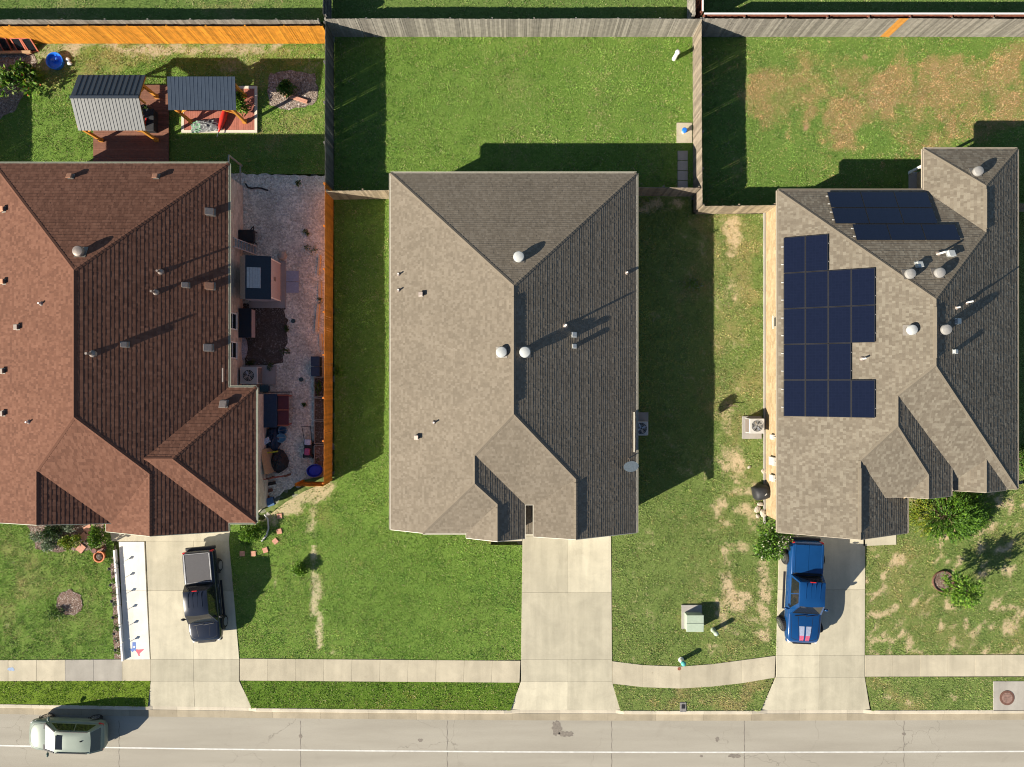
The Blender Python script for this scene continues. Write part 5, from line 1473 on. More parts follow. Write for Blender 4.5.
def suv(name, label, paint, loc, rz):
    root = thing(name, label, 'car', loc, rz)
    h_ = 2.4
    def pr(w, zb, zt, cr=.03): return [(0, zb), (w * .86, zb), (w * .98, zb + .14), (w, (zb + zt) / 2), (w * .985, zt - .18), (w * .94, zt - .05), (w * .84, zt), (w * .4, zt + cr * .8), (0, zt + cr)]
    st = [(-h_, pr(.62, .5, .82, 0)), (-h_ + .08, pr(.8, .42, .95, .01)), (-h_ + .3, pr(.9, .36, 1.0, .02)), (-h_ + .9, pr(.96, .33, 1.0, .02)), (-.4, pr(.945, .3, .99, 0)), (.7, pr(.95, .3, 1.0, .02)), (h_ - 1.2, pr(.96, .33, 1.02, .05)),
          (h_ - .7, pr(.95, .35, .99, .07)), (h_ - .3, pr(.88, .36, .9, .07)), (h_ - .1, pr(.76, .38, .78, .04)), (h_, pr(.5, .45, .65, 0))]
    body = loft(st, paint, 'body', root, 2)
    s_ = MB(); ribbon(s_, [(1.3, -.8), (h_ - .5, -.68), (h_ - .28, -.4), (h_ - .22, 0), (h_ - .28, .4), (h_ - .5, .68), (1.3, .8)], .02); drape(s_, 'hood_seam', M['black'], root, body)
    x0, x1, x2, x3 = -h_ + .06, -h_ + .48, .2, 1.24
    zb, zt, wb, wt = .97, 1.62, .87, .67
    B_ = [(x0, -wb * .93, zb), (x3, -wb, zb), (x3, wb, zb), (x0, wb * .93, zb)]; Tq = [(x1, -wt, zt), (x2, -wt, zt), (x2, wt, zt), (x1, wt, zt)]
    mb = MB(); n = 8; vs = []; fs = []
    for i_ in range(n + 1):
        for j_ in range(n + 1):
            u_, v_ = i_ / n, j_ / n
            vs.append((x1 + (x2 - x1) * u_ + (.1 * (1 - (2 * v_ - 1) ** 2) if i_ == n else 0) - (.06 * (1 - (2 * v_ - 1) ** 2) if i_ == 0 else 0), -wt + 2 * wt * v_, zt + .06 * (1 - (2 * u_ - 1) ** 4) * (1 - (2 * v_ - 1) ** 4)))
    for i_ in range(n):
        for j_ in range(n): fs.append((i_ * (n + 1) + j_, (i_ + 1) * (n + 1) + j_, (i_ + 1) * (n + 1) + j_ + 1, i_ * (n + 1) + j_ + 1))
    mb.add(vs, fs)
    for k in range(4): mb.add([B_[k], B_[(k + 1) % 4], Tq[(k + 1) % 4], Tq[k]], [(0, 1, 2, 3)])
    autosmooth(lp(mb, 'cabin', paint, root), 50)
    w_ = MB(); panel_quad(w_, (B_[1], B_[2], Tq[2], Tq[1]), (.05, .05, .06, .03), .008); ws = lp(w_, 'windscreen', M['sunshade'], root, label='windscreen with sun glare and a sunshade painted into its pale glass')
    f_ = MB(); a, b = Vector(B_[1]), Vector(B_[2]); f_.bar((x3 - .01, -.8, zb + .05), (x3 - .01, .8, zb + .05), .09, .04)
    for sg in (-1, 1): f_.bar((x3 - .03, sg * .8, zb + .05), (x2 + .03, sg * .64, zt + .012), .08, .03)
    lp(f_, 'screen_frame', M['black'], root)
    w_ = MB(); panel_quad(w_, (B_[3], B_[0], Tq[0], Tq[3]), (.07, .07, .18, .06), .008); lp(w_, 'rear_window', M['car_glass'], root)
    for sg in (-1, 1):
        q = (B_[0], B_[1], Tq[1], Tq[0]) if sg < 0 else (B_[2], B_[3], Tq[3], Tq[2])
        for (i0, i1) in (((.1, .55), (.47, .1)) if sg < 0 else ((.1, .47), (.55, .1))):
            w_ = MB(); panel_quad(w_, q, (i0, i1, .12, .1), .006); lp(w_, 'side_window', M['car_glass'], root)
        mirror_part(root, .98, sg * .9, 1.0, sg, paint, 1)
        t_ = MB(); t_.box((-h_ + .22, sg * .78, .92), (.3, .13, .12), sg * .3); bevel(lp(t_, 'tail_light', M['red_lamp'], root), .02)
        t_ = MB(); t_.box((h_ - .38, sg * .76, .79), (.4, .15, .1), sg * -.4); bevel(lp(t_, 'headlight', M['lamp'], root), .03)
        r_ = MB(); r_.bar((x1 + .12, sg * (wt - .03), zt + .055), (x2 - .1, sg * (wt - .03), zt + .055), .04, .04); lp(r_, 'roof_rail', M['cover_black'], root)
        for xx in (-h_ + .9, h_ - .88):
            a_ = MB()
            for k in range(13):
                t0, t1 = math.pi * k / 13, math.pi * (k + 1) / 13
                f = lambda t, rr, yy: (xx + rr * math.cos(t), yy, .36 + rr * math.sin(t))
                y0, y1 = sg * .78, sg * .94
                a_.quad(f(t0, .43, y1), f(t1, .43, y1), f(t1, .36, y1), f(t0, .36, y1)); a_.quad(f(t0, .43, y0), f(t1, .43, y0), f(t1, .43, y1), f(t0, .43, y1))
            lp(a_, 'wheel_arch', M['black'], root)
            wheel(root, xx, sg * .82, .36, .24)
    s_ = MB(); s_.box((x2 - .28, 0, zt + .052), (.42, .86, .016)); bevel(lp(s_, 'sunroof', M['car_glass'], root), .02)
    a_ = MB(); a_.sphere((x1 + .5, -.1, zt + .06), .09, .03, .07, 8); lp(a_, 'aerial_fin', M['black'], root)
    b_ = MB(); b_.box((-h_ + .12, 0, .5), (.14, 1.3, .16)); bevel(lp(b_, 'rear_bumper', M['black'], root), .05, 3)
    b_ = MB(); b_.box((h_ - .06, 0, .5), (.14, 1.2, .14)); bevel(lp(b_, 'grille', M['black'], root), .04, 2)
    return root
suv('parked_car', 'pale sage green SUV with a dark sunroof, parked at the kerb on the street', M['paint_sage'], (-27.4, G(0, 735.3)[1] + .36, -.12), R(180 - 1.5))

# ------------------------------------------------------------------ boxes and machines round the houses
def ac_unit(label, c, rz=0, pad=(1.35, 1.3), off=(0, 0), s=.86, hgt=.8, group='air conditioners'):
    root = thing('air_conditioner', label, 'air conditioner', (c[0], c[1], 0), rz, group)
    p_ = MB(); p_.prism([(-pad[0] / 2 + off[0], -pad[1] / 2 + off[1]), (pad[0] / 2 + off[0], -pad[1] / 2 + off[1]), (pad[0] / 2 + off[0], pad[1] / 2 + off[1]), (-pad[0] / 2 + off[0], pad[1] / 2 + off[1])], -.02, .09); lp(p_, 'pad', M['slab'], root)
    b_ = MB(); b_.box((0, 0, .09 + hgt / 2), (s, s, hgt)); bevel(lp(b_, 'case', M['ac_grey'], root), .04, 2)
    b_ = MB()
    for k in range(14):
        for sg in (-1, 1):
            b_.box((0, sg * (s / 2 + .004), .16 + k * .048), (s * .88, .012, .02)); b_.box((sg * (s / 2 + .004), 0, .16 + k * .048), (.012, s * .88, .02))
    lp(b_, 'louvre', M['vent_grey'], root)
    f_ = MB(); f_.lathe([(.34, .09 + hgt - .01), (.34, .09 + hgt + .006), (.02, .09 + hgt + .006)], (0, 0, 0), 26); fo = lp(f_, 'fan', M['black'], root)
    g_ = MB()
    for r_ in (.12, .2, .28, .35):
        for k in range(24):
            a0, a1 = 2 * math.pi * k / 24, 2 * math.pi * (k + 1) / 24
            g_.bar((r_ * math.cos(a0), r_ * math.sin(a0), .09 + hgt + .035), (r_ * math.cos(a1), r_ * math.sin(a1), .09 + hgt + .035), .012, .012)
    for k in range(8):
        a0 = math.pi * 2 * k / 8; g_.bar((.05 * math.cos(a0), .05 * math.sin(a0), .09 + hgt + .03), (.36 * math.cos(a0), .36 * math.sin(a0), .09 + hgt + .02), .012, .012)
    gg = g_.build('guard', M['ac_grey'], fo); gg.matrix_parent_inverse = Matrix.Identity(4)
    k_ = MB()
    for k in range(4):
        a0 = math.pi / 2 * k + .4; T_ = Matrix.Rotation(R(18), 4, 'X')
        k_.box((.17 * math.cos(a0), .17 * math.sin(a0), .09 + hgt + .014), (.26, .1, .006), a0, T_)
    kk = k_.build('blade', M['rim'], fo); kk.matrix_parent_inverse = Matrix.Identity(4)
    return root
c = P(757.5, 426, .9); ac_unit('pale air conditioner on a wide sunlit pad, against the tan brick wall', (c[0] - .02, c[1]), 0, (1.2, 1.4), (-.03, -.15), .92, .8)
c = P(642.5, 430, .8); ac_unit('air conditioner in the shade, half under the eave of the middle house', (c[0] - .1, c[1] + .1), 0, (1.2, 1.4), (0, .25))
c = P(248.5, 375.5, .9); ac_unit('air conditioner in the gravel yard, in the corner of the reddish house', c, 0, (1.9, 1.2), (.45, .05), 1.08, .8)
root = thing('garden_hose', 'black hose snaking out from the wall at the top of the gravel yard', 'hose', (*G(248, 187), 0))
b_ = MB(); hp = [(246, 184), (248, 187.5), (252, 188.5), (257, 188), (262, 188.5), (266, 190), (268.5, 190.5)]
for a, b in zip(hp[:-1], hp[1:]): b_.tube((*G(*a), .06), (*G(*b), .06), .05, 8)
b_.build('hose', M['black'], root)

def box_thing(name, label, cat, c, d, mats, lid=None, rz=0, z0=0.0, group=None, bev=.03, lid_mat=None, part='body'):
    root = thing(name, label, cat, (c[0], c[1], z0), rz, group)
    b_ = MB(); b_.box((0, 0, d[2] / 2), d); bevel(lp(b_, part, mats, root), bev, 2)
    if lid:
        l_ = MB(); l_.box((0, 0, d[2] + .025), (d[0] + lid, d[1] + lid, .05)); bevel(lp(l_, 'lid', lid_mat or mats, root), .018, 2)
    return root
box_thing('teal_box', 'small dark teal box between the corner air conditioner and the covered table', 'box', G(266, 388.5), (.5, .36, .3), M['cloth_navy'], .04, lid_mat=m_plain('lid_teal', (.02, .07, .09), .6))
# green utility cabinet
c = G(692.2, 619.5)
root = thing('utility_cabinet', 'pale green utility cabinet on a square pad in the front lawn', 'utility box', (c[0] - .0, c[1], 0))
b_ = MB(); b_.box((-.05, .18, .03), (1.25, 1.5, .12)); lp(b_, 'pad', M['slab'], root)
b_ = MB(); b_.box((0, 0, .09 + .28), (1.02, 1.0, .56)); bevel(lp(b_, 'cabinet', M['util_green'], root), .03, 2)
b_ = MB(); b_.box((0, -.26, .68), (1.06, .55, .06), 0, Matrix.Rotation(R(6), 4, 'X')); b_.box((0, .26, .685), (1.06, .5, .06)); bevel(lp(b_, 'lid', M['util_green'], root), .02, 2)
b_ = MB(); b_.box((0, -.51, .4), (.1, .03, .16)); lp(b_, 'handle', M['vent_grey'], root)
def marker(name, label, cat, c, h_, r_, cap, body, group=None):
    root = thing(name, label, cat, (c[0], c[1], 0), 0, group)
    b_ = MB(); b_.lathe([(r_ * 1.25, -.02), (r_ * 1.25, .06), (r_, .08), (r_, h_ - .1)], (0, 0, 0), 16); lp(b_, 'post', body, root)
    b_ = MB(); b_.lathe([(r_ * 1.12, h_ - .14), (r_ * 1.15, h_ - .05), (r_ * .95, h_), (r_ * .4, h_ + .04), (.01, h_ + .045)], (0, 0, 0), 16); autosmooth(lp(b_, 'cap', cap, root))
    return root
marker('cable_pedestal', 'pale green cable pedestal in the grass to the right of the utility cabinet', 'pedestal', G(713, 629.8), .75, .13, M['util_green'], M['util_green'])
root = marker('cable_pedestal', 'white pedestal with a teal top at the inner edge of the curved sidewalk', 'pedestal', G(681, 659.6), .7, .14, m_plain('teal', (.08, .38, .34), .5), M['white'])
b_ = MB(); b_.lathe([(.1, .036), (.1, .05), (.09, .052)], (*G(679, 668.5), 0), 18); tag(b_.build('valve_cover', M['rust'], None), 'small round rusty valve cover set in the curved sidewalk', 'valve cover')
root = thing('meter_box', 'small grey meter lid sunk in the verge grass by the kerb', 'meter lid', (*G(683, 707), 0))
b_ = MB(); b_.box((0, 0, .0), (.4, .6, .09)); bevel(lp(b_, 'frame', M['iron'], root), .015); b_ = MB(); b_.box((0, .05, .05), (.2, .25, .03)); lp(b_, 'lid', M['black'], root)
root = thing('manhole', 'round rusty manhole on the pale slab at the kerb', 'manhole', (*G(1006.5, 697.5), 0))
b_ = MB(); b_.lathe([(.46, .03), (.46, .055), (.34, .06)], (0, 0, 0), 28); lp(b_, 'ring', M['rust_dark'], root)
b_ = MB(); b_.lathe([(.33, .04), (.33, .064), (.1, .066)], (0, 0, 0), 28)
for k in range(5): b_.box((0, -.2 + k * .1, .068), (.42, .03, .01))
lp(b_, 'cover', m_plain('cover_iron', (.24, .15, .12), .8, var=.4, scale=8), root)
# white dog-tie post / sprinkler post in the middle lawn
root = thing('white_post', 'leaning white capped post in the middle back lawn near the side fence', 'post', (*G(674, 59), 0))
b_ = MB(); b_.tube((0, 0, 0), (.02, .0, .85), .14, 14, .12); lp(b_, 'post', M['white'], root); b_ = MB(); b_.sphere((.02, 0, .88), .16, .16, .13, 14); lp(b_, 'cap', M['white'], root, smooth=True)
# concrete pads and hydrant-blue valve beside the side fence
mb = MB(); mb.prism(GP([(676.5, 123), (692, 123), (692, 143), (676.5, 143)]), -.03, .05); tag(mb.build('concrete_pad', M['walk']), 'square sunlit concrete pad at the side fence with a blue cap on it', 'pad')
root = thing('standpipe', 'short standpipe with a bright blue cap on the square concrete pad', 'standpipe', (*G(683, 132.5), .05))
b_ = MB(); b_.tube((0, 0, 0), (0, 0, .32), .1, 12); lp(b_, 'pipe', M['pipe_white'], root); b_ = MB(); b_.lathe([(.16, .3), (.17, .36), (.12, .42), (.02, .43)], (0, 0, 0), 16); lp(b_, 'cap', M['plastic_blue'], root)
mb = MB()
for k in range(4):
    a, b = G(677.5, 151 + k * 10), G(687.5, 160.4 + k * 10); mb.rnd = random.random(); mb.prism([a, (b[0], a[1]), b, (a[0], b[1])], -.03, .045)
tag(mb.build('stepping_slabs', M['slab']), 'row of shaded grey slabs laid along the foot of the side fence', 'paving slabs')
# black covered grill beside the tan wall
c = P(763.5, 493, .7)
root = thing('covered_grill', 'grill under a slack black cover beside the tan brick wall', 'grill', (c[0] - .05, c[1], 0), R(12))
st = [(-.52, [(0, .05), (.40, .05), (.42, .4), (.38, .78), (0, .85)]), (-.3, [(0, .03), (.46, .03), (.46, .45), (.40, .92), (0, 1.0)]), (.1, [(0, .03), (.44, .03), (.47, .45), (.38, 1.0), (0, 1.08)]), (.35, [(0, .03), (.46, .03), (.45, .45), (.36, .93), (0, .98)]), (.56, [(0, .06), (.38, .06), (.42, .42), (.36, .72), (0, .8)])]
loft(st, M['cover_black'], 'cover', root, 1)
for sx in (-.4, .4):
    for sy in (-.3, .3):
        b_ = MB(); b_.tube((sx, sy, 0), (sx, sy, .1), .04, 8); lp(b_, 'leg', M['black'], root)
b_ = MB(); b_.box((.05, -.05, 1.08), (.16, .05, .02), .5); lp(b_, 'strap', M['ac_grey'], root)
# stones and rubble at the solar house's corner
for k, (u, v, s_) in enumerate(((764, 471, .22), (757, 509, .26), (763, 513, .3), (760, 504, .2), (749, 467, .12), (757.5, 516, .16))):
    b_ = MB(); b_.sphere((0, 0, 0), s_, s_ * .75, s_ * .55, 9)
    rr = random.Random(k)
    b_.v = [(x * rr.uniform(.8, 1.15), y * rr.uniform(.8, 1.15), z * rr.uniform(.8, 1.1)) for x, y, z in b_.v]
    o = b_.build('stone', M['stone_pale']); o.location = (*G(u, v), s_ * .3); o.rotation_euler = (0, 0, k)
    tag(o, ('largest pale stone by the tan wall below the covered grill', 'flat pale stone left of the tan wall, below the covered grill')[0] if False else
        ['pale block of stone above the covered grill', 'pale stone below the covered grill, out from the wall', 'biggest pale stone below the covered grill', 'reddish shadowed stone just under the covered grill', 'small pale pebble alone in the lawn left of the grill', 'lowest small stone of the heap below the grill'][k], 'stone', 'loose stones by the tan wall')

# ------------------------------------------------------------------ gazebo yard
def deck(name, label, poly, z, mat, along='x', edge=None, bw=.14):
    root = thing(name, label, 'deck', (*poly[0], 0))
    x0, x1 = min(p[0] for p in poly), max(p[0] for p in poly); y0, y1 = min(p[1] for p in poly), max(p[1] for p in poly)
    mb = MB()
    n = int((y1 - y0) / bw) if along == 'x' else int((x1 - x0) / bw)
    for k in range(n):
        if along == 'x':
            y = y0 + (k + .5) * (y1 - y0) / n; mb.box(((x0 + x1) / 2, y, z - .02), (x1 - x0, (y1 - y0) / n - .008, .04), rnd=random.random())
        else:
            x = x0 + (k + .5) * (x1 - x0) / n; mb.box((x, (y0 + y1) / 2, z - .02), ((x1 - x0) / n - .008, y1 - y0, .04), rnd=random.random())
    mb.build('deck_boards', mat, root)
    mb = MB(); mb.box(((x0 + x1) / 2, (y0 + y1) / 2, (z - .05) / 2), (x1 - x0 - .1, y1 - y0 - .1, z - .05)); mb.build('frame', M['black'], root)
    if edge:
        w = .16
        for k, (cx, cy, sx, sy) in enumerate((((x0 + x1) / 2, y0 + w / 2, x1 - x0, w), (x1 - w / 2, (y0 + y1) / 2, w, y1 - y0 - 2 * w), (x0 + w / 2, (y0 + y1) / 2, w, y1 - y0 - 2 * w), ((x0 + x1) / 2, y1 - w / 2, x1 - x0, w))):
            e_ = MB(); e_.box((cx, cy, z + .004 - .03), (sx, sy, .085)); e_.build('edge_board', edge, root)
    return root
HOLES_D = [G(94, 86), G(171, 172)]
deck('deck', 'brown board deck under and in front of the grey metal gazebo', [G(95, 172), G(170, 86)], .18, M['deck_brown'])
deck('deck', 'small reddish deck with a pale border beneath the dark pergola', [G(182.5, 133.5), G(258, 87)], .14, M['deck_red'], 'y', M['trim_cream'])
def corrugated(mb, A, B, Cc, D, n, hgt, th=.02, prof='rib'):
    """sheet A-B (eave) to D-C (ridge), ribs running from eave to ridge"""
    A, B, Cc, D = map(Vector, (A, B, Cc, D)); nn = (B - A).cross(D - A).normalized()
    if nn.z < 0: nn = -nn
    pts = []
    for k in range(n):
        for f, hh in (((.0, 0), (.78, 0), (.84, hgt), (.94, hgt)) if prof == 'rib' else ((.0, 0), (.25, hgt * .6), (.5, hgt), (.75, hgt * .6))): pts.append(((k + f) / n, hh))
    pts.append((1, 0))
    vs = []; 
    for f, hh in pts:
        vs.append(A + (B - A) * f + nn * hh); vs.append(D + (Cc - D) * f + nn * hh)
    m = len(vs)
    low = [v - nn * th for v in vs]
    fs = []
    for k in range(len(pts) - 1): fs.append((2 * k, 2 * k + 2, 2 * k + 3, 2 * k + 1)); fs.append((m + 2 * k + 1, m + 2 * k + 3, m + 2 * k + 2, m + 2 * k))
    for k in range(len(pts) - 1): fs.append((2 * k, m + 2 * k, m + 2 * k + 2, 2 * k + 2)); fs.append((2 * k + 1, 2 * k + 3, m + 2 * k + 3, m + 2 * k + 1))
    fs += [(0, 1, m + 1, m), (m - 2, 2 * m - 2, 2 * m - 1, m - 1)]
    mb.add(vs + low, fs)
def timber_frame(root, xs_, ys_, z, deckz, braces=True, oh=.2):
    for x in xs_:
        for y in ys_:
            p_ = MB(); p_.rnd = random.random(); p_.box((x, y, (deckz + z) / 2), (.15, .15, z - deckz)); p_.box((x, y, deckz + .1), (.22, .22, .2)); po = p_.build('post', M['timber_orange'], root)
            if braces:
                b_ = MB(); sx = 1 if x == xs_[0] else -1; sy = 1 if y == ys_[0] else -1
                b_.bar((x, y, z - .75), (x + sx * .7, y, z - .06), .09, .09); b_.bar((x, y, z - .75), (x, y + sy * .7, z - .06), .09, .09); b_.build('brace', M['timber_orange'], po)
    for y in ys_:
        b_ = MB(); b_.box(((xs_[0] + xs_[1]) / 2, y, z + .08), (xs_[1] - xs_[0] + oh, .1, .18)); b_.build('beam', M['timber_orange'], root)
    for x in xs_:
        b_ = MB(); b_.box((x, (ys_[0] + ys_[1]) / 2, z + .085), (.1, ys_[1] - ys_[0] - .12, .16)); b_.build('beam', M['timber_orange'], root)
root = thing('gazebo', 'gazebo with an orange timber frame and a two sided grey metal roof', 'gazebo', (*G(130, 118), 0), 0, 'garden shelters')
xs_ = (G(103.5, 0)[0], G(158.5, 0)[0]); ys_ = (G(0, 141.5)[1], G(0, 98)[1])
timber_frame(root, xs_, ys_, 2.35, .18, oh=.12)
ze_, zrg = 2.55, 3.3
q = [P(78, 130.5, ze_), P(144.5, 130.5, ze_), P(145, 75, ze_), P(78, 75, ze_)]; r0, r1 = P(70.3, 97.3, zrg), P(140.3, 97.3, zrg)
x0, x1 = (q[0][0] + r0[0]) / 2, (q[1][0] + r1[0]) / 2
mb = MB(); corrugated(mb, (x0, q[0][1], ze_), (x1, q[0][1], ze_), (x1, r0[1], zrg), (x0, r0[1], zrg), 20, .02, prof='rib'); mb.build('roof_sheet', M['metal_sheen'], root, label='ribbed metal roof side with its reflected light painted in')
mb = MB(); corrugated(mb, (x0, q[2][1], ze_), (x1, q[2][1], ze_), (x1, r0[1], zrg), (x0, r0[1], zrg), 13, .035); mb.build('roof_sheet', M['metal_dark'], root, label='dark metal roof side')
mb = MB(); mb.bar((x0, r0[1], zrg + .045), (x1, r0[1], zrg + .045), .16, .03); mb.build('ridge_cap', M['metal_dark'], root)
for x in (x0 + .08, x1 - .08):
    mb = MB(); mb.bar((x, q[0][1] + .05, ze_ - .09), (x, r0[1], zrg - .09), .05, .12); mb.bar((x, q[2][1] - .05, ze_ - .09), (x, r0[1], zrg - .09), .05, .12); mb.bar((x, r0[1], 2.45), (x, r0[1], zrg - .12), .08, .08); mb.build('gable_truss', M['timber_orange'], root)
root = thing('pergola', 'pergola with an orange timber frame and a flat dark navy metal roof', 'pergola', (*G(210, 105), 0), 0, 'garden shelters')
xs_ = (G(192.5, 0)[0], G(246, 0)[0]); ys_ = (G(0, 123)[1], G(0, 97)[1])
timber_frame(root, xs_, ys_, 2.3, .14)
a, b, c, d = P(168.5, 110.2, 2.5), P(236.3, 110.2, 2.5), P(236.6, 76, 2.75), P(170, 76, 2.75)
mb = MB(); corrugated(mb, (a[0], a[1], 2.52), (b[0], b[1], 2.52), (b[0], c[1], 2.68), (a[0], d[1], 2.68), 18, .014); mb.build('roof_sheet', M['metal_navy'], root)
# under and round the shelters
def chair(label, c, rz, mat, group=None):
    root = thing('garden_chair', label, 'chair', c, rz, group)
    b_ = MB(); b_.box((0, 0, .4), (.55, .55, .06)); bevel(lp(b_, 'seat', mat, root), .02)
    b_ = MB(); b_.box((-.27, 0, .72), (.06, .55, .6), 0, Matrix.Rotation(R(-12), 4, 'Y')); bevel(lp(b_, 'backrest', mat, root), .02)
    for sg in (-1, 1):
        b_ = MB(); b_.box((0, sg * .29, .6), (.5, .06, .04)); lp(b_, 'armrest', mat, root)
        for xx in (-.22, .24):
            b_ = MB(); b_.box((xx, sg * .25, .19), (.05, .05, .38)); lp(b_, 'leg', mat, root)
    return root
chair('red garden chair at the right edge of the gazebo deck', (*G(147.5, 126), .18), R(80), M['plastic_red'])
box_thing('storage_bench', 'dark storage bench on the deck between the two shelters', 'bench', G(154.5, 124), (.62, 1.3, .5), M['cover_black'], .05, z0=.18)
root = thing('potted_shrub_tub', 'low black tub of clipped green on the gazebo deck by the red chair', 'planter', (*G(148.5, 113), .18))
b_ = MB(); b_.lathe([(.25, 0), (.34, .35), (.31, .35), (.3, .28)], (0, 0, 0), 16); lp(b_, 'tub', M['black'], root)
POT1 = root
root = thing('umbrella_folded', 'folded red parasol lying across the small reddish deck', 'parasol', (*G(226, 119), .14), R(72))
b_ = MB(); b_.lathe([(.03, -1.0), (.12, -.7), (.2, -.1), (.16, .5), (.05, .75)], (0, 0, .22), 12, Matrix.Rotation(R(90), 4, 'Y')); lp(b_, 'canopy', M['plastic_red'], root, smooth=True)
b_ = MB(); b_.tube((-1.3, 0, .22), (1.1, 0, .22), .025, 8); lp(b_, 'pole', M['rim'], root)
root = thing('tarp_heap', 'crumpled grey and green tarp heap at the front of the small reddish deck', 'tarp', (*G(208, 127), .14), .1)
b_ = MB(); rr = random.Random(5)
N_ = 14
vs = [( -.95 + 1.9 * i_ / N_, -.38 + .76 * j_ / N_, .02 + max(0, (1 - (2 * i_ / N_ - 1) ** 2) * (1 - (2 * j_ / N_ - 1) ** 2)) * .3 + rr.uniform(0, .12)) for i_ in range(N_ + 1) for j_ in range(N_ + 1)]
b_.add(vs, [(i_ * (N_ + 1) + j_, (i_ + 1) * (N_ + 1) + j_, (i_ + 1) * (N_ + 1) + j_ + 1, i_ * (N_ + 1) + j_ + 1) for i_ in range(N_) for j_ in range(N_)])
for k in range(len(b_.f)):
    b_.m[k] = 1 if (k // N_) < 5 and (k * 7) % 5 < 2 else 0
lp(b_, 'sheet', [M['tarp_grey'], m_plain('tarp_green', (.12, .3, .16), .6)], root)
# wooden step frame / red plank by the rock bed
root = thing('timber_offcut', 'short pink red timber offcut lying across the rock bed', 'timber', (*G(296.5, 99), .05), R(-18)); b_ = MB(); b_.box((0, 0, .07), (1.5, .22, .1)); bevel(lp(b_, 'board', M['terracotta'], root), .01)
# round blue pool
root = thing('wading_pool', 'round bright blue plastic pool by the orange back fence', 'pool', (*G(57, 62.5), 0))
b_ = MB(); b_.lathe([(.48, 0), (.5, .2), (.53, .27), (.49, .28), (.46, .24), (.45, .1), (.01, .08)], (0, 0, 0), 30); autosmooth(lp(b_, 'tub', M['plastic_blue'], root))
b_ = MB(); b_.sphere((-.12, .05, .2), .16, .12, .08, 8); b_.sphere((.1, .12, .2), .1, .14, .06, 8); lp(b_, 'toys', m_plain('toy_blue', (.03, .13, .55), .4), root)
for k, (u, v) in enumerate(((68.5, 60), (70.5, 64))):
    b_ = MB(); b_.sphere((0, 0, 0), .17, .13, .12, 8); o = b_.build('stone', M['white']); o.location = (*G(u, v), .07); tag(o, ['upper white stone right of the blue pool', 'lower white stone right of the blue pool'][k], 'stone', 'white stones by the pool')
# cold frames leaning at the orange fence: red frames with dark panes
for k, u in enumerate((33, 22, 8)):
    root = thing('window_sash', ['rightmost red framed window sash leaning near the orange back fence', 'middle red framed window sash leaning near the orange back fence', 'leftmost red framed window sash leaning near the orange back fence'][k], 'window sash', (*G(u + 1, 50), 0), R(8 - 6 * k), 'old window sashes')
    T_ = Matrix.Rotation(R(-38), 4, 'X')
    for (cx, cz, sx, sz) in ((-.27, .38, .08, .9), (.27, .38, .08, .9), (0, .80, .46, .08), (0, -.04, .46, .08)):
        b_ = MB(); b_.T = Matrix.Translation((0, -.1, .08)) @ T_; b_.box((cx, 0, cz), (sx, .05, sz)); lp(b_, 'frame_bar', M['frame_red'], root)
    b_ = MB(); b_.T = Matrix.Translation((0, -.1, .08)) @ T_; b_.box((0, .006, .38), (.48, .012, .78)); lp(b_, 'pane', M['glass'], root)
root = thing('timber_beam', 'pale timber beam lying in front of the red window sashes', 'timber', (*G(10, 54), 0), R(1)); b_ = MB(); b_.box((0, 0, .2), (2.9, .16, .12)); lp(b_, 'beam', M['plywood'], root)
for xx in (-1.2, 1.2):
    b_ = MB(); b_.box((xx, 0, .07), (.2, .25, .14)); lp(b_, 'block', M['deck_brown'], root)

# ------------------------------------------------------------------ gravel side yard
GC = 'things kept in the gravel yard'
# playhouse shed
root = thing('playhouse_shed', 'small shed with a dark roof, slatted skylight and pink grey gable, in the gravel yard', 'shed', (*G(262, 280), 0))
w0, w1, y0, y1 = -16.22, -14.45, 5.12, 7.5
b_ = MB(); b_.prism([(w0 - .2, y0 - .4), (G(286, 0)[0], y0 - .4), (G(286, 0)[0], y1 + .15), (w0 - .2, y1 + .15)], -.02, .07); b_.build('base_slab', M['slab'], root)
b_ = MB()
b_.add([(w0, y0, .07), (w1, y0, .07), (w1, y1, .07), (w0, y1, .07), (w0, y0, 1.86), (w1, y0, 1.80), (w1, y1, 1.80), (w0, y1, 1.86), (-15.78, y0, 2.22), (-15.78, y1, 2.22)],
       [(0, 1, 5, 8, 4), (1, 2, 6, 5), (2, 3, 7, 9, 6), (3, 0, 4, 7), (5, 6, 9, 8), (8, 9, 7, 4)]); b_.build('wall', M['playhouse_pink'], root)
def slab4(mb, q, t=.05):
    mb.add(list(q) + [(x, y, z - t) for x, y, z in q], [(0, 1, 2, 3), (7, 6, 5, 4), (0, 4, 5, 1), (1, 5, 6, 2), (2, 6, 7, 3), (3, 7, 4, 0)])
bq = MB(); slab4(bq, [(-15.78, y0 - .1, 2.29), (w1 + .03, y0 - .1, 1.86), (w1 + .03, y1 + .1, 1.86), (-15.78, y1 + .1, 2.29)]); ro = bq.build('roof', M['playhouse_roof'], root)
sk = MB()
for k in range(5):
    f0, f1 = .06 + .11 * k, .06 + .11 * k + .1
    X0, X1 = -15.78 + 1.36 * f0, -15.78 + 1.36 * f1; Z0, Z1 = 2.315 - .43 * f0, 2.315 - .43 * f1
    slab4(sk, [(X0, y0 + .55, Z0), (X1, y0 + .55, Z1), (X1, y1 - .6, Z1), (X0, y1 - .6, Z0)], .03)
sk.build('skylight', M['skylight'], ro)
b_ = MB(); slab4(b_, [(w0 - .03, y0 - .1, 1.91), (-15.785, y0 - .1, 2.29), (-15.785, y1 + .1, 2.29), (w0 - .03, y1 + .1, 1.91)]); b_.build('roof_back', M['stone_pale'], root, label='pale narrow rear slope of the shed roof')
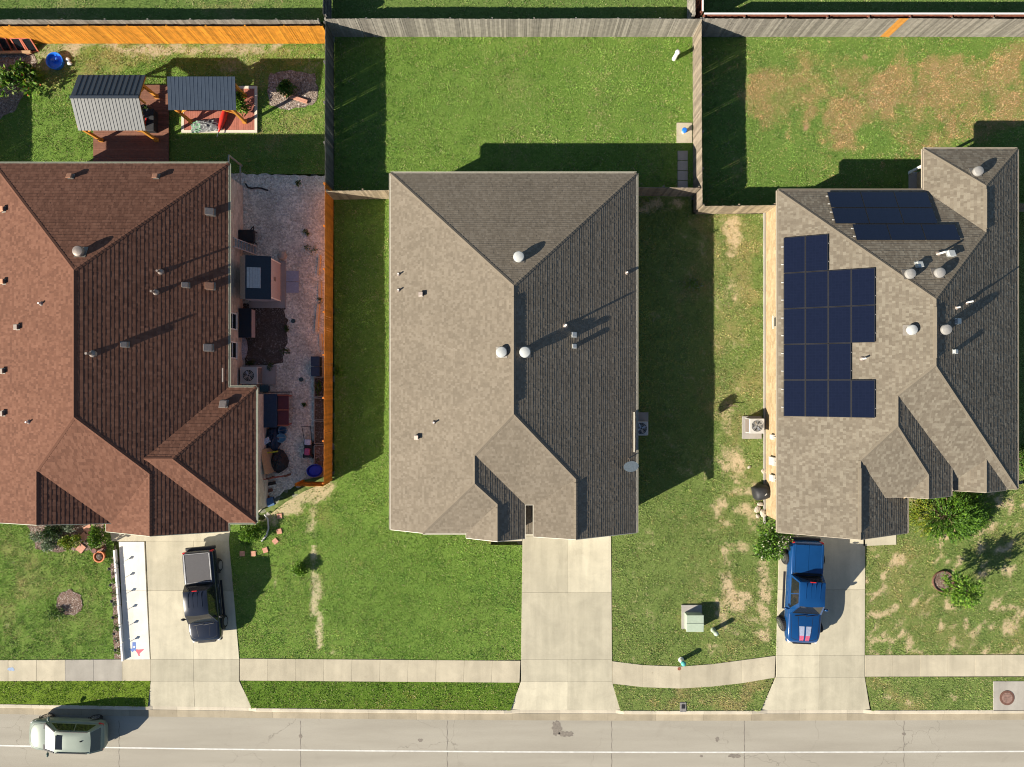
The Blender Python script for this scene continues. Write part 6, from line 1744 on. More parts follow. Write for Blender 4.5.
b_ = MB(); b_.box((w1 + .012, (y0 + y1) / 2 + .05, 1.1), (.02, .24, .3)); b_.build('hatch', M['vent_grey'], root)
for sy in (y0 + .03, y1 - .03):
    b_ = MB(); b_.box((w1 + .012, sy, .93), (.025, .08, 1.7)); b_.build('corner_trim', M['white'], root)
mb = MB()
for k in range(2):
    a, b = G(286.5, 271 + k * 11.2), G(299, 281.6 + k * 11.2); mb.prism([a, (b[0], a[1]), b, (a[0], b[1])], -.02, .05)
tag(mb.build('paving_slabs', M['paver_blue']), 'pair of blue grey paving slabs before the small shed', 'paving slabs')
root = box_thing('storage_cabinet', 'low dark topped storage cabinet against the wall below the small shed', 'cabinet', (-16.40, 3.72), (.72, 1.72, .72), M['playhouse_pink'], .08, lid_mat=M['playhouse_roof'])
# ladder against the wall
root = thing('ladder', 'pale slatted ladder leaning on the brick wall beside the small shed', 'ladder', (-15.95, 8.35, 0))
A_, B_l = Vector((-15.95, 8.3, .02)), Vector((-16.74, 8.5, 1.62))
for sg in (-1, 1):
    b_ = MB(); b_.bar(A_ + Vector((0, sg * .26, 0)), B_l + Vector((0, sg * .26, 0)), .06, .05); b_.build('rail', M['ac_grey'], root)
for k in range(8):
    q = A_.lerp(B_l, (k + .6) / 8.4)
    b_ = MB(); b_.box((q.x, q.y, q.z + .02), (.11, .47, .03)); b_.build('rung', M['skylight'], root)
# black wheeled grill
root = thing('black_cart', 'black wheeled cart by the wall above the slatted ladder', 'cart', (G(247.5, 0)[0], G(0, 238.5)[1], 0)); root.scale = (1.0, 1.25, 1.0)
b_ = MB(); b_.box((.2, 0, .62), (.95, .62, .36)); bevel(lp(b_, 'box', M['black'], root), .05)
b_ = MB(); b_.box((-.55, 0, .6), (.45, .5, .05)); lp(b_, 'shelf', M['cover_black'], root)
for sx in (-.7, .6):
    for sy in (-.28, .28):
        b_ = MB(); b_.tube((sx, sy, 0), (sx, sy, .6), .03, 8); lp(b_, 'leg', M['black'], root)
b_ = MB(); b_.bar((.7, -.4, .85), (.7, .45, .85), .05, .05); b_.bar((.7, -.4, .85), (.45, -.3, .7), .04, .04); b_.bar((.7, .45, .85), (.45, .3, .7), .04, .04); lp(b_, 'handle', M['black'], root)
root = thing('round_stone', 'single pale round stone in the gravel by the corner of the small shed', 'stone', (*G(282.5, 256), .1)); b_ = MB(); b_.sphere((0, 0, 0), .3, .27, .16, 12); lp(b_, 'stone', M['stone_pale'], root, smooth=True)
c = G(241, 348); mb = MB(); mb.sphere((c[0], c[1], .05), .45, .85, .22, 12, True); tag(mb.build('gravel_heap', M['gravel_blue'] if 'gravel_blue' in M else m_gravel('gravel_blue', (.25, .28, .33), (.5, .53, .58), 20)), 'low heap of pale bluish gravel against the brick wall', 'gravel heap')
for k, (u, v) in enumerate(((293.5, 321), (301.5, 379.5))):
    b_ = MB(); b_.lathe([(.13, .01), (.14, .05), (.1, .06)], (*G(u, v), 0), 14); tag(b_.build('teal_disc', m_plain('cap_teal', (.035, .075, .075), .6)), ['dark teal cap in the gravel right of the dark soil patch', 'dark teal cap in the gravel right of the corner air conditioner'][k], 'cap', 'dark caps in the gravel')
# blue covered table with red frame
root = thing('covered_table', 'red framed garden table under a dark blue cover, by the corner of the reddish house', 'table', (*G(272, 411), 0))
b_ = MB(); b_.box((0, .05, .83), (1.2, 2.05, .06)); b_.box((0, .05, .6), (1.15, 2.0, .42)); bevel(lp(b_, 'cover', M['cloth_navy'], root), .04, 2)
b_ = MB(); b_.box((.94, .1, .7), (.66, 1.9, .05)); lp(b_, 'shelf', m_plain('dark_red', (.13, .03, .035), .6), root)
for yy in (-.85, .1, 1.0):
    b_ = MB(); b_.box((.94, yy, .76), (.66, .08, .05)); lp(b_, 'crossbar', M['frame_red'], root)
for sx in (.68, 1.2):
    for sy in (-.8, .95):
        b_ = MB(); b_.box((sx, sy, .34), (.07, .07, .68)); lp(b_, 'leg', M['frame_red'], root)
b_ = MB(); b_.bar((-.2, 1.18, .9), (1.55, 1.2, .95), .06, .05); lp(b_, 'rail', M['black'], root)
# bags, buckets, heap
def heap(name, label, cat, c, rx_, ry_, hz, mat, seed, rough=.25, rz=0):
    b_ = MB(); rr = random.Random(seed); n = 12
    b_.sphere((0, 0, 0), rx_, ry_, hz, n, True)
    b_.v = [(x * rr.uniform(1 - rough, 1 + rough), y * rr.uniform(1 - rough, 1 + rough), max(0, z * rr.uniform(1 - rough, 1 + rough))) for x, y, z in b_.v]
    o = b_.build(name, mat); o.location = (*G(*c), 0); o.rotation_euler = (0, 0, rz)
    return tag(o, label, cat)
heap('tarp_pile', 'dark navy tarpaulin pile below the covered table', 'tarpaulin', (274, 439), .5, .75, .6, M['cloth_navy'], 1)
heap('black_bag', 'large black sack beside the leaning plywood sheet', 'sack', (279.5, 461), .55, .75, .6, M['cover_black'], 2, .12)
root = box_thing('paper_sack', 'pale blue sack lying on the navy tarpaulin pile', 'sack', G(270, 440), (.45, .34, .14), M['cloth_pale'], rz=.5, z0=.55, bev=.05)
root = thing('bucket', 'light blue bucket below the covered table, nearer the table', 'bucket', (*G(284.5, 430), 0), 0, 'blue buckets'); b_ = MB(); b_.lathe([(.2, 0), (.27, .42), (.24, .42), (.2, .06)], (0, 0, 0), 18); lp(b_, 'pail', m_plain('bucket_blue', (.1, .22, .34), .5), root); b_ = MB(); b_.bar((-.25, 0, .42), (.25, .05, .46), .02, .02); lp(b_, 'handle', M['rim'], root)
root = thing('bucket', 'brighter blue bucket beside the navy tarpaulin pile', 'bucket', (*G(283, 437.5), 0), 0, 'blue buckets'); b_ = MB(); b_.lathe([(.22, 0), (.29, .4), (.26, .4), (.22, .3), (.02, .3)], (0, 0, 0), 18); lp(b_, 'pail', M['cloth_cyan'], root); b_ = MB(); b_.bar((-.27, 0, .4), (.27, .05, .43), .02, .02); lp(b_, 'handle', M['rim'], root)
root = thing('plywood_sheet', 'brown plywood sheet leaning by the wall of the reddish house', 'plywood', (-14.98, -4.75, 0), R(10)); b_ = MB(); b_.box((0, 0, .62), (1.25, 1.55, .03), 0, Matrix.Rotation(R(-107), 4, 'Y')); lp(b_, 'sheet', M['plywood'], root)
root = thing('yellow_tool', 'yellow handled tool lying above the black sack', 'tool', (*G(274.5, 451.5), .62), R(6)); b_ = MB(); b_.bar((-.45, 0, 0), (.45, .03, .03), .08, .06); lp(b_, 'handle', m_plain('tool_yellow', (.5, .46, .03), .5), root)
root = thing('plank_fence', 'low reddish plank fence closing the gravel yard beside the reddish house', 'fence', (*G(275, 477), 0))
p0, p1 = G(257, 479.5), G(291, 474)
for k in range(2):
    b_ = MB(); b_.bar((p0[0], p0[1], .35 + .45 * k), (p1[0], p1[1], .35 + .45 * k), .05, .14); b_.build('rail', M['frame_red'], root)
for f in (.02, .5, .98):
    b_ = MB(); x, y = p0[0] + (p1[0] - p0[0]) * f, p0[1] + (p1[1] - p0[1]) * f; b_.box((x, y, .5), (.1, .1, 1.0)); b_.build('post', M['deck_brown'], root)
for k in range(3):
    a, b = G(258.5, 486 + 8 * k), G(276 - 3 * k, 482.5 + 7 * k)
    root = thing('long_board', ['upper dark board', 'middle dark board', 'lowest dark board'][k] + ' lying on the ground below the reddish plank fence', 'board', (*a, 0), 0, 'boards on the ground'); b_ = MB(); b_.bar((a[0], a[1], .06 + .02 * k), (b[0], b[1], .05 + .02 * k), .2, .05); b_.build('board', M['deck_brown'] if k else M['black'], root)
box_thing('blue_crate', 'small blue crate at the foot of the low boards near the downpipe', 'crate', G(272, 501), (.42, .5, .3), M['cloth_navy'], .03, rz=.3, lid_mat=m_plain('crate_lid', (.06, .13, .25), .5))
# mower
root = thing('lawn_mower', 'push mower with a pink engine cover and long handle, on the gravel', 'lawn mower', (*G(309.5, 449.5), 0), R(-93))
b_ = MB(); b_.box((0, 0, .26), (.95, .5, .2)); bevel(lp(b_, 'deck', M['black'], root), .06, 2)
b_ = MB(); b_.box((.1, .0, .44), (.42, .34, .2)); bevel(lp(b_, 'engine_cover', m_plain('mower_pink', (.42, .09, .2), .4), root), .05, 2)
for sg in (-1, 1):
    for xx in (-.4, .4):
        b_ = MB(); b_.T = Matrix.Translation((xx, sg * .28, .14)) @ Matrix.Rotation(R(90), 4, 'X'); b_.lathe([(.14, -.03), (.14, .03)], (0, 0, 0), 14); lp(b_, 'wheel', M['tyre'], root)
    b_ = MB(); b_.bar((-.4, sg * .22, .3), (-1.5, sg * .27, .95), .03, .03); lp(b_, 'handle_bar', M['black'], root)
b_ = MB(); b_.bar((-1.5, -.29, .95), (-1.5, .29, .95), .035, .035); lp(b_, 'grip', M['black'], root)
b_ = MB(); b_.box((-.5, 0, .4), (.35, .42, .26)); bevel(lp(b_, 'grass_bag', M['cloth_pale'], root), .06, 2)
# raised beds along the orange fence
for k, (v0, v1) in enumerate(((377, 397), (398, 419.5), (420.5, 443.5), (444.5, 466))):
    x0, x1 = G(315.5, 0)[0], G(323.6, 0)[0] + .35; y1, y0 = G(0, v0)[1], G(0, v1)[1]
    root = thing('raised_bed', ['first raised bed from the bins, green with seedlings, along the orange fence', 'second raised bed from the bins along the orange fence', 'third raised bed from the bins, beside the mower handle', 'raised bed at the orange fence right above the blue tub'][k], 'raised bed', ((x0 + x1) / 2, (y0 + y1) / 2, 0), 0, 'raised beds along the orange fence')
    for sx in (x0 + .03, x1 - .03):
        b_ = MB(); b_.box((sx, (y0 + y1) / 2, .17), (.06, y1 - y0, .34)); b_.build('side_board', M['fence_grey'], root)
    for sy in (y0 + .03, y1 - .03):
        b_ = MB(); b_.box(((x0 + x1) / 2, sy, .17), (x1 - x0 - .13, .06, .34)); b_.build('end_board', M['fence_grey'], root)
    b_ = MB(); b_.prism([(x0 + .06, y0 + .06), (x1 - .06, y0 + .06), (x1 - .06, y1 - .06), (x0 + .06, y1 - .06)], .02, .27); b_.build('soil', M['mulch'] if k == 3 else M['soil'], root)
BED0 = G(319.5, 387)
for k, v in enumerate((361.5, 371.5)):
    box_thing('storage_bin', ['upper dark blue bin at the orange fence above the raised beds', 'lower dark blue bin at the orange fence above the raised beds'][k], 'bin', G(318, v), (.5, .55, .55), M['cloth_navy'], .05, group='bins by the orange fence')
root = thing('tub', 'bright blue tub at the yard gate, below the raised beds', 'tub', (*G(317, 469.5), 0), .2); b_ = MB(); b_.lathe([(.3, 0), (.46, .55), (.42, .55), (.3, .1)], (0, 0, 0), 22, Matrix.Diagonal((1.1, .85, 1, 1))); lp(b_, 'body', m_plain('tub_blue', (.015, .035, .42), .4), root); b_ = MB(); b_.lathe([(.36, .42), (.02, .46)], (0, 0, 0), 18, Matrix.Diagonal((1.1, .85, 1, 1))); lp(b_, 'contents', m_plain('tub_bag', (.03, .05, .5), .5), root)
for k, (u, v, L_, a) in enumerate(((319.5, 265, 1.2, 84), (320.5, 292, 1.3, 88), (318, 318, 1.7, 86), (321.5, 342, 1.0, 90))):
    b_ = MB(); b_.bar((-L_ / 2, 0, .07), (L_ / 2, .02, .07), .16, .12); rr = random.Random(k); b_.v = [(x, y + rr.uniform(-.04, .04), z + rr.uniform(-.02, .02)) for x, y, z in b_.v]
    o = b_.build('split_log', M['log_pale']); o.location = (*G(u, v), 0); o.rotation_euler = (0, 0, R(a))
    tag(o, ['topmost pale split log lying along the orange fence', 'second pale split log from the top along the orange fence', 'longest pale split log along the orange fence', 'lowest pale split log along the orange fence, above the bins'][k], 'log', 'split logs along the orange fence')
root = thing('downpipe', 'curved white drain pipe lying round the corner of the reddish house', 'drain pipe', (*G(265, 530), 0))
pts = [G(*q) for q in ((265, 514), (268.5, 519), (269, 528), (267, 535), (262, 541))]
b_ = MB()
for a, b in zip(pts[:-1], pts[1:]): b_.tube((*a, .09), (*b, .09), .055, 8)
b_.build('pipe', M['ac_grey'], root)
# front yard of the reddish house: terracotta steppers, white board edging, pots, star pot
for k, (u, v) in enumerate(((242.5, 553.5), (253.5, 553.5), (265.5, 550), (275.5, 541), (279.5, 531.2), (279.7, 516))):
    b_ = MB(); b_.box((0, 0, .03), (.32, .32, .06)); o = b_.build('stepping_stone', M['terracotta']); bevel(o, .012); o.location = (*G(u, v), 0); o.rotation_euler = (0, 0, [0, .05, .3, .7, .2, .1][k])
    tag(o, ['terracotta stepping stone nearest the left driveway', 'second terracotta stepping stone from the left driveway', 'third terracotta stepping stone from the left driveway', 'fourth terracotta stepping stone, tilted like a diamond', 'terracotta stepping stone second from the gravel', 'terracotta stepping stone at the edge of the gravel yard'][k], 'stepping stone', 'terracotta stepping stones')
root = thing('edging_board', 'white edging board with gaps along the left side of the white walk', 'edging', (*G(120, 600), 0))
a, b = G(116.2, 549), G(124.6, 660)
for k in range(6):
    f0, f1 = k / 6 + .003, (k + 1) / 6 - .003
    b_ = MB(); b_.bar((a[0] + (b[0] - a[0]) * f0, a[1] + (b[1] - a[1]) * f0, .13), (a[0] + (b[0] - a[0]) * f1, a[1] + (b[1] - a[1]) * f1, .13), .11, .26); b_.build('board', M['white'], root)
for k, v in enumerate((566, 582, 598, 614, 630, 646)):
    f = (v - 549) / 111.0; c = (a[0] + (b[0] - a[0]) * f - .14, a[1] + (b[1] - a[1]) * f)
    root = thing('garden_light', 'small black stake light in the border bed beside the white walk', 'garden light', (*c, 0), 0, 'stake lights along the white walk')
    b_ = MB(); b_.tube((0, 0, 0), (0, 0, .62), .014, 6); lp(b_, 'stake', M['black'], root)
    b_ = MB(); b_.lathe([(.05, .58), (.06, .66), (.095, .67), (.03, .73), (.005, .74)], (0, 0, 0), 12); lp(b_, 'lamp_head', M['black'], root)
root = thing('plant_pot', 'orange rimmed pot at the end of the front bed by the white walk', 'pot', (*G(102, 555.5), 0)); b_ = MB(); b_.lathe([(.24, 0), (.34, .3), (.36, .34), (.29, .34), (.25, .22), (.02, .2)], (0, 0, 0), 22); lp(b_, 'pot', M['pot_orange'], root)
b_ = MB(); b_.sphere((0, 0, .24), .22, .22, .1, 10, True); lp(b_, 'soil', M['soil'], root)
root = thing('bird_figure', 'dark upright ornament on a stand at the end of the front bed', 'ornament', (*G(103.5, 547), 0)); b_ = MB(); b_.lathe([(.16, 0), (.14, .05), (.05, .1), (.05, .9), (.17, .95), (.15, 1.0)], (0, 0, 0), 14); lp(b_, 'stand', m_plain('brown_red', (.13, .04, .03), .6), root)
mb = MB()
for k, (u, v) in enumerate(((88.5, 529), (85, 536), (81.5, 548))):
    mb.box((*G(u, v), .05), (.5, .45, .07), .5 + .2 * k)
tag(mb.build('brick_steppers', M['terracotta']), 'few terracotta flagstones leading through the front bed', 'flagstones')
# painted state outline on the white walk: blue with a white star, white, red
k_ = 1 / 17.05
def flag(px): return [G(110 + x * k_, 620 + y * k_) for x, y in px]
blue = flag([(387, 375), (445, 375), (447, 432), (447, 492), (446, 525), (437, 527), (420, 512), (404, 530), (386, 545), (366, 520), (332, 487), (386, 483)])
red = flag([(447, 495), (490, 500), (585, 492), (572, 512), (545, 535), (512, 565), (508, 590), (518, 610), (492, 606), (470, 560), (446, 526)])
star = []
sc_ = (418, 455)
for k in range(10):
    r_ = 24 if k % 2 == 0 else 10.5; t_ = math.pi / 2 + k * math.pi / 5
    star.append((sc_[0] + r_ * math.cos(t_), sc_[1] - r_ * math.sin(t_)))
star = flag(star)
root = thing('painted_emblem', 'blue white and red state outline painted on the end of the white walk', 'painted emblem', (*G(134, 647), .04))
for nm, poly, mt, z in (('blue_field', blue, M['flag_blue'], .0392), ('red_field', red, M['flag_red'], .0392), ('star', star, M['white'], .0432)):
    mb = MB()
    if area(poly) < 0: poly = poly[::-1]
    for tr in tessellate_polygon([[Vector((p[0], p[1], 0)) for p in poly]]):
        T_ = [poly[i_] for i_ in tr]
        if area(T_) < 0: T_ = T_[::-1]
        mb.add([(p[0], p[1], z) for p in T_], [(0, 1, 2)])
    mb.build(nm, mt, root)
mb = MB(); mb.add([(x, y, .0395) for x, y in disc(G(11.5, 669), .22, .12, 16, .05)], [tuple(range(16))]); o = mb.build('sidewalk_stain', M['chalk_blue']); o['kind'] = 'structure'
# short sticks of debris in the lawn between the houses
for k, (u, v, L_, a) in enumerate(((724, 409, .9, 40), (731, 405, .7, -12))):
    b_ = MB(); b_.bar((-L_ / 2, 0, .06), (L_ / 2, 0, .3), .04, .04); o = b_.build('stick', M['bark']); o.location = (*G(u, v), 0); o.rotation_euler = (0, 0, R(a)); tag(o, ['longer dry stick standing in the lawn between the middle and the solar house', 'shorter dry stick in the lawn between the middle and the solar house'][k], 'stick', 'dry sticks')
# ------------------------------------------------------------------ plants
def leaf_mesh(name, parent, base, dirs, L, Wd, cols, rng, curl=.25):
    """base (n,3), dirs (n,3) leaf axes, L, Wd (n) sizes, cols (n,3)"""
    n = len(base)
    d = dirs / np.linalg.norm(dirs, axis=1)[:, None]
    r_ = rng.normal(size=(n, 3)); s = np.cross(d, r_); s /= np.linalg.norm(s, axis=1)[:, None]; u = np.cross(s, d)
    L = L[:, None]; Wd = Wd[:, None]
    V = np.empty((n, 4, 3), np.float32)
    V[:, 0] = base; V[:, 2] = base + d * L - np.array([0, 0, 1]) * L * curl
    mid = base + d * L * .45 + u * L * .06
    V[:, 1] = mid + s * Wd * .5; V[:, 3] = mid - s * Wd * .5
    me = bpy.data.meshes.new(name)
    me.vertices.add(4 * n); me.vertices.foreach_set('co', V.ravel())
    me.loops.add(4 * n); me.loops.foreach_set('vertex_index', np.arange(4 * n, dtype=np.int32))
    me.polygons.add(n); me.polygons.foreach_set('loop_start', np.arange(0, 4 * n, 4, dtype=np.int32))
    C = np.ones((n, 4, 4), np.float32); C[:, :, :3] = cols[:, None, :]
    at = me.attributes.new('tint', 'FLOAT_COLOR', 'POINT'); at.data.foreach_set('color', C.ravel())
    me.materials.append(M['leaf']); me.update(); me.validate()
    o = bpy.data.objects.new(name, me); COL.objects.link(o)
    if parent: o.parent = parent; o.matrix_parent_inverse = wm(parent).inverted()
    return o
def pick(rng, cols, n, jit=.25):
    c = np.array(cols)[rng.integers(0, len(cols), n)]
    return c * (1 - jit + 2 * jit * rng.random((n, 1)))
def bush(name, label, cat, c, r, hgt, n, size, cols, seed=1, clumps=9, stem=True, flat_=1.0, group=None, extra=None, elong=.5, part='foliage'):
    rng = np.random.default_rng(seed)
    root = thing(name, label, cat, (c[0], c[1], 0), 0, group)
    rx, ry = r if isinstance(r, tuple) else (r, r)
    B = []; D = []
    for k in range(clumps):
        a = rng.random() * 6.28; q = math.sqrt(rng.random()) * .68
        cc = np.array([c[0] + rx * q * math.cos(a), c[1] + ry * q * math.sin(a), hgt * (.35 + .4 * rng.random() * (1.1 - q))])
        cr = np.array([rx, ry, hgt * .8]) * (.3 + .2 * rng.random())
        m = n // clumps
        v = rng.normal(size=(m, 3)); v /= np.linalg.norm(v, axis=1)[:, None]
        v[:, 2] = np.where(rng.random(m) < .8, np.abs(v[:, 2]), v[:, 2])
        rad = (rng.random(m) ** .4)[:, None]
        B.append(cc + v * rad * cr); D.append(v + rng.normal(size=(m, 3)) * .55 + np.array([0, 0, .25]))
    B = np.vstack(B); D = np.vstack(D); B[:, 2] = np.maximum(B[:, 2], .03)
    m = len(B)
    Ls = size * (.6 + .8 * rng.random(m))
    leaf_mesh(part, root, B, D, Ls, Ls * elong, pick(rng, cols, m), rng)
    if extra:
        ecols, en, es = extra
        idx = rng.integers(0, m, en)
        leaf_mesh('flowers', root, B[idx] + np.array([0, 0, .05]), D[idx], np.full(en, es), np.full(en, es * .9), pick(rng, ecols, en), rng)
    if stem:
        mb = MB()
        for k in range(5):
            a = k * 1.257 + seed
            mb.tube((c[0] + .05 * math.cos(a), c[1] + .05 * math.sin(a), -.02), (c[0] + rx * .45 * math.cos(a), c[1] + ry * .45 * math.sin(a), hgt * .6), .03, 6, .012)
        mb.build('stem', M['bark'], root)
    return root
GREEN = [(.05, .12, .015), (.08, .17, .02), (.035, .09, .012), (.11, .2, .03)]
BRIGHT = [(.10, .22, .015), (.15, .28, .02), (.06, .15, .012), (.19, .31, .04)]
YELL = [(.22, .26, .02), (.30, .32, .04), (.12, .2, .02)]
SILV = [(.20, .25, .17), (.28, .33, .24), (.13, .18, .10)]
DARK = [(.02, .05, .015), (.035, .07, .02), (.05, .08, .02)]
PU = lambda u, v, z: P(u, v, z)
bush('flowering_shrub', 'loose green shrub with pale blossoms at the solar house corner, overhanging the blue pickup', 'shrub', PU(771, 544, .9), (1.25, 1.35), 1.9, 2600, .17, GREEN + BRIGHT[:2], 3, 12, extra=([(.75, .68, .6), (.6, .55, .42)], 90, .13))
# big feathery evergreen in front of the solar house
def feathery(name, label, c, rx, ry, hgt, n, seed):
    rng = np.random.default_rng(seed)
    root = thing(name, label, 'shrub', (c[0], c[1], 0))
    B = []; D = []; Lk = []; Ck = []
    mb = MB()
    for k in range(n):
        a = rng.random() * 6.28; q = rng.random() ** .8
        p0 = np.array([c[0] + rx * q * .75 * math.cos(a), c[1] + ry * q * .75 * math.sin(a), hgt * (1 - .75 * q * q) * (.45 + .45 * rng.random())])
        d = np.array([math.cos(a) * (.35 + q) + .55, math.sin(a) * (.35 + q) * .8 + .3, .45 - .5 * q + .2 * rng.random()]); d /= np.linalg.norm(d)
        Ls = .55 + .55 * rng.random(); m = 34
        t_ = rng.random(m)[:, None]
        side = np.cross(d, [0, 0, 1]); side /= np.linalg.norm(side)
        B.append(p0 + d * t_ * Ls + np.array([0, 0, -.18]) * t_ ** 2); sg = np.sign(rng.random(m) - .5)[:, None]
        D.append(d + side * sg * (.55 + .3 * rng.random((m, 1))) + rng.normal(size=(m, 3)) * .15)
        Lk.append((.10 + .09 * rng.random(m)) * (1.15 - .6 * t_[:, 0]))
        yl_ = p0[0] < c[0] - rx * .45 and p0[1] < c[1] + .3 * ry
        Ck.append(pick(rng, (YELL if yl_ else BRIGHT[:3] + GREEN[:2]), m, .3))
        if k % 9 == 0: mb.tube((c[0], c[1], 0), tuple(p0 * np.array([1, 1, .6])), .03, 5, .01)
    B = np.vstack(B); D = np.vstack(D); Lk = np.concatenate(Lk); Ck = np.vstack(Ck); B[:, 2] = np.maximum(B[:, 2], .03)
    leaf_mesh('foliage', root, B, D, Lk, Lk * .42, Ck, rng, .12)
    mb.build('stem', M['bark'], root)
    return root
c = P(954, 514, 1.0); feathery('evergreen_shrub', 'big feathery bright green evergreen against the front of the solar house', (c[0] + .1, c[1] - .05), 2.75, 1.7, 1.9, 620, 5)
# young tree in its ring
base = G(942.5, 581)
rng = np.random.default_rng(9)
root = thing('young_tree', 'young tree with a light green crown in a round mulched ring on the right lawn', 'tree', (*base, 0))
mb = MB(); pts = [(0, 0, 0), (.02, .01, .8), (.0, .03, 1.5), (.04, .0, 2.2)]; rd = (.06, .05, .04, .025)
for k in range(3): mb.tube((base[0] + pts[k][0], base[1] + pts[k][1], pts[k][2]), (base[0] + pts[k + 1][0], base[1] + pts[k + 1][1], pts[k + 1][2]), rd[k], 8, rd[k + 1])
B = []; D = []
for k in range(26):
    a = k * 2.4; z0 = 1.0 + 1.3 * (k / 26.0); rr = (1.2 - .65 * (k / 26.0)) * (.7 + .45 * rng.random())
    e = (base[0] + rr * math.cos(a), base[1] + rr * math.sin(a), z0 + .35 + .4 * rng.random()); s0 = (base[0], base[1], z0 - .1)
    mb.tube(s0, e, .018, 5, .006)
    m = 95; t_ = .35 + .65 * rng.random((m, 1)); B.append(np.array(s0) * (1 - t_) + np.array(e) * t_ + rng.normal(size=(m, 3)) * .1); D.append(np.array([math.cos(a), math.sin(a), .3]) + rng.normal(size=(m, 3)) * .6)
mb.build('trunk', M['bark'], root)
B = np.vstack(B); D = np.vstack(D); m = len(B); Ls = .11 + .1 * rng.random(m)
leaf_mesh('crown', root, B, D, Ls, Ls * .45, pick(rng, BRIGHT, m, .3), rng, .2)
root = thing('tree_ring', 'round red brown edging ring with mulch about the young tree', 'tree ring', (*base, 0))
mb = MB(); mb.lathe([(.66, -.02), (.66, .14), (.62, .14), (.62, .02)], (*base, 0), 30); mb.build('ring', M['rust_dark'], root)
mb = MB(); mb.lathe([(.625, .05), (.4, .075), (.01, .09)], (*base, 0), 26); mb.build('mulch', M['mulch'], root)
# left front
c = P(249.5, 534, .6); bush('round_shrub', 'dense round bright green shrub at the lower right corner of the reddish house', 'shrub', c, (.78, .66), 1.0, 2200, .12, BRIGHT, 11, 12)
c = P(298, 570, .5); bush('garden_shrub', 'lone light green shrub in the lawn to the right of the black pickup', 'shrub', c, (.62, .5), .8, 900, .13, BRIGHT, 12, 7)
FB = 'shrubs of the front bed'
bush('silver_shrub', 'silvery grey green shrub at the left end of the front bed', 'shrub', P(44, 540, .4), (.95, .75), .7, 1500, .12, SILV + GREEN[:1], 13, 9, group=FB)
bush('dark_shrub', 'dark shrub tucked under the eave in the front bed', 'shrub', P(55, 532, .4), (.75, .55), .8, 1000, .14, DARK, 14, 7, group=FB)
bush('yellow_shrub', 'yellow green shrub in the middle of the front bed', 'shrub', P(69.5, 541, .5), (.72, .7), .85, 1500, .12, YELL + BRIGHT[:1], 15, 9, group=FB)
bush('grey_shrub', 'small grey shrub under the eave above the yellow green shrub', 'shrub', P(68, 528.5, .4), (.6, .35), .7, 700, .1, SILV, 16, 6, group=FB)
bush('leafy_shrub', 'fresh green leafy shrub at the right end of the front bed by the pot', 'shrub', P(94, 539, .5), (.6, .85), .9, 1500, .13, BRIGHT + GREEN[:1], 17, 9, group=FB)
for k, v in enumerate((560, 571, 580, 592, 604, 616, 627, 638, 650)):
    u = 114.5 + (v - 556) * .05
    bush('border_plant', ['first', 'second', 'third', 'fourth', 'fifth', 'sixth', 'seventh', 'eighth', 'last'][k] + ' small plant of the border bed, counted from the house down', 'plant', G(u, v), .2 + .08 * (k % 3 == 0), .34, 160, .1, [GREEN, SILV, BRIGHT][k % 3] + ([(.3, .1, .12)] if k % 2 else []), 20 + k, 4, stem=False, group='plants of the border bed')
bush('ring_plant', 'sparse low plant with dark strappy leaves at the lower edge of the mulch ring', 'plant', G(58, 611), (.85, .45), .25, 260, .24, DARK + GREEN, 31, 6, stem=False, elong=.16)
# back yard of the reddish house
c = P(18, 79, .8); bush('red_tipped_shrub', 'large leaved green shrub with red tips in the corner bed by the blue pool', 'shrub', c, (1.25, 1.2), 1.5, 1100, .3, BRIGHT + GREEN[:2] + [(.25, .3, .1)], 33, 10, extra=([(.4, .1, .05)], 50, .2))
c = P(286, 88.5, .4); bush('rock_bed_shrub', 'small green shrub in the middle of the rock bed', 'shrub', c, (.62, .55), .7, 900, .14, GREEN + BRIGHT[:1], 34, 7)
c = P(238.5, 101, .9); bush('deck_plant', 'bright leafy plant on the small reddish deck, half under the pergola roof', 'plant', c, (.4, .75), 1.1, 500, .2, BRIGHT, 35, 6)
bush('tub_plant', 'clipped dark green plant growing in the black tub of the gazebo deck', 'plant', G(148.5, 113), .33, .62, 500, .09, GREEN, 36, 6, stem=False)
for k, (u, v, r_) in enumerate(((243, 93, .2), (297, 183, .2), (312, 249, .45), (308, 233, .25), (285, 330, .3), (286, 350, .35), (250, 362, .3), (270, 364, .4), (321, 300, .2), (305, 405, .15))):
    bush('weed', ['weed beside the pergola post', 'weed at the top of the gravel yard', 'largest weed patch in the gravel beside the orange fence', 'thin weed above the largest weed patch in the gravel', 'upper weed at the right edge of the dark soil patch', 'lower weed at the right edge of the dark soil patch', 'left weed along the bottom of the dark soil patch', 'right weed along the bottom of the dark soil patch', 'weed between the split logs and the gravel', 'tiny weed in the gravel beside the raised beds'][k], 'weed', G(u, v), r_, .18, 110, .1, DARK + GREEN, 40 + k, 4, stem=False, group='weeds in the gravel yard')
bush('seedlings', 'leafy green seedlings filling the first raised bed from the bins', 'plant', BED0, (.25, .6), .42, 380, .12, GREEN + BRIGHT[:2], 52, 7, stem=False)
bush('sunken_plant', 'clump of small plants at the end of the raised bed beside the blue tub', 'plant', G(319.5, 456), (.22, .4), .36, 160, .1, GREEN + YELL[:1], 53, 4, stem=False)
bush('edge_shrub', 'bit of green shrub at the far right edge, below the eave of the solar house', 'shrub', P(1026, 462, .8), (.5, 1.0), 1.3, 700, .15, GREEN + BRIGHT[:1], 54, 7)
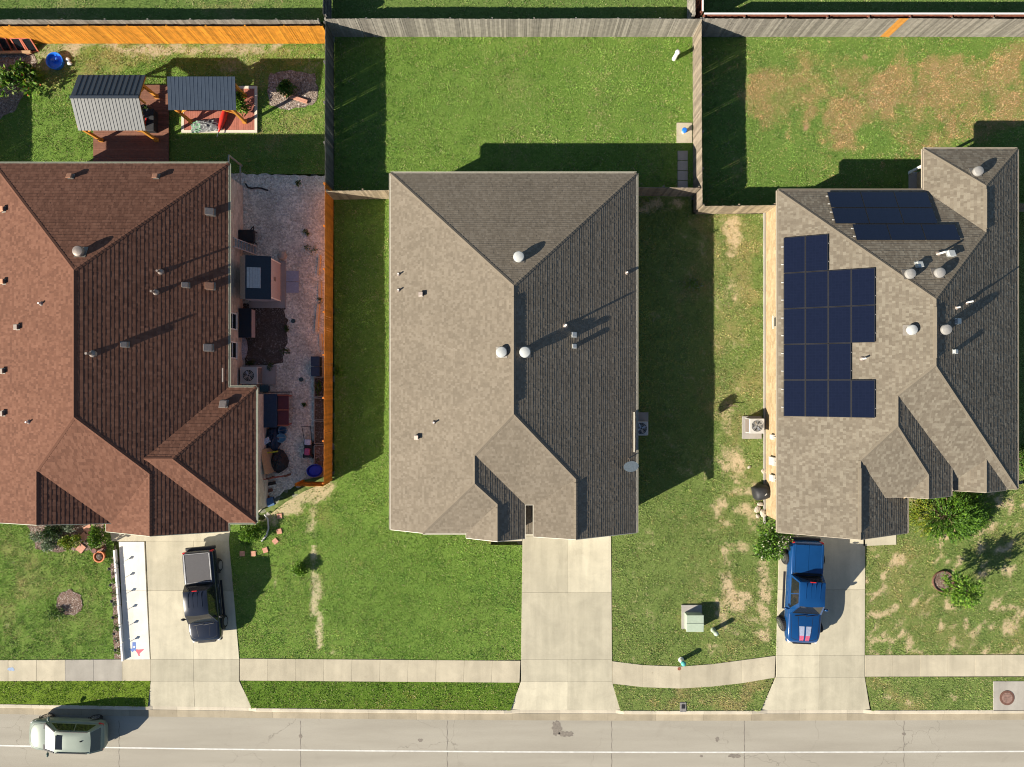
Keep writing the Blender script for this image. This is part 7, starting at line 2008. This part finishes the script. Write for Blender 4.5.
bush('leaf_clump', 'pale clump of thin leaves standing in the shaded lawn right of the orange side fence', 'weed', G(341, 372), (.35, .3), .35, 240, .18, BRIGHT, 55, 4, stem=False, elong=.2)  # clump of pale thin leaves beside the fence
bush('shade_plant', 'pale grassy clump in the deep shade between the middle and the solar house', 'plant', G(693, 286), (.5, .45), .3, 260, .2, SILV + BRIGHT, 56, 4, stem=False, elong=.2)
# ------------------------------------------------------------------ camera, sky, sun
cam = bpy.data.cameras.new('camera'); co = bpy.data.objects.new('camera', cam); COL.objects.link(co)
co.location = (0, 0, H); co.rotation_euler = (0, 0, 0)
cam.sensor_fit = 'HORIZONTAL'; cam.sensor_width = 36.0; cam.lens = 36.0 * F / 1024.0; cam.clip_start = 0.5; cam.clip_end = 2000
SC.camera = co
AZ, EL = R(27.5), math.atan(math.cos(R(27.5)) / 1.68)
w = bpy.data.worlds.new('World'); SC.world = w; w.use_nodes = True
nt = w.node_tree; bg = nt.nodes['Background']
sky = nt.nodes.new('ShaderNodeTexSky'); sky.sky_type = 'NISHITA'; sky.sun_disc = False
sky.sun_elevation = EL; sky.sun_rotation = math.atan2(-math.cos(AZ), -math.sin(AZ)); sky.air_density = 1.0; sky.dust_density = 0.4; sky.ozone_density = 2.5
nt.links.new(sky.outputs[0], bg.inputs['Color']); bg.inputs['Strength'].default_value = 0.049
sl = bpy.data.lights.new('sun', 'SUN'); sl.energy = 4.6; sl.angle = R(0.53); sl.color = (1.0, 0.91, 0.77)
so = bpy.data.objects.new('sun', sl); COL.objects.link(so)
d = Vector((math.cos(AZ) * math.cos(EL), math.sin(AZ) * math.cos(EL), -math.sin(EL)))
so.rotation_euler = d.to_track_quat('-Z', 'Y').to_euler(); so.location = (-60, -30, 60)
vs_ = SC.view_settings; vs_.view_transform = 'Standard'; vs_.look = 'None'; vs_.gamma = 1.0; vs_.exposure = 1.18; vs_.use_curve_mapping = False
SC.render.engine = 'CYCLES'
SC.cycles.pixel_filter_type = 'BLACKMAN_HARRIS'; SC.cycles.filter_width = 1.05
